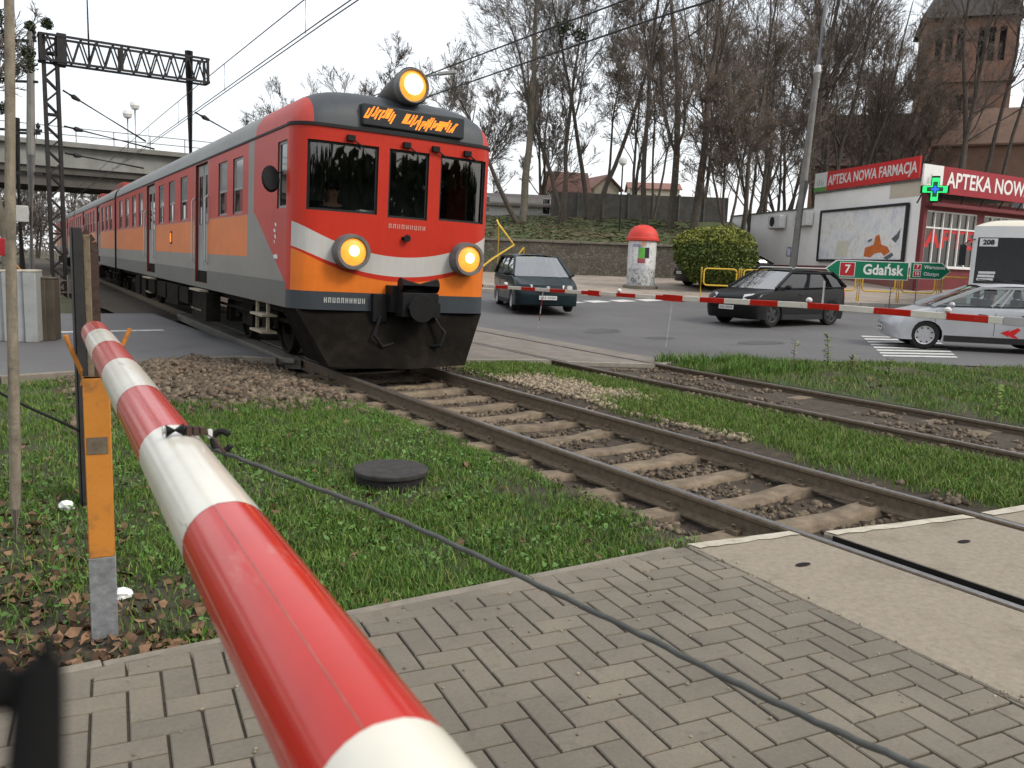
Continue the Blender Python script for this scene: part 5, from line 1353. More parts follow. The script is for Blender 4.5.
for s in (-1, 1):
    holes = [(-(.9+1.45*i), 1.32, 2.62) for i in range(6)]
    hs = [(-(1.9+1.45*i)-.65, -(1.9+1.45*i)+.65, 1.35, 2.62) for i in range(6)]
    b.wall([-LB, -.1], [.32, .9, 3.15], hs, lambda u, v, dep, s=s: Vector((u-(max(0, v-1.25)*.10 if u > -.2 else 0), s*(HB-dep), v)), .04, 0, 1)
rw_ = []
for x in (-.29, -.40, -.8, -LB): rw_.append([(x, c*HB*(1 if x < -.35 else .985), 3.15+(.22 if x < -.5 else (.0 if x > -.3 else .13))*(1-abs(c)**4)) for c in np.linspace(-1, 1, 13)])
b.grid(rw_, 2); b.poly([(-LB, -HB, .32), (-LB, HB, .32), (-LB, HB, 3.15), (-LB, -HB, 3.15)]); b.poly([(-.1, -HB, .32), (-LB, -HB, .32), (-LB, HB, .32), (-.1, HB, .32)], 1)
b.build('body', [M['bus_white'] if 'bus_white' in M else carpaint('bus_white', (.6, .6, .58), .35), M['plastic'], M['bus_cream']], bus, smooth=40)
g = MB(); g.grid([[bfront(u, z, .03) for z in (1.28, 2.0, 2.78)] for u in np.linspace(-1.12, 1.12, 9)]); g.build('windscreen', M['bus_glass'], bus)
for s in (-1, 1):
    for (a, c, e, f_) in hs:
        g = MB(); g.poly([(a, s*(HB-.025), e), (c, s*(HB-.025), e), (c, s*(HB-.025), f_), (a, s*(HB-.025), f_)]); g.build('side_window', M['car_glass_dark'], bus)
    m_ = MB(); m_.tube([bfront(-s*1.2, 2.72, 0), bfront(-s*1.2, 2.66, 0)+Vector((.22, s*.18, 0)), bfront(-s*1.2, 2.5, 0)+Vector((.28, s*.30, -.0))], .022, 8)
    q = bfront(-s*1.2, 2.2, 0)+Vector((.28, s*.31, 0)); m_.box(q.x-.06, q.x+.06, q.y-.10, q.y+.10, 1.85, 2.52); m_.build('mirror', M['plastic'], bus, bevel=.03)
    h = MB(); h.lathe([(.001, .03), (.09, .02), (.1, 0)], 14, 0, Matrix.Translation(bfront(-s*.95, .72, -.005)) @ Matrix.Rotation(math.pi/2, 4, 'Y')); h.build('headlight', M['lens'], bus)
    for cx in (-2.3, -8.0):
        w = MB(); w.lathe([(.3, -.12), (.46, -.12), (.49, -.06), (.49, .08), (.46, .12), (.3, .1), (.1, .06)], 24, 0, Matrix.Translation((cx, s*(HB-.1), .49)) @ Matrix.Rotation(-s*math.pi/2, 4, 'X')); w.build('wheel', M['tyre'], bus)
for u0, u1 in ((-1.0, .0), (.05, 1.0)):
    w = MB(); w.bar(bfront(u0, 1.33, -.02), bfront(u1, 1.42, -.02), .025, .02); w.build('wiper', M['plastic'], bus)
it = MB(); it.box(-LB+.2, -.6, -HB+.1, HB-.1, .5, 1.1, 0); it.box(-2.6, -2.5, -HB+.1, HB-.1, 1.0, 2.9, 0); it.box(-.75, -.35, -1.1, 1.1, .9, 1.33, 0); it.build('interior', pm('bus_inside', (.20, .19, .18), .8, .2, 3), bus)
tx = xf(text_mb('208', .22, .002, .008), basis(bfront(.80, 2.62, -.022), (.10, 1, 0), (-.1, .01, 1)))
npl = MB(); a = bfront(-.88, 2.64, .026)
npl.poly([bfront(.80-dx, 2.62+dz, -.012) for dx, dz in ((-.26, -.13), (.26, -.13), (.26, .13), (-.26, .13))])
no = npl.build('number_board', M['white_paint'], bus); tx.build('number', M['black_paint'], no, smooth=0)
cd_ = MB()
for k in range(3): cd_.poly([bfront(.80-dx-.02*k, 1.42+.11*k+dz, .026) for dx, dz in ((-.24, -.04), (.24, -.04), (.24, .04), (-.24, .04))])
cd_.build('paper_cards', M['white_paint'], bus)
st = MB(); st.lathe([(.22, -.02), (.25, 0), (.22, .02)], 20, 0, Matrix.Translation((-.95, .55, 1.42)) @ Matrix.Rotation(R(-60), 4, 'Y')); st.build('steering_wheel', M['plastic'], bus)
bdv = seated_person('bus driver in grey seated low behind the dark bus windscreen', bus.matrix_basis @ Vector((-1.45, .55, 1.12)), hd, M['cloth_grey'])
# ------------------------------------------------------------------ street things on the far side
M['yellow'] = pm('yellow_paint', (.62, .40, .05), .45, .12, 8, dirt=(.3, .2, .06), dscale=5, damt=.66)
M['brick'] = None
def brick_mat(name, c1, c2, mortar, sx=4.0, dark=.0):
    m, nt, b = newmat(name); v = coords(nt)
    mp = nt.nodes.new('ShaderNodeMapping'); nt.links.new(v, mp.inputs[0]); mp.inputs['Rotation'].default_value = (math.pi/2, 0, 0)
    # bricks laid on x (or y) against z
    x, y, z = sep(nt, v); cmb = nt.nodes.new('ShaderNodeCombineXYZ'); s_ = x + y; nt.links.new(s_.o, cmb.inputs[0]); nt.links.new(z.o, cmb.inputs[1])
    t = nt.nodes.new('ShaderNodeTexBrick'); t.inputs['Scale'].default_value = sx; nt.links.new(cmb.outputs[0], t.inputs['Vector'])
    t.inputs['Color1'].default_value = (*c1, 1); t.inputs['Color2'].default_value = (*c2, 1); t.inputs['Mortar'].default_value = (*mortar, 1); t.inputs['Mortar Size'].default_value = .015
    n = noise(nt, v, .6, 6, .7); c = mix(nt, .8, t.outputs['Color'], ramp(nt, n, [(.3, (.7, .68, .66)), (.7, (1.15, 1.13, 1.1))]), 'MULTIPLY')
    nt.links.new(c, b.inputs['Base Color']); b.inputs['Roughness'].default_value = .9; return m
M['brick_red'] = brick_mat('brick_red', (.24, .10, .065), (.19, .075, .05), (.2, .16, .13))
M['brick_tower'] = brick_mat('brick_tower', (.22, .115, .08), (.17, .085, .06), (.2, .16, .13), 3)
def rubble_wall():
    m, nt, b = newmat('rubble_stone'); v = coords(nt)
    t = nt.nodes.new('ShaderNodeTexVoronoi'); t.inputs['Scale'].default_value = 6.5; nt.links.new(v, t.inputs['Vector'])
    c = ramp(nt, S(nt, t.outputs['Color']), [(0, (.06, .053, .042)), (.5, (.095, .083, .065)), (1, (.14, .122, .098))])
    e = nt.nodes.new('ShaderNodeTexVoronoi'); e.feature = 'DISTANCE_TO_EDGE'; e.inputs['Scale'].default_value = 6.5; nt.links.new(v, e.inputs['Vector'])
    f = S(nt, e.outputs['Distance']); c = mix(nt, S(nt, ramp(nt, f, [(.0, (1,)*3), (.07, (0,)*3)])), c, (.045, .04, .032))
    n = noise(nt, v, .9, 6, .7); c = mix(nt, S(nt, ramp(nt, n, [(.5, (0,)*3), (.7, (.8,)*3)])), c, (.06, .065, .035))
    nt.links.new(c, b.inputs['Base Color']); b.inputs['Roughness'].default_value = .95; bump(nt, b, f, .8, .05); return m
M['rubble'] = rubble_wall()
M['cap_stone'] = pm('cap_stone', (.15, .135, .11), .9, .2, 3, .3, 30)
# retaining wall at the foot of the hill
rw = thing('retaining_wall', 'rough stone retaining wall at the foot of the grassy hill behind the advertising column', 'wall', W(6, 41.9))
mb = MB(); L0 = W(-16, 41.6)-W(6, 41.9); L1 = W(11.3, 42.2)-W(6, 41.9); nrm = Vector((-SA, -CA, 0))
nn = 80; rows = []
for i in range(nn+1):
    p = L0+(L1-L0)*(i/nn); r_ = []
    for k in range(7):
        z = .5+2.1*k/6; r_.append(p + nrm*(.06*(vnoise(np.array(i*.9), np.array(k*1.3), 3)-.5)+.12*(1-k/6)) + Vector((0, 0, z)))
    rows.append(r_)
mb.grid(rows, 0, True); mb.grid([[r_[-1], r_[-1]-nrm*.8] for r_ in rows], 0, True); mb.build('masonry', M['rubble'], rw, smooth=40)
mb = MB()
for i in range(0, nn, 4):
    a, b_ = rows[i][-1]+Vector((0, 0, .05)), rows[i+4][-1]+Vector((0, 0, .05)); mb.bar(a-nrm*.12, b_-nrm*.12 - (b_-a)*.01, .42, .13+rnd.uniform(-.02, .02), 0, (0, 0, 1))
mb.build('coping', M['cap_stone'], rw, bevel=.02)
# advertising column
ac = thing('advertising_column', 'round white poster column with a red domed cap on the far pavement', 'advertising column', ground(640, 36.2, .12))
ac.location.z = pz(0, 36.2); ac.scale = (.93, .93, .87)
b = MB(); b.lathe([(.80, -.15), (.80, .10), (.72, .14)], 32); b.build('base', M['cap_stone'], ac, smooth=30)
b = MB(); b.lathe([(.64, .12), (.64, 2.28)], 40)
def poster_mat():
    m, nt, b_ = newmat('old_posters'); v = coords(nt); x, y, z = sep(nt, v)
    n = noise(nt, v, 3.2, 3, .5, (1, 1, .8)); c = ramp(nt, n, [(.36, (.50, .50, .50)), (.52, (.60, .60, .58)), (.56, (.36, .40, .43)), (.66, (.55, .54, .52))])
    n2 = noise(nt, v, 7.5, 3, .7); lo = z.lt(.95)
    c = mix(nt, lo*S(nt, ramp(nt, n2, [(.52, (0,)*3), (.6, (1,)*3)])), c, (.17, .11, .10))
    c = mix(nt, lo*.35, c, (.22, .27, .27)); nt.links.new(c, b_.inputs['Base Color']); b_.inputs['Roughness'].default_value = .8; return m
b.build('drum', poster_mat(), ac, smooth=40)
b = MB(); b.lathe([(.70, 2.26), (.75, 2.30), (.75, 2.40), (.70, 2.44), (.67, 2.62), (.56, 2.82), (.38, 2.97), (.18, 3.04), (.001, 3.06)], 36); b.build('dome', pm('dome_red', (.55, .055, .04), .5, .12, 4), ac, smooth=40)
def wrap(name, a0, a1, z0, z1, col):
    g = MB(); g.grid([[((.646)*math.cos(a), .646*math.sin(a), z) for z in (z0, z1)] for a in np.linspace(a0, a1, 8)]); return g.build(name, pm('poster', col, .75, .25, 9), ac)
fa_ = math.atan2(-ac.location.y, -ac.location.x)
for a0, a1, z0, z1, c in ((-.25, .22, 1.42, 1.95, (.12, .36, .07)), (.2, .52, 1.45, 1.95, (.03, .03, .035)), (-.62, -.3, 1.38, 1.95, (.66, .66, .64)), (-.3, .25, 1.2, 1.44, (.30, .08, .10)), (-.7, .1, 1.98, 2.1, (.3, .28, .4)), (-.05, .25, 2.02, 2.24, (.60, .32, .2)), (-.6, -.3, 1.18, 1.36, (.6, .6, .6)), (.3, .6, 1.1, 1.42, (.62, .62, .6)), (-.28, -.1, 1.96, 2.0, (.1, .1, .12))):
    wrap('poster', fa_+a0, fa_+a1, z0, z1, c)
# clipped round bush: many small leaves over and inside a lumpy shell
def leaf_cloud(name, c, rx, ry, rz, n, s, mats, pr, parent=None, seed=1, shell=.55, power=2.6):
    q = np.random.RandomState(seed); th = q.uniform(0, 2*math.pi, n); cz = q.uniform(-1, 1, n); sz = np.sqrt(1-cz**2)
    d = np.stack([sz*np.cos(th), sz*np.sin(th), cz], 1); k = (np.abs(d)**power).sum(1)**(-1/power); d2 = d*k[:, None]
    lum = 1+.16*(fbm(th*1.6+9, cz*2.5+5, 3, seed)-.5)*2
    rr = (shell+(1-shell)*q.uniform(0, 1, n)**.45)*lum
    P = d2*rr[:, None]*np.array([rx, ry, rz])
    t1 = q.normal(size=(n, 3)); t1 /= np.linalg.norm(t1, axis=1)[:, None]; t2 = np.cross(t1, q.normal(size=(n, 3))); t2 /= np.linalg.norm(t2, axis=1)[:, None]
    ss = (s*q.uniform(.5, 1.4, n))[:, None]
    V = np.stack([P-t1*ss, P+t2*ss*.5, P+t1*ss, P-t2*ss*.5], 1).reshape(-1, 3)+np.array(c)
    i = np.arange(n)*4; F = np.stack([i, i+1, i+2, i+3], 1); mi = q.choice(len(mats), n, p=pr)
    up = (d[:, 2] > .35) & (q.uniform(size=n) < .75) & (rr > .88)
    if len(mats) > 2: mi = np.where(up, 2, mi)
    return npmesh(name, V, F, mats, parent, mi)
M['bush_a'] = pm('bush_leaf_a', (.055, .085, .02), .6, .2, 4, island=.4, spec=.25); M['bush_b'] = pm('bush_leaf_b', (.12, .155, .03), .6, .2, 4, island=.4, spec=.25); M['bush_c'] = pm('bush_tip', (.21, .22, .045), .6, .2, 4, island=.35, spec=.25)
bq = ground(713, 36.4, .12); bq.z = pz(0, 36.4)
bush = thing('bush', 'big rounded clipped green bush with yellow green top on the far pavement', 'bush', bq)
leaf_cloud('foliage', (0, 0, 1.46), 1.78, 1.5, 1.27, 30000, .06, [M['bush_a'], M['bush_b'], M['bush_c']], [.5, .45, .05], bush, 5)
b = MB()
for k in range(14):
    a = k*.45; b.tube([(.15*math.cos(a), .15*math.sin(a), -.1), (.5*math.cos(a), .45*math.sin(a), .6), (1.0*math.cos(a), .9*math.sin(a), 1.3)], [.04, .03, .015], 5)
M['bark'] = pm('bark', (.062, .05, .04), .95, .3, 6, .6, 30); b.build('stem', M['bark'], bush)
g = thing
# yellow pedestrian railings along the far kerb: one panel per thing
RY = KD+.75
pa = thing('pedestrian_railing', 'yellow rounded pedestrian railing panel, first in the row beside the bush', 'railing')
def rpanel(parent, Lp=1.5):
    fr_ = MB(); r_, z0, z1 = .14, .42, 1.08; pts = []
    for cx, cz, a0 in ((Lp-.1-r_, z1-r_, 0), (.1+r_, z1-r_, 90), (.1+r_, z0+r_, 180), (Lp-.1-r_, z0+r_, 270)):
        for a in np.linspace(a0, a0+90, 5): pts.append((cx+r_*math.cos(R(a)), 0, cz+r_*math.sin(R(a))))
    pts.append(pts[0]); fr_.tube(pts, .03, 8, caps=False); fr_.build('frame', M['yellow'], parent)
    for x in (0, Lp):
        p = MB(); p.cyl((x, 0, -.2), (x, 0, 1.1), .032, n=10); p.lathe([(.032, 1.1), (.02, 1.125), (.001, 1.13)], 10, 0, Matrix.Translation((x, 0, 0))); p.build('post', M['yellow'], parent)
        for z in (.55, .95):
            c = MB(); e = .1 if x == 0 else -.1; c.cyl((x, 0, z), (x+e, 0, z), .018, n=6); c.build('clip', M['yellow'], parent)
rpanel(pa)
rl = ['yellow rounded pedestrian railing panel, first in the row beside the bush', 'yellow railing panel behind the bonnet of the black suv', 'yellow railing panel behind the roof of the black suv', 'yellow railing panel below the left tip of the big green sign', 'yellow railing panel under the middle of the big green sign', 'yellow railing panel under the gap between the two green signs', 'yellow railing panel under the small green sign', 'yellow railing panel just left of the bus front', 'yellow railing panel hidden mostly by the bus']
p0_ = ground(700, RY, .12)
u0, d0 = UD(p0_.x, p0_.y)
for i, l in enumerate(rl):
    o = pa if i == 0 else copy_tree(pa)
    u = u0 + i*1.58; p = W(u, RY, pz(0, RY)); o.location = p; o.rotation_euler.z = -YAW; tag(o, l, group='yellow railings along the far kerb')
# leaning concrete pole with a lamp spike
up_ = thing('utility_pole', 'tall leaning grey concrete pole in front of the pharmacy side wall', 'pole', ground(790, 38.5, .1))
pb = up_.location.copy(); pt_ = spot(818, 68, 38.5)-pb; b = MB(); b.tube([Vector((0, 0, -.2)), pt_*.5, pt_], [.21, .165, .12], 12)
M['pole_grey'] = pm('pole_concrete', (.17, .165, .155), .9, .2, 3, .2, 40); b.build('shaft', M['pole_grey'], up_)
b = MB(); q = spot(828, -14, 38.5)-pb; b.tube([pt_-(pt_*.02), pt_+(q-pt_)*.5, q], [.10, .085, .07], 8); b.build('spike', M['zinc'], up_)
b = MB(); b.lathe([(.14, -.2), (.14, .05), (.10, .12)], 12, 0, Matrix.Translation(pt_)); b.build('cap', M['alu'], up_)

# direction signs
M['sign_green'] = pm('sign_green', (.008, .15, .075), .45, .05, 6); M['sign_white'] = pm('sign_white', (.66, .66, .64), .45, .05, 6); M['sign_red'] = pm('sign_red', (.36, .02, .025), .45, .05, 6); M['sign_back'] = pm('sign_back', (.3, .3, .3), .6, .1, 6)
SD = 31.0
def arrow_sign(name, label, px0, px1, py0, py1, left, tip, build_text):
    a = spot(px0, (py0+py1)/2, SD); b_ = spot(px1, (py0+py1)/2, SD); xdir = (b_-a); xdir.z = 0; Lw = xdir.length; xdir.normalize()
    h = (spot(px0, py0, SD)-spot(px0, py1, SD)).length; z = (a.z+b_.z)/2
    ctr = Vector(((a.x+b_.x)/2, (a.y+b_.y)/2, z)); t = thing(name, label, 'road sign', ctr, -YAW)
    def shape(e):
        l, r_, bt_, tp_ = -Lw/2+e, Lw/2-e, -h/2+e, h/2-e
        return [(l+tip, bt_), (r_, bt_), (r_, tp_), (l+tip, tp_), (l+e*.4, 0)] if left else [(l, bt_), (r_-tip, bt_), (r_-e*.4, 0), (r_-tip, tp_), (l, tp_)]
    for nm, e, y0, mt in (('border', 0, -.0, M['sign_white']), ('face', .028, -.008, M['sign_green'])):
        g = MB(); g.prism([(x, y0+(.03 if nm == 'border' else .012), zz) for x, zz in shape(e)], (0, -1, 0), .03 if nm == 'border' else .014); g.build(nm, mt, t, smooth=0)
    face = Matrix.Rotation(math.pi/2, 4, 'X')
    build_text(t, Lw, h, face)
    for x in (-Lw*.28, Lw*.32):
        p = MB(); g0 = float(rise(SD))-.3-z; p.cyl((x, .07, g0), (x, .07, h/2-.02), .035, n=10); p.build('post', M['zinc'], t)
        c = MB(); c.box(x-.05, x+.05, .03, .1, -.03, .03); c.build('clamp', M['zinc'], t)
    return t
def txt(t, s, size, x, z, m, face, y=-.006, bold=.0, align='CENTER', sx=1.0):
    k = text_mb(s, size, .002, bold, align); xf(k, Matrix.Translation((x, y-.008, z)) @ face @ Matrix.Diagonal((sx, 1, 1, 1))); return k.build('lettering', m, t, smooth=0)
def rbox(t, x, z, w, h, s, size, face):
    g = MB(); g.box(x-w/2, x+w/2, -.012, -.008, z-h/2, z+h/2); o = g.build('number_border', M['sign_white'], t)
    g = MB(); g.box(x-w/2+.02, x+w/2-.02, -.015, -.011, z-h/2+.02, z+h/2-.02); g.build('number_field', M['sign_red'], t)
    txt(t, s, size, x, z+size*.0, M['sign_white'], face, -.011, size*.02)
def t1(t, Lw, h, face):
    rbox(t, -Lw*.235, 0, Lw*.185, h*.78, '7', h*.62, face); txt(t, 'Gdańsk', h*.78, Lw*.19, -.0, M['sign_white'], face, -.006, h*.022, sx=.90)
def t2(t, Lw, h, face):
    rbox(t, -Lw*.33, h*.21, Lw*.19, h*.36, '7', h*.28, face); rbox(t, -Lw*.33, -h*.2, Lw*.19, h*.36, '16', h*.28, face)
    txt(t, 'Warszawa', h*.30, -Lw*.17, h*.2, M['sign_white'], face, -.006, h*.006, 'LEFT'); txt(t, 'Olsztyn', h*.30, -Lw*.17, -h*.2, M['sign_white'], face, -.006, h*.006, 'LEFT')
arrow_sign('direction_sign', 'large green arrow sign pointing left reading Gdańsk with red number 7', 825, 908.5, 260.8, 279, True, .40, t1)
arrow_sign('direction_sign', 'small green arrow sign pointing right reading Warszawa and Olsztyn', 910, 951, 262.5, 279.3, False, .34, t2)

# ------------------------------------------------------------------ pharmacy
M['plaster'] = pm('white_plaster', (.84, .83, .80), .9, .04, .7, dirt=(.68, .66, .61), dscale=.6, damt=.66); M['plinth_red'] = brick_mat('plinth_red', (.24, .085, .065), (.19, .07, .055), (.22, .13, .11), 3)
M['trim_red'] = pm('trim_red', (.14, .027, .03), .6, .15, 3); M['banner_red'] = pm('banner_red', (.55, .035, .035), .55, .08, 1.5); M['board_red'] = pm('board_red', (.27, .018, .028), .5, .08, 1.5)
M['shop_glass'] = glass('shop_glass', (.30, .30, .29)); M['win_white'] = pm('window_white', (.66, .66, .64), .5, .06, 6); M['blind'] = pm('blind', (.36, .30, .24), .9, .12, 3)
M['beige_patch'] = pm('beige_patch', (.52, .46, .37), .9, .06, 2)
PC = spot(916.5, 270, 40.0); PL = spot(727, 262, 60.0); PR = spot(1024, 280, 44.6); PC.z = PL.z = PR.z = 0; PZ = .72
dl = (PL-PC).normalized(); drr = (PR-PC).normalized(); nl = Vector((-dl.y, dl.x, 0)); nl = nl if nl.dot(-PC) > 0 else -nl; nr = Vector((-drr.y, drr.x, 0)); nr = nr if nr.dot(-PC) > 0 else -nr
ph = thing('pharmacy', 'white single storey pharmacy with red front and brick plinth beyond the junction', 'building', (PC.x, PC.y, PZ))
def top_at(px, y): return None
LT = 20.2; HT = 5.33; SP = 9.5; DR = .8                                   # the higher part of the side wall ends SP metres back
lw_ = lambda u, v, dep: dl*u + (nl*(-dep) if dep < 3 else drr*dep*1.35) + Vector((0, 0, v))
mb = MB(); mb.wall([0, SP], [1.28, HT], [], lw_, .1, 0); mb.build('side_wall', M['plaster'], ph)
mb = MB(); mb.wall([SP, LT], [1.28, HT-DR], [], lw_, .1, 0); mb.poly([lw_(SP, HT-DR, 0), lw_(SP, HT, 0), lw_(SP, HT, 6), lw_(SP, HT-DR, 6)]); mb.build('low_wing', M['plaster'], ph)
mb = MB(); mb.wall([-.04, LT], [-.6, 1.28], [], lambda u, v, dep: lw_(u, v, -.04), .1, 0); mb.poly([lw_(-.04, 1.28, -.04), lw_(LT, 1.28, -.04), lw_(LT, 1.28, .02), lw_(-.04, 1.28, .02)]); mb.build('plinth', M['plinth_red'], ph)
mb = MB(); mb.poly([lw_(0, HT, 0), lw_(SP, HT, 0), lw_(SP, HT, 9), lw_(0, HT, 9)]); mb.poly([lw_(SP, HT-DR, 0), lw_(LT, HT-DR, 0), lw_(LT, HT-DR, 9), lw_(SP, HT-DR, 9)]); mb.poly([lw_(LT, -.6, 0), lw_(LT, HT-DR, 0), lw_(LT, HT-DR, 9), lw_(LT, -.6, 9)])
for a, b_, z in ((0, SP, HT), (SP, LT, HT-DR)): mb.bar(lw_(a, z+.03, 0), lw_(b_, z+.03, 0), .18, .07, 0, (0, 0, 1))
mb.build('roof', pm('roof_felt', (.12, .115, .11), .9, .2, 2), ph)
mb = MB(); mb.poly([lw_(.25, HT-.72, -.004), lw_(2.6, HT-.72, -.004), lw_(2.6, HT-.02, -.004), lw_(.25, HT-.02, -.004)]); mb.build('beige_patch', M['beige_patch'], ph)
fw_ = lambda u, v, dep: drr*u + nr*(-dep) + Vector((0, 0, v)); RL = 13.0
wz0, wz1 = 1.35, 3.98; bays = [(.38, 4.35), (4.95, 8.6), (9.2, 12.6)]
mb = MB(); mb.wall([0, RL], [-.6, HT-.8], [(a, b_, wz0, wz1) for a, b_ in bays], fw_, .14, 0); mb.build('front_wall', M['trim_red'], ph)
mb = MB(); mb.bar(fw_(-.1, 4.22, -.25), fw_(RL, 4.22, -.25), .55, .16, 0, (0, 0, 1)); mb.build('canopy', M['trim_red'], ph)
mb = MB(); mb.poly([fw_(2.2, .2, 3.5), fw_(RL, .2, 3.5), fw_(RL, 4.4, 3.5), fw_(2.2, 4.4, 3.5)]); mb.poly([fw_(.35, .6, .3), fw_(RL, .6, .3), fw_(RL, .6, 3.5), fw_(2.2, .6, 3.5)]); mb.poly([fw_(0.05, HT-.8, 0), fw_(RL, HT-.8, 0), fw_(RL, HT-.8, 3.5), fw_(2.2, HT-.8, 3.5)]); mb.poly([fw_(.35, .6, .3), fw_(2.2, .6, 3.5), fw_(2.2, HT-.8, 3.5), fw_(.35, HT-.8, .3)]); mb.build('shop_interior', pm('shop_inside', (.16, .145, .13), .9, .3, 1.2), ph)
for bi, (a, b_) in enumerate(bays):
    w = MB(); n = 6 if bi == 0 else 5
    for k in range(n+1): x = a+(b_-a)*k/n; w.bar(fw_(x, wz0, .06), fw_(x, wz1, .06), .085, .07, 0)
    for z in (wz0+.03, wz0+(wz1-wz0)*.70, wz1-.03): w.bar(fw_(a, z, .065), fw_(b_, z, .065), .07, .075, 0, (0, 0, 1))
    wo_ = w.build('window', M['win_white'], ph, smooth=0)
    g = MB(); g.poly([fw_(a, wz0, .09), fw_(b_, wz0, .09), fw_(b_, wz1, .09), fw_(a, wz1, .09)]); g.build('pane', M['shop_glass'], wo_)
    g = MB(); zz = wz0+(wz1-wz0)*.72
    for k in range(n): x0 = a+(b_-a)*k/n; g.poly([fw_(x0+.05, zz, .2), fw_(x0+(b_-a)/n-.05, zz, .2), fw_(x0+(b_-a)/n-.05, wz1, .2), fw_(x0+.05, wz1, .2)])
    g.build('blind', M['blind'], wo_)
    if bi == 0:
        Mx = basis(fw_(a+.12, wz0+1.32, .082), drr, (0, 0, 1)); k = xf(text_mb('APTEKA', 1.25, .002, .035, 'LEFT'), Mx @ Matrix.Diagonal((1.38, 1, 1, 1))); k.build('lettering', pm('letter_red', (.46, .03, .03), .5, .06, 5), wo_, smooth=0)
    s_ = MB(); s_.bar(fw_(a-.05, wz0-.03, -.06), fw_(b_+.05, wz0-.03, -.06), .16, .05, 0, (0, 0, 1)); s_.build('sill', M['win_white'], wo_)
mb = MB(); mb.bar(fw_(.0, -.5, -.05), fw_(.0, HT-.1, -.05), .22, .22); mb.build('corner_post', M['trim_red'], ph)
# roof signs are separate things bolted on the roof
def sign_panel(name, label, org, xd, w, h, logo, word, mt, lx, size, skew=0.0, back=None):
    t = thing(name, label, 'shop sign', org); n = xd.cross(Vector((0, 0, 1)))
    Mx = basis((0, 0, 0), xd, (0, 0, 1)); q = lambda x, z, d=0: Mx @ Vector((x, z, d))
    g = MB(); g.prism([q(x, z, -.08) for x, z in ((logo, 0), (w, 0+skew), (w, h+skew), (logo, h))], n, .08); g.build('board', mt, t, smooth=0)
    g = MB(); g.prism([q(x, z, -.08) for x, z in ((0, 0), (logo-.01, 0), (logo-.01, h), (0, h))], n, .083); lo = g.build('logo_panel', M['sign_white'], t, smooth=0)
    g = MB(); g.poly([q(.0, .0, .006), q(logo-.01, .0, .006), q(logo-.01, h*.22, .006), q(.0, h*.22, .006)]); g.build('green_stripe', pm('logo_green', (.10, .30, .06), .5, .08, 4), lo)
    g = MB()
    for x0, hh in ((.2, .32), (.34, .48), (.52, .40), (.66, .28)): g.poly([q(logo*x0, h*.3, .006), q(logo*(x0+.1), h*.3, .006), q(logo*(x0+.1), h*(.3+hh*.8), .006), q(logo*x0, h*(.3+hh*.7), .006)])
    g.build('logo_mark', pm('logo_grey', (.42, .47, .44), .5, .08, 4), lo)
    k = xf(text_mb(word, size, .004, size*.018, 'LEFT'), Mx @ Matrix.Translation((lx, h*.5+skew*.5, .006)) @ Matrix.Rotation(math.atan2(skew, w), 4, 'Z')); k.build('lettering', M['sign_white'], t, smooth=0)
    for x in np.arange(.3, w, 1.6): b = MB(); b.bar(q(x, .1, -.1), q(x, -.5, -.4), .05, .05); b.build('bracket', M['dark_steel'], t)
    return t
o = Vector((PC.x, PC.y, PZ)) + lw_(9.62, HT+.12, -.02)
sl_ = sign_panel('roof_sign', 'left red banner reading APTEKA NOWA FARMACJA above the white side wall', o, -dl, 9.1, 1.02, 1.25, 'APTEKA NOWA FARMACJA', M['banner_red'], 1.4, .66, 0)
for ch in children(sl_):
    if ch.name.startswith('lettering'):
        bb = [v.co for v in ch.data.vertices]; k = max((v.dot(-dl) for v in bb)); f = (8.95-1.4)/(k-1.4)
        for v in ch.data.vertices: a = v.co.dot(-dl); v.co += (-dl)*((1.4+(a-1.4)*f)-a); v.co.z = .51+(v.co.z-.51)*1.12
o = Vector((PC.x, PC.y, PZ)) + fw_(-1.0, HT-.62, -.55)
sr_ = sign_panel('roof_sign', 'right dark red board reading APTEKA NOWA FARMACJA above the shop windows', o, drr, 15.5, 1.22, 1.45, 'APTEKA NOWA FARMACJA', M['board_red'], 1.75, .98, 0)
# green cross
gc = thing('pharmacy_cross', 'lit green pharmacy cross hanging at the corner of the pharmacy', 'sign', Vector((PC.x, PC.y, PZ)) + fw_(-.75, HT-.55, -1.0))
cr = [(-.12, -.42), (.12, -.42), (.12, -.12), (.42, -.12), (.42, .12), (.12, .12), (.12, .42), (-.12, .42), (-.12, .12), (-.42, .12), (-.42, -.12), (-.12, -.12)]
ca_ = Matrix.Rotation(-YAW-.35, 4, 'Z')
b = MB(); b.prism([ca_ @ Vector((x*1.12*1.25, .1, z*1.12*1.25)) for x, z in cr], ca_ @ Vector((0, -1, 0)), .16); b.build('case', M['black_paint'], gc, smooth=0)
b = MB(); b.prism([ca_ @ Vector((x*1.2, -.06, z*1.2)) for x, z in cr], ca_ @ Vector((0, -1, 0)), .012); b.build('green_light', glow('led_green', (.02, .75, .16), 1.0), gc, smooth=0)
b = MB(); b.prism([ca_ @ Vector((x*.80+0, -.072, z*.80)) for x, z in cr], ca_ @ Vector((0, -1, 0)), .008); b.build('dark_core', pm('led_off', (.02, .12, .06), .5, .1, 8), gc, smooth=0)
b = MB(); b.prism([ca_ @ Vector((x*.36, -.08, z*.36)) for x, z in cr], ca_ @ Vector((0, -1, 0)), .008); b.build('blue_light', glow('led_blue', (.02, .12, .9), .9), gc, smooth=0)
b = MB(); b.bar((0, 0, .0), ca_ @ Vector((.0, .5, -.25)), .06, .06); b.build('bracket', M['black_paint'], gc)
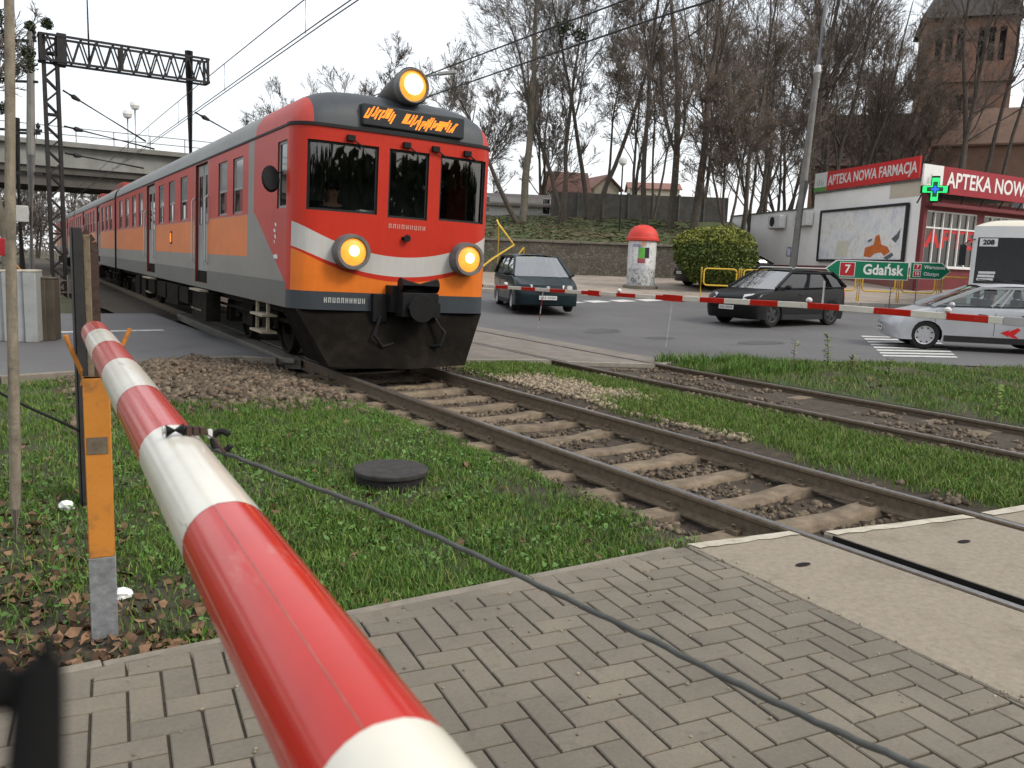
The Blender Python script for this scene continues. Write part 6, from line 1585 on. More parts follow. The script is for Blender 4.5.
# billboard
def torn_mat():
    m, nt, b_ = newmat('torn_paper'); v = coords(nt)
    n = noise(nt, v, 1.3, 7, .75); c = ramp(nt, n, [(.32, (.50, .52, .58)), (.45, (.68, .69, .70)), (.55, (.78, .77, .74)), (.68, (.62, .58, .48)), (.75, (.74, .74, .74))])
    n2 = noise(nt, v, 5.5, 8, .85); c = mix(nt, S(nt, ramp(nt, n2, [(.56, (0,)*3), (.63, (.75,)*3)])), c, (.33, .35, .42)); n3 = noise(nt, v, 2.2, 6, .8, (1, 1, .35)); c = mix(nt, S(nt, ramp(nt, n3, [(.60, (0,)*3), (.65, (.7,)*3)])), c, (.50, .45, .38))
    nt.links.new(c, b_.inputs['Base Color']); b_.inputs['Roughness'].default_value = .9; return m
ob = Vector((PC.x, PC.y, PZ)); bb = thing('billboard', 'large weathered billboard with torn white paper and an orange scrap on the white wall', 'billboard', ob + lw_(4.7, 3.0, -.06))
q = lambda u, z, d=0: -dl*u + nl*d + Vector((0, 0, z))
bw0, bw1, bh0, bh1 = -3.75, 3.75, -1.42, 1.28
b = MB(); b.prism([q(x, z) for x, z in ((bw0, bh0), (bw1, bh0), (bw1, bh1), (bw0, bh1))], nl, .06); b.build('panel', torn_mat(), bb, smooth=0)
b = MB()
for (x0, z0, x1, z1) in ((bw0-.04, bh0, bw1+.04, bh0), (bw0-.04, bh1, bw1+.04, bh1), (bw0, bh0, bw0, bh1), (bw1, bh0, bw1, bh1)): b.bar(q(x0, z0, .06), q(x1, z1, .06), .13, .13, 0, nl)
b.build('frame', M['dark_steel'], bb, smooth=0)
b = MB(); P = [(.6, -1.2), (1.2, -1.25), (1.5, -1.05), (2.0, -1.0), (2.3, -1.18), (2.75, -.98), (2.5, -.72), (2.0, -.62), (1.75, -.1), (1.45, -.2), (1.35, -.62), (.65, -.75)]
b.poly([q(x, z, .064) for x, z in P]); b.build('orange_scrap', pm('orange_paper', (.55, .15, .04), .8, .15, 5), bb, smooth=0)
b = MB(); b.poly([q(x, z, .066) for x, z in ((2.75, -.35), (3.15, -.1), (3.4, .15), (3.35, -.3), (3.1, -.55))]); b.poly([q(x, z, .066) for x, z in ((2.2, -1.28), (2.9, -1.0), (3.05, -1.15), (2.6, -1.36))]); b.poly([q(x, z, .066) for x, z in ((.8, -.42), (1.1, -.3), (1.25, -.36), (.95, -.5))])
b.build('dark_scrap', pm('dark_paper', (.12, .13, .14), .8, .3, 8), bb, smooth=0)
b = MB(); b.poly([q(x, z, .066) for x, z in ((-2.1, -1.25), (-.9, -1.2), (-.8, -.4), (-1.9, -.35))]); b.build('cream_scrap', pm('cream_paper', (.62, .60, .48), .85, .08, 4), bb, smooth=0)
# air conditioners, graffiti
def acunit(label, u, z, w):
    t = thing('air_conditioner', label, 'air conditioner', ob + lw_(u, z, 0)); x = -dl
    b = MB(); b.prism([Vector(x*a + Vector((0, 0, c)) + nl*.08) for a, c in ((-w/2, -.4), (w/2, -.4), (w/2, .4), (-w/2, .4))], nl, .42); b.build('case', M['win_white'], t, bevel=.03)
    b = MB(); b.lathe([(.30, .0), (.30, .012), (.24, .015), (.001, .012)], 20, 0, basis(x*(-.12*w) + nl*.5, x, (0, 0, 1))); b.build('fan_grille', M['plastic'], t)
    b = MB()
    for a in (-w*.35, w*.35): b.bar(x*a + nl*0 + Vector((0, 0, -.43)), x*a + nl*.5 + Vector((0, 0, -.43)), .05, .05)
    b.build('bracket', M['zinc'], t)
acunit('white air conditioner with a dark round fan, left one on the side wall', 13.2, 3.9, 1.5); acunit('white air conditioner half hidden by the leaning pole on the side wall', 10.1, 3.95, 1.5)
g = MB()
for k, (u, z, w, h) in enumerate([(11.9, 2.3, .5, .12), (11.7, 2.05, .12, .6), (12.15, 2.0, .12, .5), (11.4, 2.15, .4, .1), (11.25, 1.9, .1, .5), (11.9, 1.8, .55, .1)]):
    g.poly([lw_(u-w/2, z-h/2, -.006), lw_(u+w/2, z-h/2+.06, -.006), lw_(u+w/2, z+h/2, -.006), lw_(u-w/2+.05, z+h/2, -.006)])
g.build('graffiti', pm('graffiti_blue', (.18, .22, .45), .8, .1, 4), ph, smooth=0)

# ------------------------------------------------------------------ behind: church, houses, fence on the hill
def zat(py, px, d): return spot(px, py, d).z
ch_ = thing('church', 'tall brick church tower with dark pyramid roof and long nave behind the trees', 'church', W(46, 92, 5))
tw = 8.2; M['slate'] = pm('slate', (.075, .07, .068), .8, .2, 3)
q = lambda u, d, z: W(u, d, 0) - W(46, 92, 0) + Vector((0, 0, z-5))
_t = spot(952, 160, 92.0); uc, dc = UD(_t.x, _t.y)
def tface(o, xd): return lambda u, v, dep: o + xd*u + (xd.cross(Vector((0, 0, 1))))*(-dep) + Vector((0, 0, v))
ex, ey = W(1, 0)-W(0, 0), W(0, 1)-W(0, 0); ex.z = ey.z = 0
rot_ = Matrix.Rotation(R(-20), 3, 'Z'); ex = rot_ @ ex; ey = rot_ @ ey
tb = q(uc, dc, 0); tb.z = 0
zt = zat(20, 950, 90)-5
b = MB(); lou = [(tw*c_-.3+.95*k, tw*c_+.3+.95*k, zt-4.4, zt-1.2) for c_ in (.16, .62) for k in range(3)]
for o_, xd in ((tb - ex*tw/2 - ey*tw/2, ex), (tb + ex*tw/2 - ey*tw/2, ey), (tb + ex*tw/2 + ey*tw/2, -ex), (tb - ex*tw/2 + ey*tw/2, -ey)):
    hs = lou + [(1.6, 2.5, zt-17, zt-14.4), (3.3, 4.2, zt-17, zt-14.4), (5.0, 5.9, zt-17, zt-14.4), (3.2, 4.0, zt-9.6, zt-7.6)]
    b.wall([0, tw], [-3, zt], hs, tface(o_, xd), .5, 0)
    for k in (.0, 6.2, 11.6): b.bar(tface(o_, xd)(-.1, zt-k, -.12), tface(o_, xd)(tw+.1, zt-k, -.12), .35, .4, 0, (0, 0, 1))
b.build('tower', M['brick_tower'], ch_, smooth=0)
b = MB()
for s in (-1, 1): b.box(-tw*.42, tw*.42, -tw*.42, tw*.42, zt-18, zt-.4, 0, Matrix.Translation(tb) @ Matrix((ex, ey, Vector((0, 0, 1)))).transposed().to_4x4()); break
b.build('tower_core', pm('louvre_dark', (.03, .028, .026), .9, .2, 5), ch_)
b = MB(); e = tw/2+.6; ap = tb+Vector((0, 0, zt+11)); P = [tb+ex*sx*e+ey*sy*e+Vector((0, 0, zt-.2)) for sx, sy in ((-1, -1), (1, -1), (1, 1), (-1, 1))]
md = [tb+ex*sx*e*.72+ey*sy*e*.72+Vector((0, 0, zt+2.4)) for sx, sy in ((-1, -1), (1, -1), (1, 1), (-1, 1))]
for i in range(4): j = (i+1) % 4; b.poly([P[i], P[j], md[j], md[i]]); b.poly([md[i], md[j], ap])
b.poly(P[::-1]); b.build('tower_roof', M['slate'], ch_, smooth=0)
nz = zat(168, 870, 96)-5; nw, nL = 9, 10; o1 = tb - ex*(tw/2+nL) + ey*(-3)
b = MB(); whs = [(2.5+4.6*k, 4.0+4.6*k, 3.5, nz-1.5) for k in range(2)]
b.wall([0, nL], [-3, nz], whs, tface(o1, ex), .5, 0)
b.wall([0, nw], [-3, nz], [], lambda u, v, dep: o1+ey*(nw-u)+ex*dep+Vector((0, 0, v)), .4, 0); b.poly([o1+Vector((0, 0, nz)), o1+ey*nw+Vector((0, 0, nz)), o1+ey*nw/2+Vector((0, 0, nz+5.5))])
for (a, c, e_, f_) in whs: b.poly([tface(o1, ex)(a, e_, .45), tface(o1, ex)(c, e_, .45), tface(o1, ex)(c, f_, .45), tface(o1, ex)(a, f_, .45)], 1)
b.build('nave', [M['brick_tower'], pm('church_glass', (.05, .055, .06), .3, .3, 6)], ch_, smooth=0)
b = MB()
for s in (0, 1):
    a0 = o1+ey*(-.6 if s == 0 else nw+.6)-ex*.5; a1 = a0+ex*(nL+.5); r0 = o1+ey*nw/2-ex*.5+Vector((0, 0, nz+5.8)); r1 = r0+ex*(nL+.5)
    b.poly([a0+Vector((0, 0, nz-.3)), a1+Vector((0, 0, nz-.3)), r1, r0])
b.build('nave_roof', pm('church_roof', (.085, .055, .045), .85, .2, 2), ch_, smooth=0)
def house(label, px, d, wid, dep, eave_y, ridge_y, wall, roof, ang=0, gable=False, wins=(), base=3.8, name='house'):
    c = ground(px, d); c.z = base; t = thing(name, label, 'house', c, -YAW+ang)
    he = zat(eave_y, px, d)-base; hr = zat(ridge_y, px, d)-base; w, dd = wid/2, dep/2
    b = MB(); b.wall([-w, w], [-1, he], list(wins), lambda u, v, e: Vector((u, -dd+e, v)), .12, 0)
    b.wall([-w, w], [-1, he], [], lambda u, v, e: Vector((-u, dd-e, v)), .12, 0)
    for s in (-1, 1):
        b.poly([(s*w, -dd*s*-1, -1), (s*w, -dd*s, -1), (s*w, -dd*s, he), (s*w, dd*s, he)] if False else [(s*w, -dd, -1), (s*w, dd, -1), (s*w, dd, he), (s*w, -dd, he)])
        if gable: pass
        else: b.poly([(s*w, -dd, he), (s*w, dd, he), (s*w, 0, hr)])
    if gable: 
        for y in (-dd, dd): b.poly([(-w, y, he), (w, y, he), (0, y, hr)])
    b.build('wall', wall, t, smooth=0)
    r_ = MB(); o_ = .35
    if gable:
        for s in (-1, 1): r_.prism([(s*(w+o_), -dd-o_, he-.2), (0, -dd-o_, hr+.05), (0, dd+o_, hr+.05), (s*(w+o_), dd+o_, he-.2)], (0, 0, 1), .14)
    else:
        for s in (-1, 1): r_.prism([(-w-o_, s*(dd+o_), he-.2), (w+o_, s*(dd+o_), he-.2), (w+o_, 0, hr+.05), (-w-o_, 0, hr+.05)], (0, 0, 1), .14)
    r_.build('roof', roof, t, smooth=0)
    for (a, c2, e, f) in wins:
        g = MB(); g.poly([(a, -dd+.1, e), (c2, -dd+.1, e), (c2, -dd+.1, f), (a, -dd+.1, f)], 0)
        fr = .09
        for (x0, z0, x1, z1) in ((a, e, c2, e), (a, f, c2, f), (a, e, a, f), (c2, e, c2, f), ((a+c2)/2, e, (a+c2)/2, f)): g.bar((x0, -dd+.07, z0), (x1, -dd+.07, z1), fr, .06, 1)
        g.build('window', [M['train_glass'], M['win_white']], t, smooth=0)
    return t
M['brick_brown'] = brick_mat('brick_brown', (.20, .115, .08), (.16, .09, .065), (.2, .16, .13), 3); M['roof_brown'] = pm('roof_brown', (.15, .095, .07), .85, .2, 2)
M['tile'] = pm('roof_tile', (.23, .125, .10), .8, .2, 2.5); M['cream_wall'] = pm('cream_wall', (.52, .47, .38), .9, .1, 1); M['grey_wall'] = pm('grey_wall', (.42, .41, .39), .9, .1, 1, dirt=(.3, .28, .25), dscale=1); M['roof_grey'] = pm('roof_grey', (.16, .14, .13), .8, .2, 2)
house('long low grey outbuilding with pale walls on the hill right beside the train', 520, 58, 9, 5, 206, 197, M['grey_wall'], M['roof_grey'], .05, False, [(-3, -2.2, .9, 1.9), (1.2, 2.2, .9, 1.9)])
house('house with a red tiled roof seen between the trunks behind the low outbuilding', 563, 80, 3.4, 4, 193, 174, M['cream_wall'], M['tile'], .1, False, [(-1.2, -.6, 3, 4.2), (.5, 1.1, 3, 4.2)])
house('cream gabled house with a red roof behind the concrete fence', 595, 84, 2.6, 4, 190, 178, M['cream_wall'], M['tile'], .35, True, [(-.4, .4, 3.6, 4.6)])
house('distant low house with a reddish roof beyond the middle of the concrete fence', 650, 125, 7, 6, 190, 184, M['cream_wall'], M['tile'], -.05, False, [(-2, -1, 3, 4.6), (1, 2, 3, 4.6)])
rb = house('brown brick hall with a steep gabled roof at the right picture edge', 1018, 68, 13, 12, 152, 108, M['brick_brown'], M['roof_brown'], -.5, False, [(-5, -3.6, 3.5, 6.2), (-1, .4, 3.5, 6.2), (3, 4.4, 3.5, 6.2)], 2.0)
# concrete panel fence on the hill
fc = thing('panel_fence', 'grey concrete panel fence running along the hilltop behind the trees', 'fence', W(6, 54.5, 4.2))
M['fence_grey'] = pm('fence_concrete', (.095, .092, .086), .9, .2, 1.5, .3, 30, dirt=(.055, .055, .048), dscale=1.2, damt=.5)
for k in range(7):
    u = 2.2+k*1.6-6; a = W(u, 0)-W(0, 0); a.z = -.3; e = W(u+1.5, 0); e.z = -.3; h = 2.15+.006*k
    b = MB(); b.bar(a+Vector((0, 0, h/2)), e+Vector((0, 0, h/2)), .06, h, 0, (0, 0, 1))
    for z in (.5, 1.0, 1.5): b.bar(a+Vector((0, 0, z*h/2)), e+Vector((0, 0, z*h/2)), .075, .03, 0, (0, 0, 1))
    b.build('panel', M['fence_grey'], fc, smooth=0)
    b = MB(); b.bar(a-Vector((.05, 0, .2)), a-Vector((.05, 0, 0))+Vector((0, 0, h+.08)), .14, .14); b.build('fence_post', M['fence_grey'], fc)
# park lamp on the hill
lp_ = thing('park_lamp', 'dark park lamp post with a pale globe on the hill above the column', 'street lamp', ground(617, 47)); lp_.location.z = 3.3
hh = zat(166, 622, 47)-3.3
b = MB(); b.tube([(0, 0, -.3), (0, 0, hh*.4), (0, 0, hh)], [.07, .05, .04], 8); b.build('post', M['dark_steel'], lp_)
b = MB(); b.lathe([(.05, 0), (.2, .12), (.24, .26), (.2, .40), (.001, .48)], 14, 0, Matrix.Translation((0, 0, hh))); b.build('globe', M['win_white'], lp_)
# street lamp arm over the junction, the pole stands behind the train
sl2 = thing('street_lamp', 'grey street lamp head on a long arm seen just right of the train top lamp', 'street lamp', ground(418, 40)); b0_ = sl2.location.copy()
pp_ = spot(420, 78, 40)-b0_; e1 = spot(438, 74, 40)-b0_; e2 = spot(456, 72, 40)-b0_
b = MB(); b.tube([Vector((0, 0, -.2)), Vector((0, 0, pp_.z-.3)), pp_, e1], [.10, .07, .05, .04], 8); b.build('mast', M['zinc'], sl2)
b = MB(); b.bar(e1, e2, .26, .14, 0, (0, 0, 1)); b.build('lamp_head', M['sign_back'], sl2, bevel=.03)
# yellow stair rails up the hill beside the train
hs_ = [((498, 190+40), (515, 250-2), 38.6), ]
y1 = thing('stair_rail', 'bent yellow stair handrail right beside the train front', 'handrail', ground(505, 38.8)); o_ = y1.location
b = MB(); b.tube([spot(497, 220, 39.2)-o_, spot(500, 226, 39)-o_, spot(514, 245, 38.8)-o_, spot(492, 259, 38.2)-o_, spot(478, 270, 38)-o_], .045, 8); b.build('rail', M['yellow'], y1)
b = MB(); b.tube([spot(499, 226, 39)-o_, Vector((spot(499, 226, 39)-o_).xy.to_3d())+Vector((0, 0, -.1))], .035, 8); b.build('post', M['yellow'], y1)
y2 = thing('stair_rail', 'short slanting yellow handrail rising above the roof of the green minivan', 'handrail', ground(518, 38.4)); o_ = y2.location
b = MB(); b.tube([spot(510, 264, 38)-o_, spot(524, 248, 38.6)-o_], .05, 8); b.tube([spot(516, 258, 38.4)-o_, spot(536, 257, 38.4)-o_], .035, 8); b.build('rail', M['yellow'], y2)
b = MB(); b.tube([spot(524, 248, 38.6)-o_, spot(524, 275, 38.6)-o_], .035, 8); b.build('post', M['yellow'], y2)
# ------------------------------------------------------------------ overhead line, bridge and the far left
M['lattice'] = pm('lattice_steel', (.028, .026, .026), .7, .25, 6)
M['conc_pole'] = pm('concrete_mast', (.20, .195, .185), .9, .2, 3, .3, 30)
gy = 34.9
_g = spot(54, 150, 31.1); gy = _g.y
gt = thing('catenary_gantry', 'dark lattice steel gantry with one lattice leg standing over the railway on the left', 'gantry', (_g.x, gy, -.1))
zb0 = spot(63, 62, 31.1).z+.1; zt0 = spot(46, 36, 31.1).z+.1
b = MB(); lw2 = .21
for sx in (-lw2, lw2):
    for sy in (-lw2*.8, lw2*.8): b.bar((sx, sy, -.3), (sx, sy, zt0), .11, .11)
z = .0; k = 0
while z < zt0-.4:
    for sy in (-lw2*.8, lw2*.8):
        b.bar((-lw2 if k % 2 == 0 else lw2, sy, z), (lw2 if k % 2 == 0 else -lw2, sy, z+.42), .05, .05)
    for sx in (-lw2, lw2): b.bar((sx, -lw2*.8 if k % 2 else lw2*.8, z), (sx, lw2*.8 if k % 2 else -lw2*.8, z+.55), .05, .05)
    if k % 5 == 0:
        for sy in (-lw2*.8, lw2*.8): b.bar((-lw2, sy, z), (lw2, sy, z), .07, .07)
    z += .42; k += 1
b.build('lattice_leg', M['lattice'], gt, smooth=0)
b = MB(); x0, x1 = -.35, 5.4; sl = lambda x: -.0*(x-x0)
for sy in (-.3, .3):
    for zz in (zb0, zt0): b.bar((x0, sy, zz), (x1, sy, zz), .075, .075)
    n = 11
    for i in range(n):
        a, c = x0+(x1-x0)*i/n, x0+(x1-x0)*(i+1)/n; m_ = (a+c)/2
        b.bar((a, sy, zb0), (m_, sy, zt0), .05, .05); b.bar((m_, sy, zt0), (c, sy, zb0), .05, .05)
for xx in (x0+.05, 2.3, x1-.05):
    for sy in (-.3, .3): b.bar((xx, sy, zb0), (xx, sy, zt0), .09, .09)
for xx in (x0, 1.5, 3.3, x1):
    for zz in (zb0, zt0): b.bar((xx, -.3, zz), (xx, .3, zz), .06, .06)
b.box(.2, .5, -.32, .32, zb0-.1, zt0+.1); b.build('truss_beam', M['lattice'], gt, smooth=0)
b = MB(); b.tube([(4.72, 0, -.3), (4.72, 0, zt0+.25)], [.19, .15], 10); b.build('tube_leg', M['lattice'], gt)
b = MB(); b.tube([(1.25, 0, zb0), (1.25, 0, zb0+6.5)], .045, 6); b.build('spike', M['lattice'], gt)
for (p0, p1, nm) in (((.35, 0, 7.2), (3.1, 0, 5.7), 'tie'), ((.35, 0, 5.95), (3.4, 0, 5.45), 'arm'), ((.35, 0, 5.0), (3.0, 0, 4.7), 'arm'), ((4.9, 0, 7.0), (7.6, 0, 5.8), 'tie'), ((4.9, 0, 5.3), (7.2, 0, 5.2), 'arm')):
    b = MB(); p0, p1 = Vector(p0), Vector(p1); b.tube([p0, p1], .035, 6); q0 = p0+(p1-p0)*.08; q1 = p0+(p1-p0)*.2; b.tube([q0, q0+(q1-q0)*.3, q0+(q1-q0)*.5, q1], [.05, .09, .09, .05], 8); b.build('bracket_arm', M['lattice'], gt)
# contact and carrying wires along both tracks
def wire(label, xc, zs, r, y0=-6, y1=110, dx=0.0, drop=True):
    t = thing('overhead_wire', label, 'overhead wire', (xc, 0, 0))
    ys = list(np.arange(y0, y1, 4.0))
    for k, (z0, ddx) in enumerate(zs):
        b = MB(); b.tube([(float(trk(y))*1.0+ddx, y, z0+(.22*abs(math.sin(y*.05)) if k == len(zs)-1 else 0)) for y in ys], r, 5); b.build('contact_wire' if k < len(zs)-1 else 'carrying_wire', M['dark_steel'], t)
    if drop:
        for y in np.arange(2, 60, 6.5):
            b = MB(); b.tube([(float(trk(y)), y, zs[0][0]), (float(trk(y)), y, zs[-1][0]+.22*abs(math.sin(y*.05)))], .007, 4); b.build('dropper', M['dark_steel'], t)
wire('pair of thin overhead contact wires above the red train', XN+.05, [(5.42, -.04), (5.42, .05), (5.85, 0)], .011)
wire('thicker overhead wires above the far track crossing the tree tops', XF, [(5.30, 0), (5.62, 0)], .016, drop=False)
# road bridge over the line far back
br = thing('road_bridge', 'grey road bridge on concrete girders crossing the line behind the train', 'bridge', (0, 73, 0))
M['bridge'] = pm('bridge_concrete', (.23, .235, .22), .9, .2, .5, dirt=(.17, .16, .145), dscale=.4, damt=.55); M['bridge_dark'] = pm('bridge_soffit', (.09, .083, .075), .9, .2, .6)
X0, X1 = -45, 27
b = MB(); b.box(X0, X1, 0, 9, 7.4, 9.0); b.box(X0, X1, -.5, 9.5, 8.9, 9.25); b.build('parapet_girder', M['bridge'], br)
b = MB()
for yy in (.6, 3.2, 5.8, 8.2): b.box(X0, X1, yy, yy+.5, 6.0, 7.4)
b.box(X0, X1, .2, 8.8, 6.9, 7.38); b.build('steel_girder', M['bridge_dark'], br)
for x in (-20, -6, 14.5, 24):
    b = MB()
    for yy in (1.2, 7.4): b.box(x-.5, x+.5, yy, yy+.9, -.5, 6.0)
    b.box(x-.6, x+.6, .5, 8.8, 5.5, 6.0); b.build('pier', M['bridge'], br)
b = MB()
for z in (9.75, 10.3): b.bar((X0, -.3, z), (X1, -.3, z), .06, .06)
for x in np.arange(X0+1, X1, 2.6): b.bar((x, -.3, 9.2), (x, -.3, 10.3), .06, .06)
b.build('railing', M['zinc'], br, smooth=0)
for px, lab in ((131, 'globe lamp on a short post on the bridge, nearer the gantry leg'), (139.5, 'globe lamp on a taller post on the bridge, nearer the train roof')):
    p = spot(px, 150, 66); t = thing('bridge_lamp', lab, 'street lamp', (p.x, 72.6, 9.2)); h = 2.2 if px < 135 else 2.9
    b = MB(); b.cyl((0, 0, 0), (0, 0, h), .06, n=6); b.build('post', M['zinc'], t); b = MB(); b.lathe([(.05, 0), (.28, .12), (.36, .36), (.28, .6), (.001, .72)], 12, 0, Matrix.Translation((0, 0, h))); b.build('globe', M['win_white'], t)
# concrete mast and the dark mast beside it
q = ground(31, 26.5); q.z = -.1
cm = thing('concrete_mast', 'pale grey concrete mast with small insulator arms beside the lattice leg', 'mast', q)
hz = zat(32, 31, 26.5)+.1
b = MB(); _t = spot(30.5, 32, 26.5)-q; b.tube([(0, 0, -.3), tuple(_t*.55), tuple(_t)], [.14, .125, .095], 8); b.build('shaft', M['conc_pole'], cm)
for zz in (hz-.25, hz*.82, hz*.63, hz*.48): b = MB(); b.bar(W(-.55, 0)+Vector((0, 0, zz)), W(.5, 0)+Vector((0, 0, zz)), .07, .07); b.build('cross_arm', M['dark_steel'], cm, smooth=0)
for zz in (hz-.22, hz*.63):
    for k in (-.5, .45):
        b = MB(); p = W(k, 0)+Vector((0, 0, zz)); b.lathe([(.03, 0), (.07, .08), (.03, .14), (.07, .22), (.03, .3), (.001, .34)], 8, 0, Matrix.Translation(p)); b.build('insulator', M['dark_steel'], cm)
b = MB(); p = W(0, -.3)+Vector((0, 0, 2.6)); b.box(p.x-.18, p.x+.18, p.y-.12, p.y+.12, 2.35, 2.85); b.build('box', M['alu'], cm, bevel=.02)
q = ground(23, 30); q.z = -.1
dm = MB(); hz2 = zat(118, 22, 30)+.1; dm.tube([(0, 0, -.3), (0, 0, hz2)], .14, 8); dm.bar(W(-.7, 0)+Vector((0, 0, hz2-.4)), W(.9, 0)+Vector((0, 0, hz2-.4)), .08, .08)
o = dm.build('dark_mast', M['lattice']); o.location = q; tag(o, 'dark slim steel mast just left of the concrete mast', 'mast')
# grey concrete blocks by the left road
bl = [(-14, 4.5, 'pale grey upright concrete slab at the left picture edge'), (5, 16, 'pale grey upright concrete slab behind the thin weathered pole'), (16.5, 25.5, 'pale grey upright concrete slab, third from the left edge'), (26, 38, 'pale grey upright concrete slab next to the brown slabs')]
M['slab_grey'] = pm('slab_grey', (.32, .335, .33), .85, .15, 2.5, .2, 40, dirt=(.2, .2, .185), dscale=2.5, damt=.58); M['slab_brown'] = pm('slab_brown', (.085, .072, .055), .9, .25, 3, .2, 40)
def upright(px0, px1, pyt, d, label, mt, base):
    a = spot(px0, 300, d); c = spot(px1, 300, d); zt_ = spot((px0+px1)/2, pyt, d).z
    t = thing('concrete_slab', label, 'concrete slab', ((a.x+c.x)/2, (a.y+c.y)/2, base), -YAW+R(15)); w = (c-a).length*.97
    b = MB(); b.box(-w/2, w/2, -.12, .28, 0, zt_-base); b.build('slab_body', mt, t, bevel=.012)
    b = MB(); b.box(-w/2-.004, w/2+.004, -.125, .285, zt_-base+.001, zt_-base+.035); b.build('top_edge', M['slab_edge'] if mt == M['slab_grey'] else mt, t, bevel=.008)
for a, c, l in bl: upright(a, c, 272, 13.9, l, M['slab_grey'], -.012)
upright(39, 47, 279, 14.2, 'brown upright slab beside the grey concrete slabs', M['slab_brown'], -.012); upright(47.5, 55.5, 279.5, 14.3, 'dark olive upright slab nearest the lattice leg', M['slab_brown'], -.012)
rd = thing('warning_disc', 'small dark red round warning disc on a stick at the left picture edge', 'warning sign', spot(3, 247, 16)); b = MB(); b.lathe([(.001, .03), (.16, .02), (.17, 0), (.001, -.02)], 16, 0, Matrix.Rotation(-YAW, 4, 'Z') @ Matrix.Rotation(math.pi/2, 4, 'X')); b.build('disc', M['sign_red'], rd)
b = MB(); o_ = rd.location; b.tube([Vector((0, .03, 0)), spot(22, 272, 16)-o_, spot(40, 300, 15.9)-o_], .018, 6); b.build('stick', M['orange_paint'], rd)
# low picket fence and a pale garden wall far left
lf = thing('low_fence', 'low pale picket fence beyond the road at the far left', 'fence', (1.2, 30, -.1))
b = MB()
for k in range(26): b.bar((-4+k*.24, .02*k, 0), (-4+k*.24, .02*k, .75), .09, .03)
for z in (.2, .58): b.bar((-4.1, .05, z), (2.2, .57, z), .06, .03)
b.build('pickets', pm('fence_wood', (.22, .18, .14), .9, .2, 4), lf, smooth=0)

# ------------------------------------------------------------------ trees
def rot_about(v, axis, ang):
    c, s = np.cos(ang)[:, None], np.sin(ang)[:, None]
    return v*c + np.cross(axis, v)*s + axis*(v*axis).sum(1)[:, None]*(1-c)
def unit(v): return v/np.maximum(1e-9, np.linalg.norm(v, axis=1))[:, None]
def grow(rs, P, D, L, Rr, k, wob, trop):
    """n branches as k-segment polylines"""
    pts = [P]; d = D.copy(); n = len(P); dirs = [d]
    for i in range(k):
        d = unit(d + rs.normal(size=(n, 3))*wob + np.array([0, 0, trop])); pts.append(pts[-1] + d*(L/k)[:, None]); dirs.append(d)
    return np.stack(pts, 1), np.stack(dirs, 1)
def tubes(pts, r0, r1, ns):
    n, k1, _ = pts.shape; tan = np.gradient(pts, axis=1); tan /= np.maximum(1e-9, np.linalg.norm(tan, axis=2))[..., None]
    ref = np.where(np.abs(tan[..., 2:3]) < .9, np.array([0, 0, 1.]), np.array([1., 0, 0]))
    x = np.cross(tan, ref); x /= np.linalg.norm(x, axis=2)[..., None]; y = np.cross(tan, x)
    t = np.linspace(0, 1, k1)[None, :, None]; r = (r0[:, None, None]*(1-t) + r1[:, None, None]*t)
    a = np.arange(ns)*2*math.pi/ns
    ring = pts[:, :, None, :] + (x[:, :, None, :]*np.cos(a)[None, None, :, None] + y[:, :, None, :]*np.sin(a)[None, None, :, None])*r[..., None]
    V = ring.reshape(-1, 3); idx = np.arange(n*k1*ns).reshape(n, k1, ns); nx = np.roll(idx, -1, axis=2)
    F = np.stack([idx[:, :-1], nx[:, :-1], nx[:, 1:], idx[:, 1:]], -1).reshape(-1, 4)
    return V, F
def kids(rs, pts, dirs, L, Rr, m, lo, hi, ang, lfac, rfac, rend):
    n, k1, _ = pts.shape; N = n*m; par = np.repeat(np.arange(n), m); t = rs.uniform(lo, hi, N); f = t*(k1-1); i = np.minimum(f.astype(int), k1-2); fr = (f-i)[:, None]
    P = pts[par, i]*(1-fr) + pts[par, i+1]*fr; d = dirs[par, np.minimum(i+1, k1-1)]
    ax = unit(np.cross(d, rs.normal(size=(N, 3)))); D = rot_about(d, ax, ang*rs.uniform(.6, 1.3, N))
    Lc = L[par]*lfac*rs.uniform(.6, 1.3, N)*(1.15-.55*t); Rc = (Rr[par]*(1-t)+rend[par]*t)*rfac*rs.uniform(.7, 1.05, N)
    return P, unit(D), Lc, Rc
M['bark_dark'] = pm('bark_dark', (.082, .069, .058), .95, .3, 4, .6, 20); M['bark_grey'] = pm('bark_grey', (.155, .135, .11), .95, .3, 4, .6, 20, dirt=(.08, .085, .05), dscale=1.5)
M['twig_dark'] = pm('twig_dark', (.14, .122, .108), .95, .2, 3); M['twig_brown'] = pm('twig_brown', (.165, .136, .115), .95, .25, 3); M['twig_grey'] = pm('twig_grey', (.18, .16, .145), .95, .2, 3)
M['hill_leaf'] = pm('hill_leaf', (.19, .135, .085), .85, .25, 10, island=.5); M['rust_leaf'] = pm('rust_leaf', (.15, .098, .062), .8, .3, 3, island=.5); M['mistletoe'] = pm('mistletoe', (.035, .045, .02), .8, .3, 4, island=.4); M['ivy'] = pm('ivy', (.02, .032, .012), .8, .3, 4, island=.4)
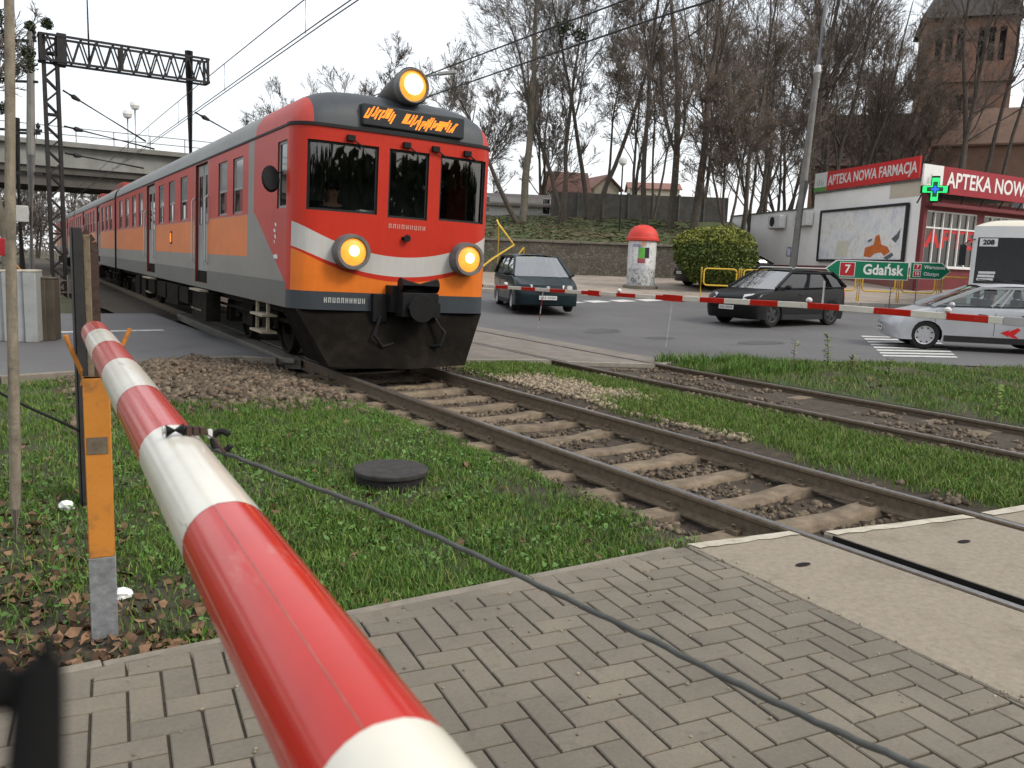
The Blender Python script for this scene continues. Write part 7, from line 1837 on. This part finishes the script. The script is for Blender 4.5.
def tree(label, base, H, seed, trunks=((0, 0, 1),), r=.25, crown0=.3, bark='bark_dark', twig='twig_dark', m=(9, 7, 6, 5), ang=(.70, .62, .58, .55), lf=(.44, .52, .55, .62), trop=.05, leaves=0, balls=(), name='bare_tree', twr=.009, hz=None, lfsize=.06, ivy=0):
    r = r*.72; m = tuple(m[:3])+(m[3]+2,)
    rs_ = np.random.RandomState(seed); t = thing(name, label, 'tree', base, group='bare trees on the hill')
    n = len(trunks); P = np.zeros((n, 3)); P[:, 2] = -.4; P[:, 0] = np.array([.12*i for i in range(n)]); D = unit(np.array(trunks, float)); L = H*rs_.uniform(.92, 1.0, n) if n > 1 else np.array([H]); Rr = np.full(n, r)
    pts, dirs = grow(rs_, P, D, L, Rr, 12, .055, .02); re = Rr*.16
    V, F = tubes(pts, Rr, re, 9)
    # root flare
    o = npmesh('trunk', V, F, M[bark], t, smooth=True)
    Vs, Fs, nv = [], [], 0; mats = []
    for lv in range(4):
        lo = crown0 if lv == 0 else .2
        P, D, L, R2 = kids(rs_, pts, dirs, L if lv else np.full(n, H), Rr, m[lv], lo, .98, ang[lv], lf[lv], (.46, .55, .6, .6)[lv], re)
        R2 = np.maximum(R2, twr*(1.5 if lv < 2 else 1.0)); Rr = R2; re = np.maximum(R2*.3, twr*.7)
        pts, dirs = grow(rs_, P, D, L, R2, (7, 5, 4, 3)[lv], (.13, .13, .12, .10)[lv], trop*(1.6 if lv < 2 else 1)); n = len(P)
        V, F = tubes(pts, R2, re, (6, 4, 3, 3)[lv]); Vs.append(V); Fs.append(F+nv); nv += len(V); mats.append(np.full(len(F), 0 if lv < 2 else 1))
    o = npmesh('crown', np.concatenate(Vs), np.concatenate(Fs), [M[bark], M[twig]], t, np.concatenate(mats))
    leaves = int(leaves*.6)
    if leaves:
        q = pts[:, -2:].reshape(-1, 3); q = q[rs_.choice(len(q), leaves)]+rs_.normal(size=(leaves, 3))*.14
        a = rs_.normal(size=(leaves, 3)); b_ = rs_.normal(size=(leaves, 3)); s_ = lfsize*rs_.uniform(.5, 1.3, (leaves, 1)); a = unit(a)*s_; b_ = unit(b_)*s_*.6
        V = np.stack([q-a, q+b_, q+a, q-b_], 1).reshape(-1, 3); i = np.arange(leaves)*4
        npmesh('dead_foliage', V, np.stack([i, i+1, i+2, i+3], 1), M['rust_leaf'], t)
    for (bx, by, bz, br_) in balls:
        leaf_cloud('mistletoe', (bx, by, bz), br_, br_, br_*.9, 420, .075, [M['mistletoe']], [1], t, int(bz*10)+seed, .1, 2)
    if ivy:
        leaf_cloud('ivy', (0, 0, ivy*.5), r*2.2, r*2.2, ivy*.5, 1500, .08, [M['ivy']], [1], t, seed, .6, 2.4)
    return t
def hb(px, d): 
    p = spot(px, 240, d); u, dd = UD(p.x, p.y); p.z = float(np.interp(d, [42.2, 47, 52, 60, 80, 200], [2.62, 3.35, 4.25, 4.9, 5.2, 5.4]))-.1; return p
def lean(a, b=0): v = W(a, b); return (v.x, v.y, 1)
big = dict(m=(10, 7, 6, 5), lf=(.42, .52, .55, .62))
tree('tall pale trunked bare tree with spreading crown close to the right side of the train', hb(521, 50), 18.5, 1, (lean(-.02),), .34, .30, 'bark_grey', 'twig_grey', **big)
tree('dark bare trunk leaning left into the train beside the tall pale trunked tree', hb(523, 49.5), 9.5, 2, (lean(-.62),), .24, .35, m=(8, 6, 5, 5))
tree('slender dark young tree between the pale trunked tree and the twisted dark tree', hb(556, 50), 9, 3, (lean(.04), lean(.16)), .09, .3, m=(8, 6, 6, 5))
tree('dark twisted tree with ivy dark crown in front of the red roofed house', hb(563, 51), 13.5, 4, (lean(.05), lean(-.28)), .22, .32, balls=((-.5, 0, 11.0, .62), (.6, 0, 10.8, .5)), m=(10, 7, 6, 5))
tree('two trunked tree forming a wide v in front of the cream gable', hb(589, 52), 16, 5, (lean(-.30), lean(.20)), .23, .38, balls=((1.6, 0, 12.6, .6), (-1.0, 0, 12.9, .42)), leaves=0, m=(9, 7, 6, 5))
tree('rusty leaved tree rising between the v trunked tree and the left leaning trunk', hb(600, 56), 12, 6, (lean(.1),), .16, .45, twig='twig_brown', leaves=2600, m=(9, 7, 6, 5))
tree('tall trunk leaning left above the red domed advertising column', hb(646, 50), 17, 7, (lean(-.24),), .25, .35, m=(10, 7, 6, 5), balls=((-3.6, 0, 14.5, .5),))
tree('thin crossing trunks just right of the park lamp', hb(650, 53), 11, 8, (lean(.22), lean(-.12)), .13, .35, 'bark_dark', 'twig_brown', m=(9, 7, 6, 5))
tree('straight thick dark tree left of the bush with long low side limbs', hb(669, 50), 19, 9, (lean(.02),), .33, .20, 'bark_dark', 'twig_brown', **big)
tree('dark thick tree standing behind the left edge of the bush', hb(692, 49), 18.5, 10, (lean(.06),), .36, .22, 'bark_dark', 'twig_brown', **big)
tree('small bushy brown tree right behind the bush', hb(724, 47.5), 7.8, 11, (lean(.0), lean(.2), lean(-.25)), .14, .2, 'bark_dark', 'twig_brown', leaves=4200, m=(11, 8, 7, 5))
tree('slim tree with reddish twigs behind the small bushy tree', hb(742, 54), 17, 12, (lean(.03),), .22, .25, 'bark_dark', 'twig_brown', leaves=1200, **big)
tree('tall brown tree above the low wing of the pharmacy', hb(760, 62), 18, 13, (lean(-.05), lean(.12)), .24, .25, 'bark_dark', 'twig_brown', leaves=2400, **big)
tree('big dark tree behind the leaning concrete pole', hb(795, 63), 22, 14, (lean(.02),), .42, .2, 'bark_dark', 'twig_dark', balls=((1.2, 0, 18.5, .7), (-2.0, 0, 17, .6)), **big)
tree('forked dark tree right of the leaning concrete pole', hb(822, 64), 21, 15, (lean(-.05), lean(.14)), .30, .22, 'bark_dark', 'twig_brown', balls=((2.2, 0, 17.5, .7),), **big)
tree('brown crowned tree rising over the left red banner', hb(846, 66), 17, 16, (lean(.10),), .28, .22, 'bark_dark', 'twig_brown', leaves=3000, **big)
tree('wide brown tree over the middle of the left red banner', hb(872, 68), 15, 17, (lean(-.08), lean(.18)), .24, .22, 'bark_dark', 'twig_brown', leaves=3200, **big)
tree('low brown thicket tree over the right end of the left banner', hb(898, 66), 11, 18, (lean(.05), lean(-.2), lean(.25)), .16, .15, 'bark_dark', 'twig_brown', leaves=2800, **big)
tree('dark two stemmed tree directly in front of the church tower', hb(951, 62), 21, 19, (lean(-.05), lean(.12)), .34, .3, 'bark_dark', 'twig_dark', m=(9, 7, 6, 5))
tree('straight tree just right of the church tower', hb(974, 63), 22, 20, (lean(.05),), .26, .4, 'bark_dark', 'twig_dark', m=(8, 7, 6, 5), balls=((1.5, 0, 16.5, .6),))
tree('slim right leaning tree above the brick hall roof', hb(986, 62), 22, 21, (lean(.20),), .22, .45, 'bark_dark', 'twig_dark', m=(8, 7, 6, 5), balls=((4.2, 0, 15.5, .9), (3.6, 0, 12.5, .8)))
tree('rightmost tree leaning out of the picture over the brick hall', hb(996, 61), 21, 22, (lean(.26),), .2, .45, 'bark_dark', 'twig_dark', m=(8, 7, 6, 5))
for k, (px, d, H, l) in enumerate([(632, 72, 15, 'faint bare tree far behind the concrete fence left of the thick dark tree'), (700, 74, 19, 'faint tall bare tree far behind the fence above the bush'), (812, 78, 21, 'faint tree far behind the leaning pole top'), (850, 76, 18, 'brown twiggy tree far behind above the left red banner'), (784, 76, 17, 'brown twiggy tree far behind left of the leaning pole'), (884, 80, 17, 'faint tree between the left banner and the church tower'), (540, 76, 13, 'faint bare tree behind the low outbuilding')]):
    tree(l, hb(px, d), H, 40+k, (lean(.05-.02*k), lean(.1)), .24, .2, 'bark_dark', 'twig_brown', leaves=(1600 if 700 < px else 0), m=(10, 8, 7, 5), lf=(.40, .48, .5, .55), twr=.016)
tree('dense low brown thicket tree between the bush and the low wing of the pharmacy', hb(748, 57), 10.5, 31, (lean(.05), lean(-.22), lean(.2)), .16, .12, 'bark_dark', 'twig_brown', leaves=3200, **big)
tree('dense brown thicket tree behind the air conditioners of the pharmacy', hb(776, 66), 12.5, 32, (lean(.0), lean(-.2), lean(.24)), .18, .12, 'bark_dark', 'twig_brown', leaves=3400, **big)
def low(px, d, z=-.2): p = spot(px, 240, d); p.z = z; return p
tree('rounded bare crown rising just right behind the train top lamp', low(446, 75), 17, 60, (lean(.02), lean(-.2), lean(.25)), .3, .2, 'bark_dark', 'twig_dark', m=(11, 9, 7, 6), lf=(.36, .5, .5, .55), twr=.014)
tree('rounded bare crown rising straight behind the train top lamp', low(402, 80), 17.8, 61, (lean(.0), lean(-.22), lean(.2)), .3, .2, 'bark_dark', 'twig_dark', m=(11, 9, 7, 6), lf=(.36, .5, .5, .55), twr=.014)
tree('small bare tree tip above the train roof at the start of its red corner', low(275, 70), 12.6, 62, (lean(.03),), .2, .5, 'bark_dark', 'twig_dark', m=(9, 6, 5, 5), twr=.012)
tree('small bare tree tip above the middle of the train roof', low(296, 74), 12.4, 63, (lean(.03),), .2, .5, 'bark_dark', 'twig_dark', m=(8, 6, 5, 5), twr=.012)
tree('low bare tree tip just right of the gantry tube leg', low(229, 72), 10.6, 64, (lean(.03),), .2, .5, 'bark_dark', 'twig_dark', m=(8, 6, 5, 5), twr=.012)
tree('bare tree tip left of the train top lamp', low(350, 78), 14.4, 65, (lean(.1),), .2, .5, 'bark_dark', 'twig_dark', m=(8, 6, 5, 5), balls=((.4, 0, 12.8, .4),), twr=.012)
# the tall mistletoe tree at the left edge
mt = tree('tall bare tree full of dark mistletoe balls at the left picture edge', low(2, 25, -.1), 12.5, 70, (lean(.02),), .20, .35, 'bark_grey', 'twig_grey', m=(10, 7, 6, 5), lf=(.3, .5, .5, .5))
b0 = mt.location
for (px, py, rpx) in ((1, 20, 11), (2, 75, 9), (17, 46, 12), (3, 40, 10), (27, 64, 9), (47, 24, 6), (30, 26, 5), (2, 52, 9), (12, 70, 7), (28, 53, 7), (4, 108, 7)):
    p = spot(px, py, 25)-b0; leaf_cloud('mistletoe', tuple(p), rpx*.0298, rpx*.0298, rpx*.0275, 420, .04, [M['mistletoe']], [1], mt, px+py, .1, 2)
for k, (px, d, H, l) in enumerate([(8, 95, 10.5, 'hazy bare tree far left under the bridge, left of the concrete mast'), (36, 105, 11, 'hazy bare tree far left between the concrete mast and the lattice leg'), (70, 115, 10, 'hazy bare tree under the bridge right of the lattice leg'), (92, 125, 10, 'hazy bare tree under the bridge near the train end'), (-25, 90, 12, 'hazy bare tree at the very left edge under the bridge')]):
    tree(l, low(px, d), H, 80+k, (lean(.0), lean(.2)), .22, .12, 'bark_dark', 'twig_grey', m=(10, 8, 7, 5), lf=(.42, .5, .5, .5), twr=.022)  # distance haze is put into the grey twig colour, no air volume
# dark undergrowth along the top of the hill and tall weeds on the verge
def weed(label, px, d, h, n, seed, col='blade_b'):
    r, f, z = ray(px, 356); t = thing('tall_weed', label, 'weed', (lambda p: Vector((p.x, p.y, float(gheight(p.x, p.y)))))(spot(px, 356, d)))
    q = random.Random(seed); s_ = MB(); top = Vector((q.uniform(-.06, .06), q.uniform(-.06, .06), h)); s_.tube([Vector((0, 0, -.05)), top*.5+Vector((q.uniform(-.03, .03), 0, 0)), top], [.010, .008, .004], 5); s_.build('stalk', M['twig_brown'], t)
    lv = MB()
    for k in range(n):
        a = q.uniform(0, 6.28); z0 = h*q.uniform(.15, .95); p = top*(z0/h); e = p+Vector((math.cos(a)*.10, math.sin(a)*.10, q.uniform(-.02, .06))); w = Vector((-math.sin(a), math.cos(a), .3))*.018
        lv.poly([p, (p+e)/2+w, e, (p+e)/2-w])
    lv.build('leaf', M[col], t, smooth=0)
weed('tall leafy weed on the verge in front of the rear wheel of the black suv', 829, 14.2, .62, 60, 1); weed('thin dry weed stalk on the verge below the middle of the black suv', 795, 14.6, .45, 16, 2, 'blade_c'); weed('yellowish short weed on the verge left of the zebra crossing', 854, 14.0, .30, 40, 3, 'blade_c'); weed('low leafy weed on the verge in front of the zebra crossing', 890, 13.2, .34, 36, 4); weed('tall thin weed near the right picture edge on the verge', 1003, 9.6, .45, 26, 5, 'blade_b')
p = np.stack([rs.uniform(-2, 10.8, 3000), rs.uniform(42.6, 54, 3000)], 1)
zz = np.array([hillz(d, u) for u, d in p])+.03; xy = np.array([tuple(W(u, d))[:2] for u, d in p]); n = len(p); a = rs.uniform(0, 6.28, n); s_ = .13*rs.uniform(.5, 1.4, n)
V = np.stack([np.stack([xy[:, 0]-np.cos(a)*s_, xy[:, 1]-np.sin(a)*s_, zz+.03], 1), np.stack([xy[:, 0]+np.sin(a)*s_*.7, xy[:, 1]-np.cos(a)*s_*.7, zz+rs.uniform(0, .03, n)], 1), np.stack([xy[:, 0]+np.cos(a)*s_, xy[:, 1]+np.sin(a)*s_, zz+.03], 1), np.stack([xy[:, 0]-np.sin(a)*s_*.7, xy[:, 1]+np.cos(a)*s_*.7, zz+rs.uniform(0, .03, n)], 1)], 1).reshape(-1, 3)
i = np.arange(n)*4; tag(npmesh('hill_leaves', V, np.stack([i, i+1, i+2, i+3], 1), [M['hill_leaf'], M['blade_b'], M['blade_c']], matidx=rs.choice(3, n, p=[.62, .14, .24])), 'brown fallen leaves and grass tufts on the hill above the stone wall', 'leaves', kind='stuff')

# unseen leaf cards added behind the viewpoint, only to darken reflections and low sky
q_ = np.random.RandomState(3); n = 16000
P = np.stack([q_.uniform(-70, 60, n), -30-q_.uniform(0, 14, n)-.004*q_.uniform(-70, 60, n)**2*0, 8.5*q_.uniform(0, 1, n)**1.1-.3], 1)
t1_ = q_.normal(size=(n, 3)); t1_ /= np.linalg.norm(t1_, axis=1)[:, None]; t2_ = np.cross(t1_, q_.normal(size=(n, 3))); t2_ /= np.linalg.norm(t2_, axis=1)[:, None]
s_ = q_.uniform(.4, 1.1, (n, 1)); i = np.arange(n)*4
tag(npmesh('wood', np.stack([P-t1_*s_, P+t2_*s_*.6, P+t1_*s_, P-t2_*s_*.6], 1).reshape(-1, 3), np.stack([i, i+1, i+2, i+3], 1), M['ivy']), 'unseen dark leaf mass added behind the viewpoint to darken reflections', 'wood', kind='stuff')


n = 7000; uu = q_.uniform(-125, -22, n); dd_ = q_.uniform(135, 165, n); hh_ = 10*q_.uniform(0, 1, n)**1.3*(.6+.4*np.sin(uu*.35)**2)
P = np.stack([uu*CA+dd_*SA, -uu*SA+dd_*CA, hh_-.3], 1); t1_ = q_.normal(size=(n, 3)); t1_ /= np.linalg.norm(t1_, axis=1)[:, None]; t2_ = np.cross(t1_, q_.normal(size=(n, 3))); t2_ /= np.linalg.norm(t2_, axis=1)[:, None]
s_ = q_.uniform(.3, .9, (n, 1)); i = np.arange(n)*4
tag(npmesh('far_wood', np.stack([P-t1_*s_, P+t2_*s_*.25, P+t1_*s_, P-t2_*s_*.25], 1).reshape(-1, 3), np.stack([i, i+1, i+2, i+3], 1), M['twig_grey']), 'grey far off bare wood seen under the bridge on the left', 'wood', kind='stuff')
bpy.context.view_layer.update()
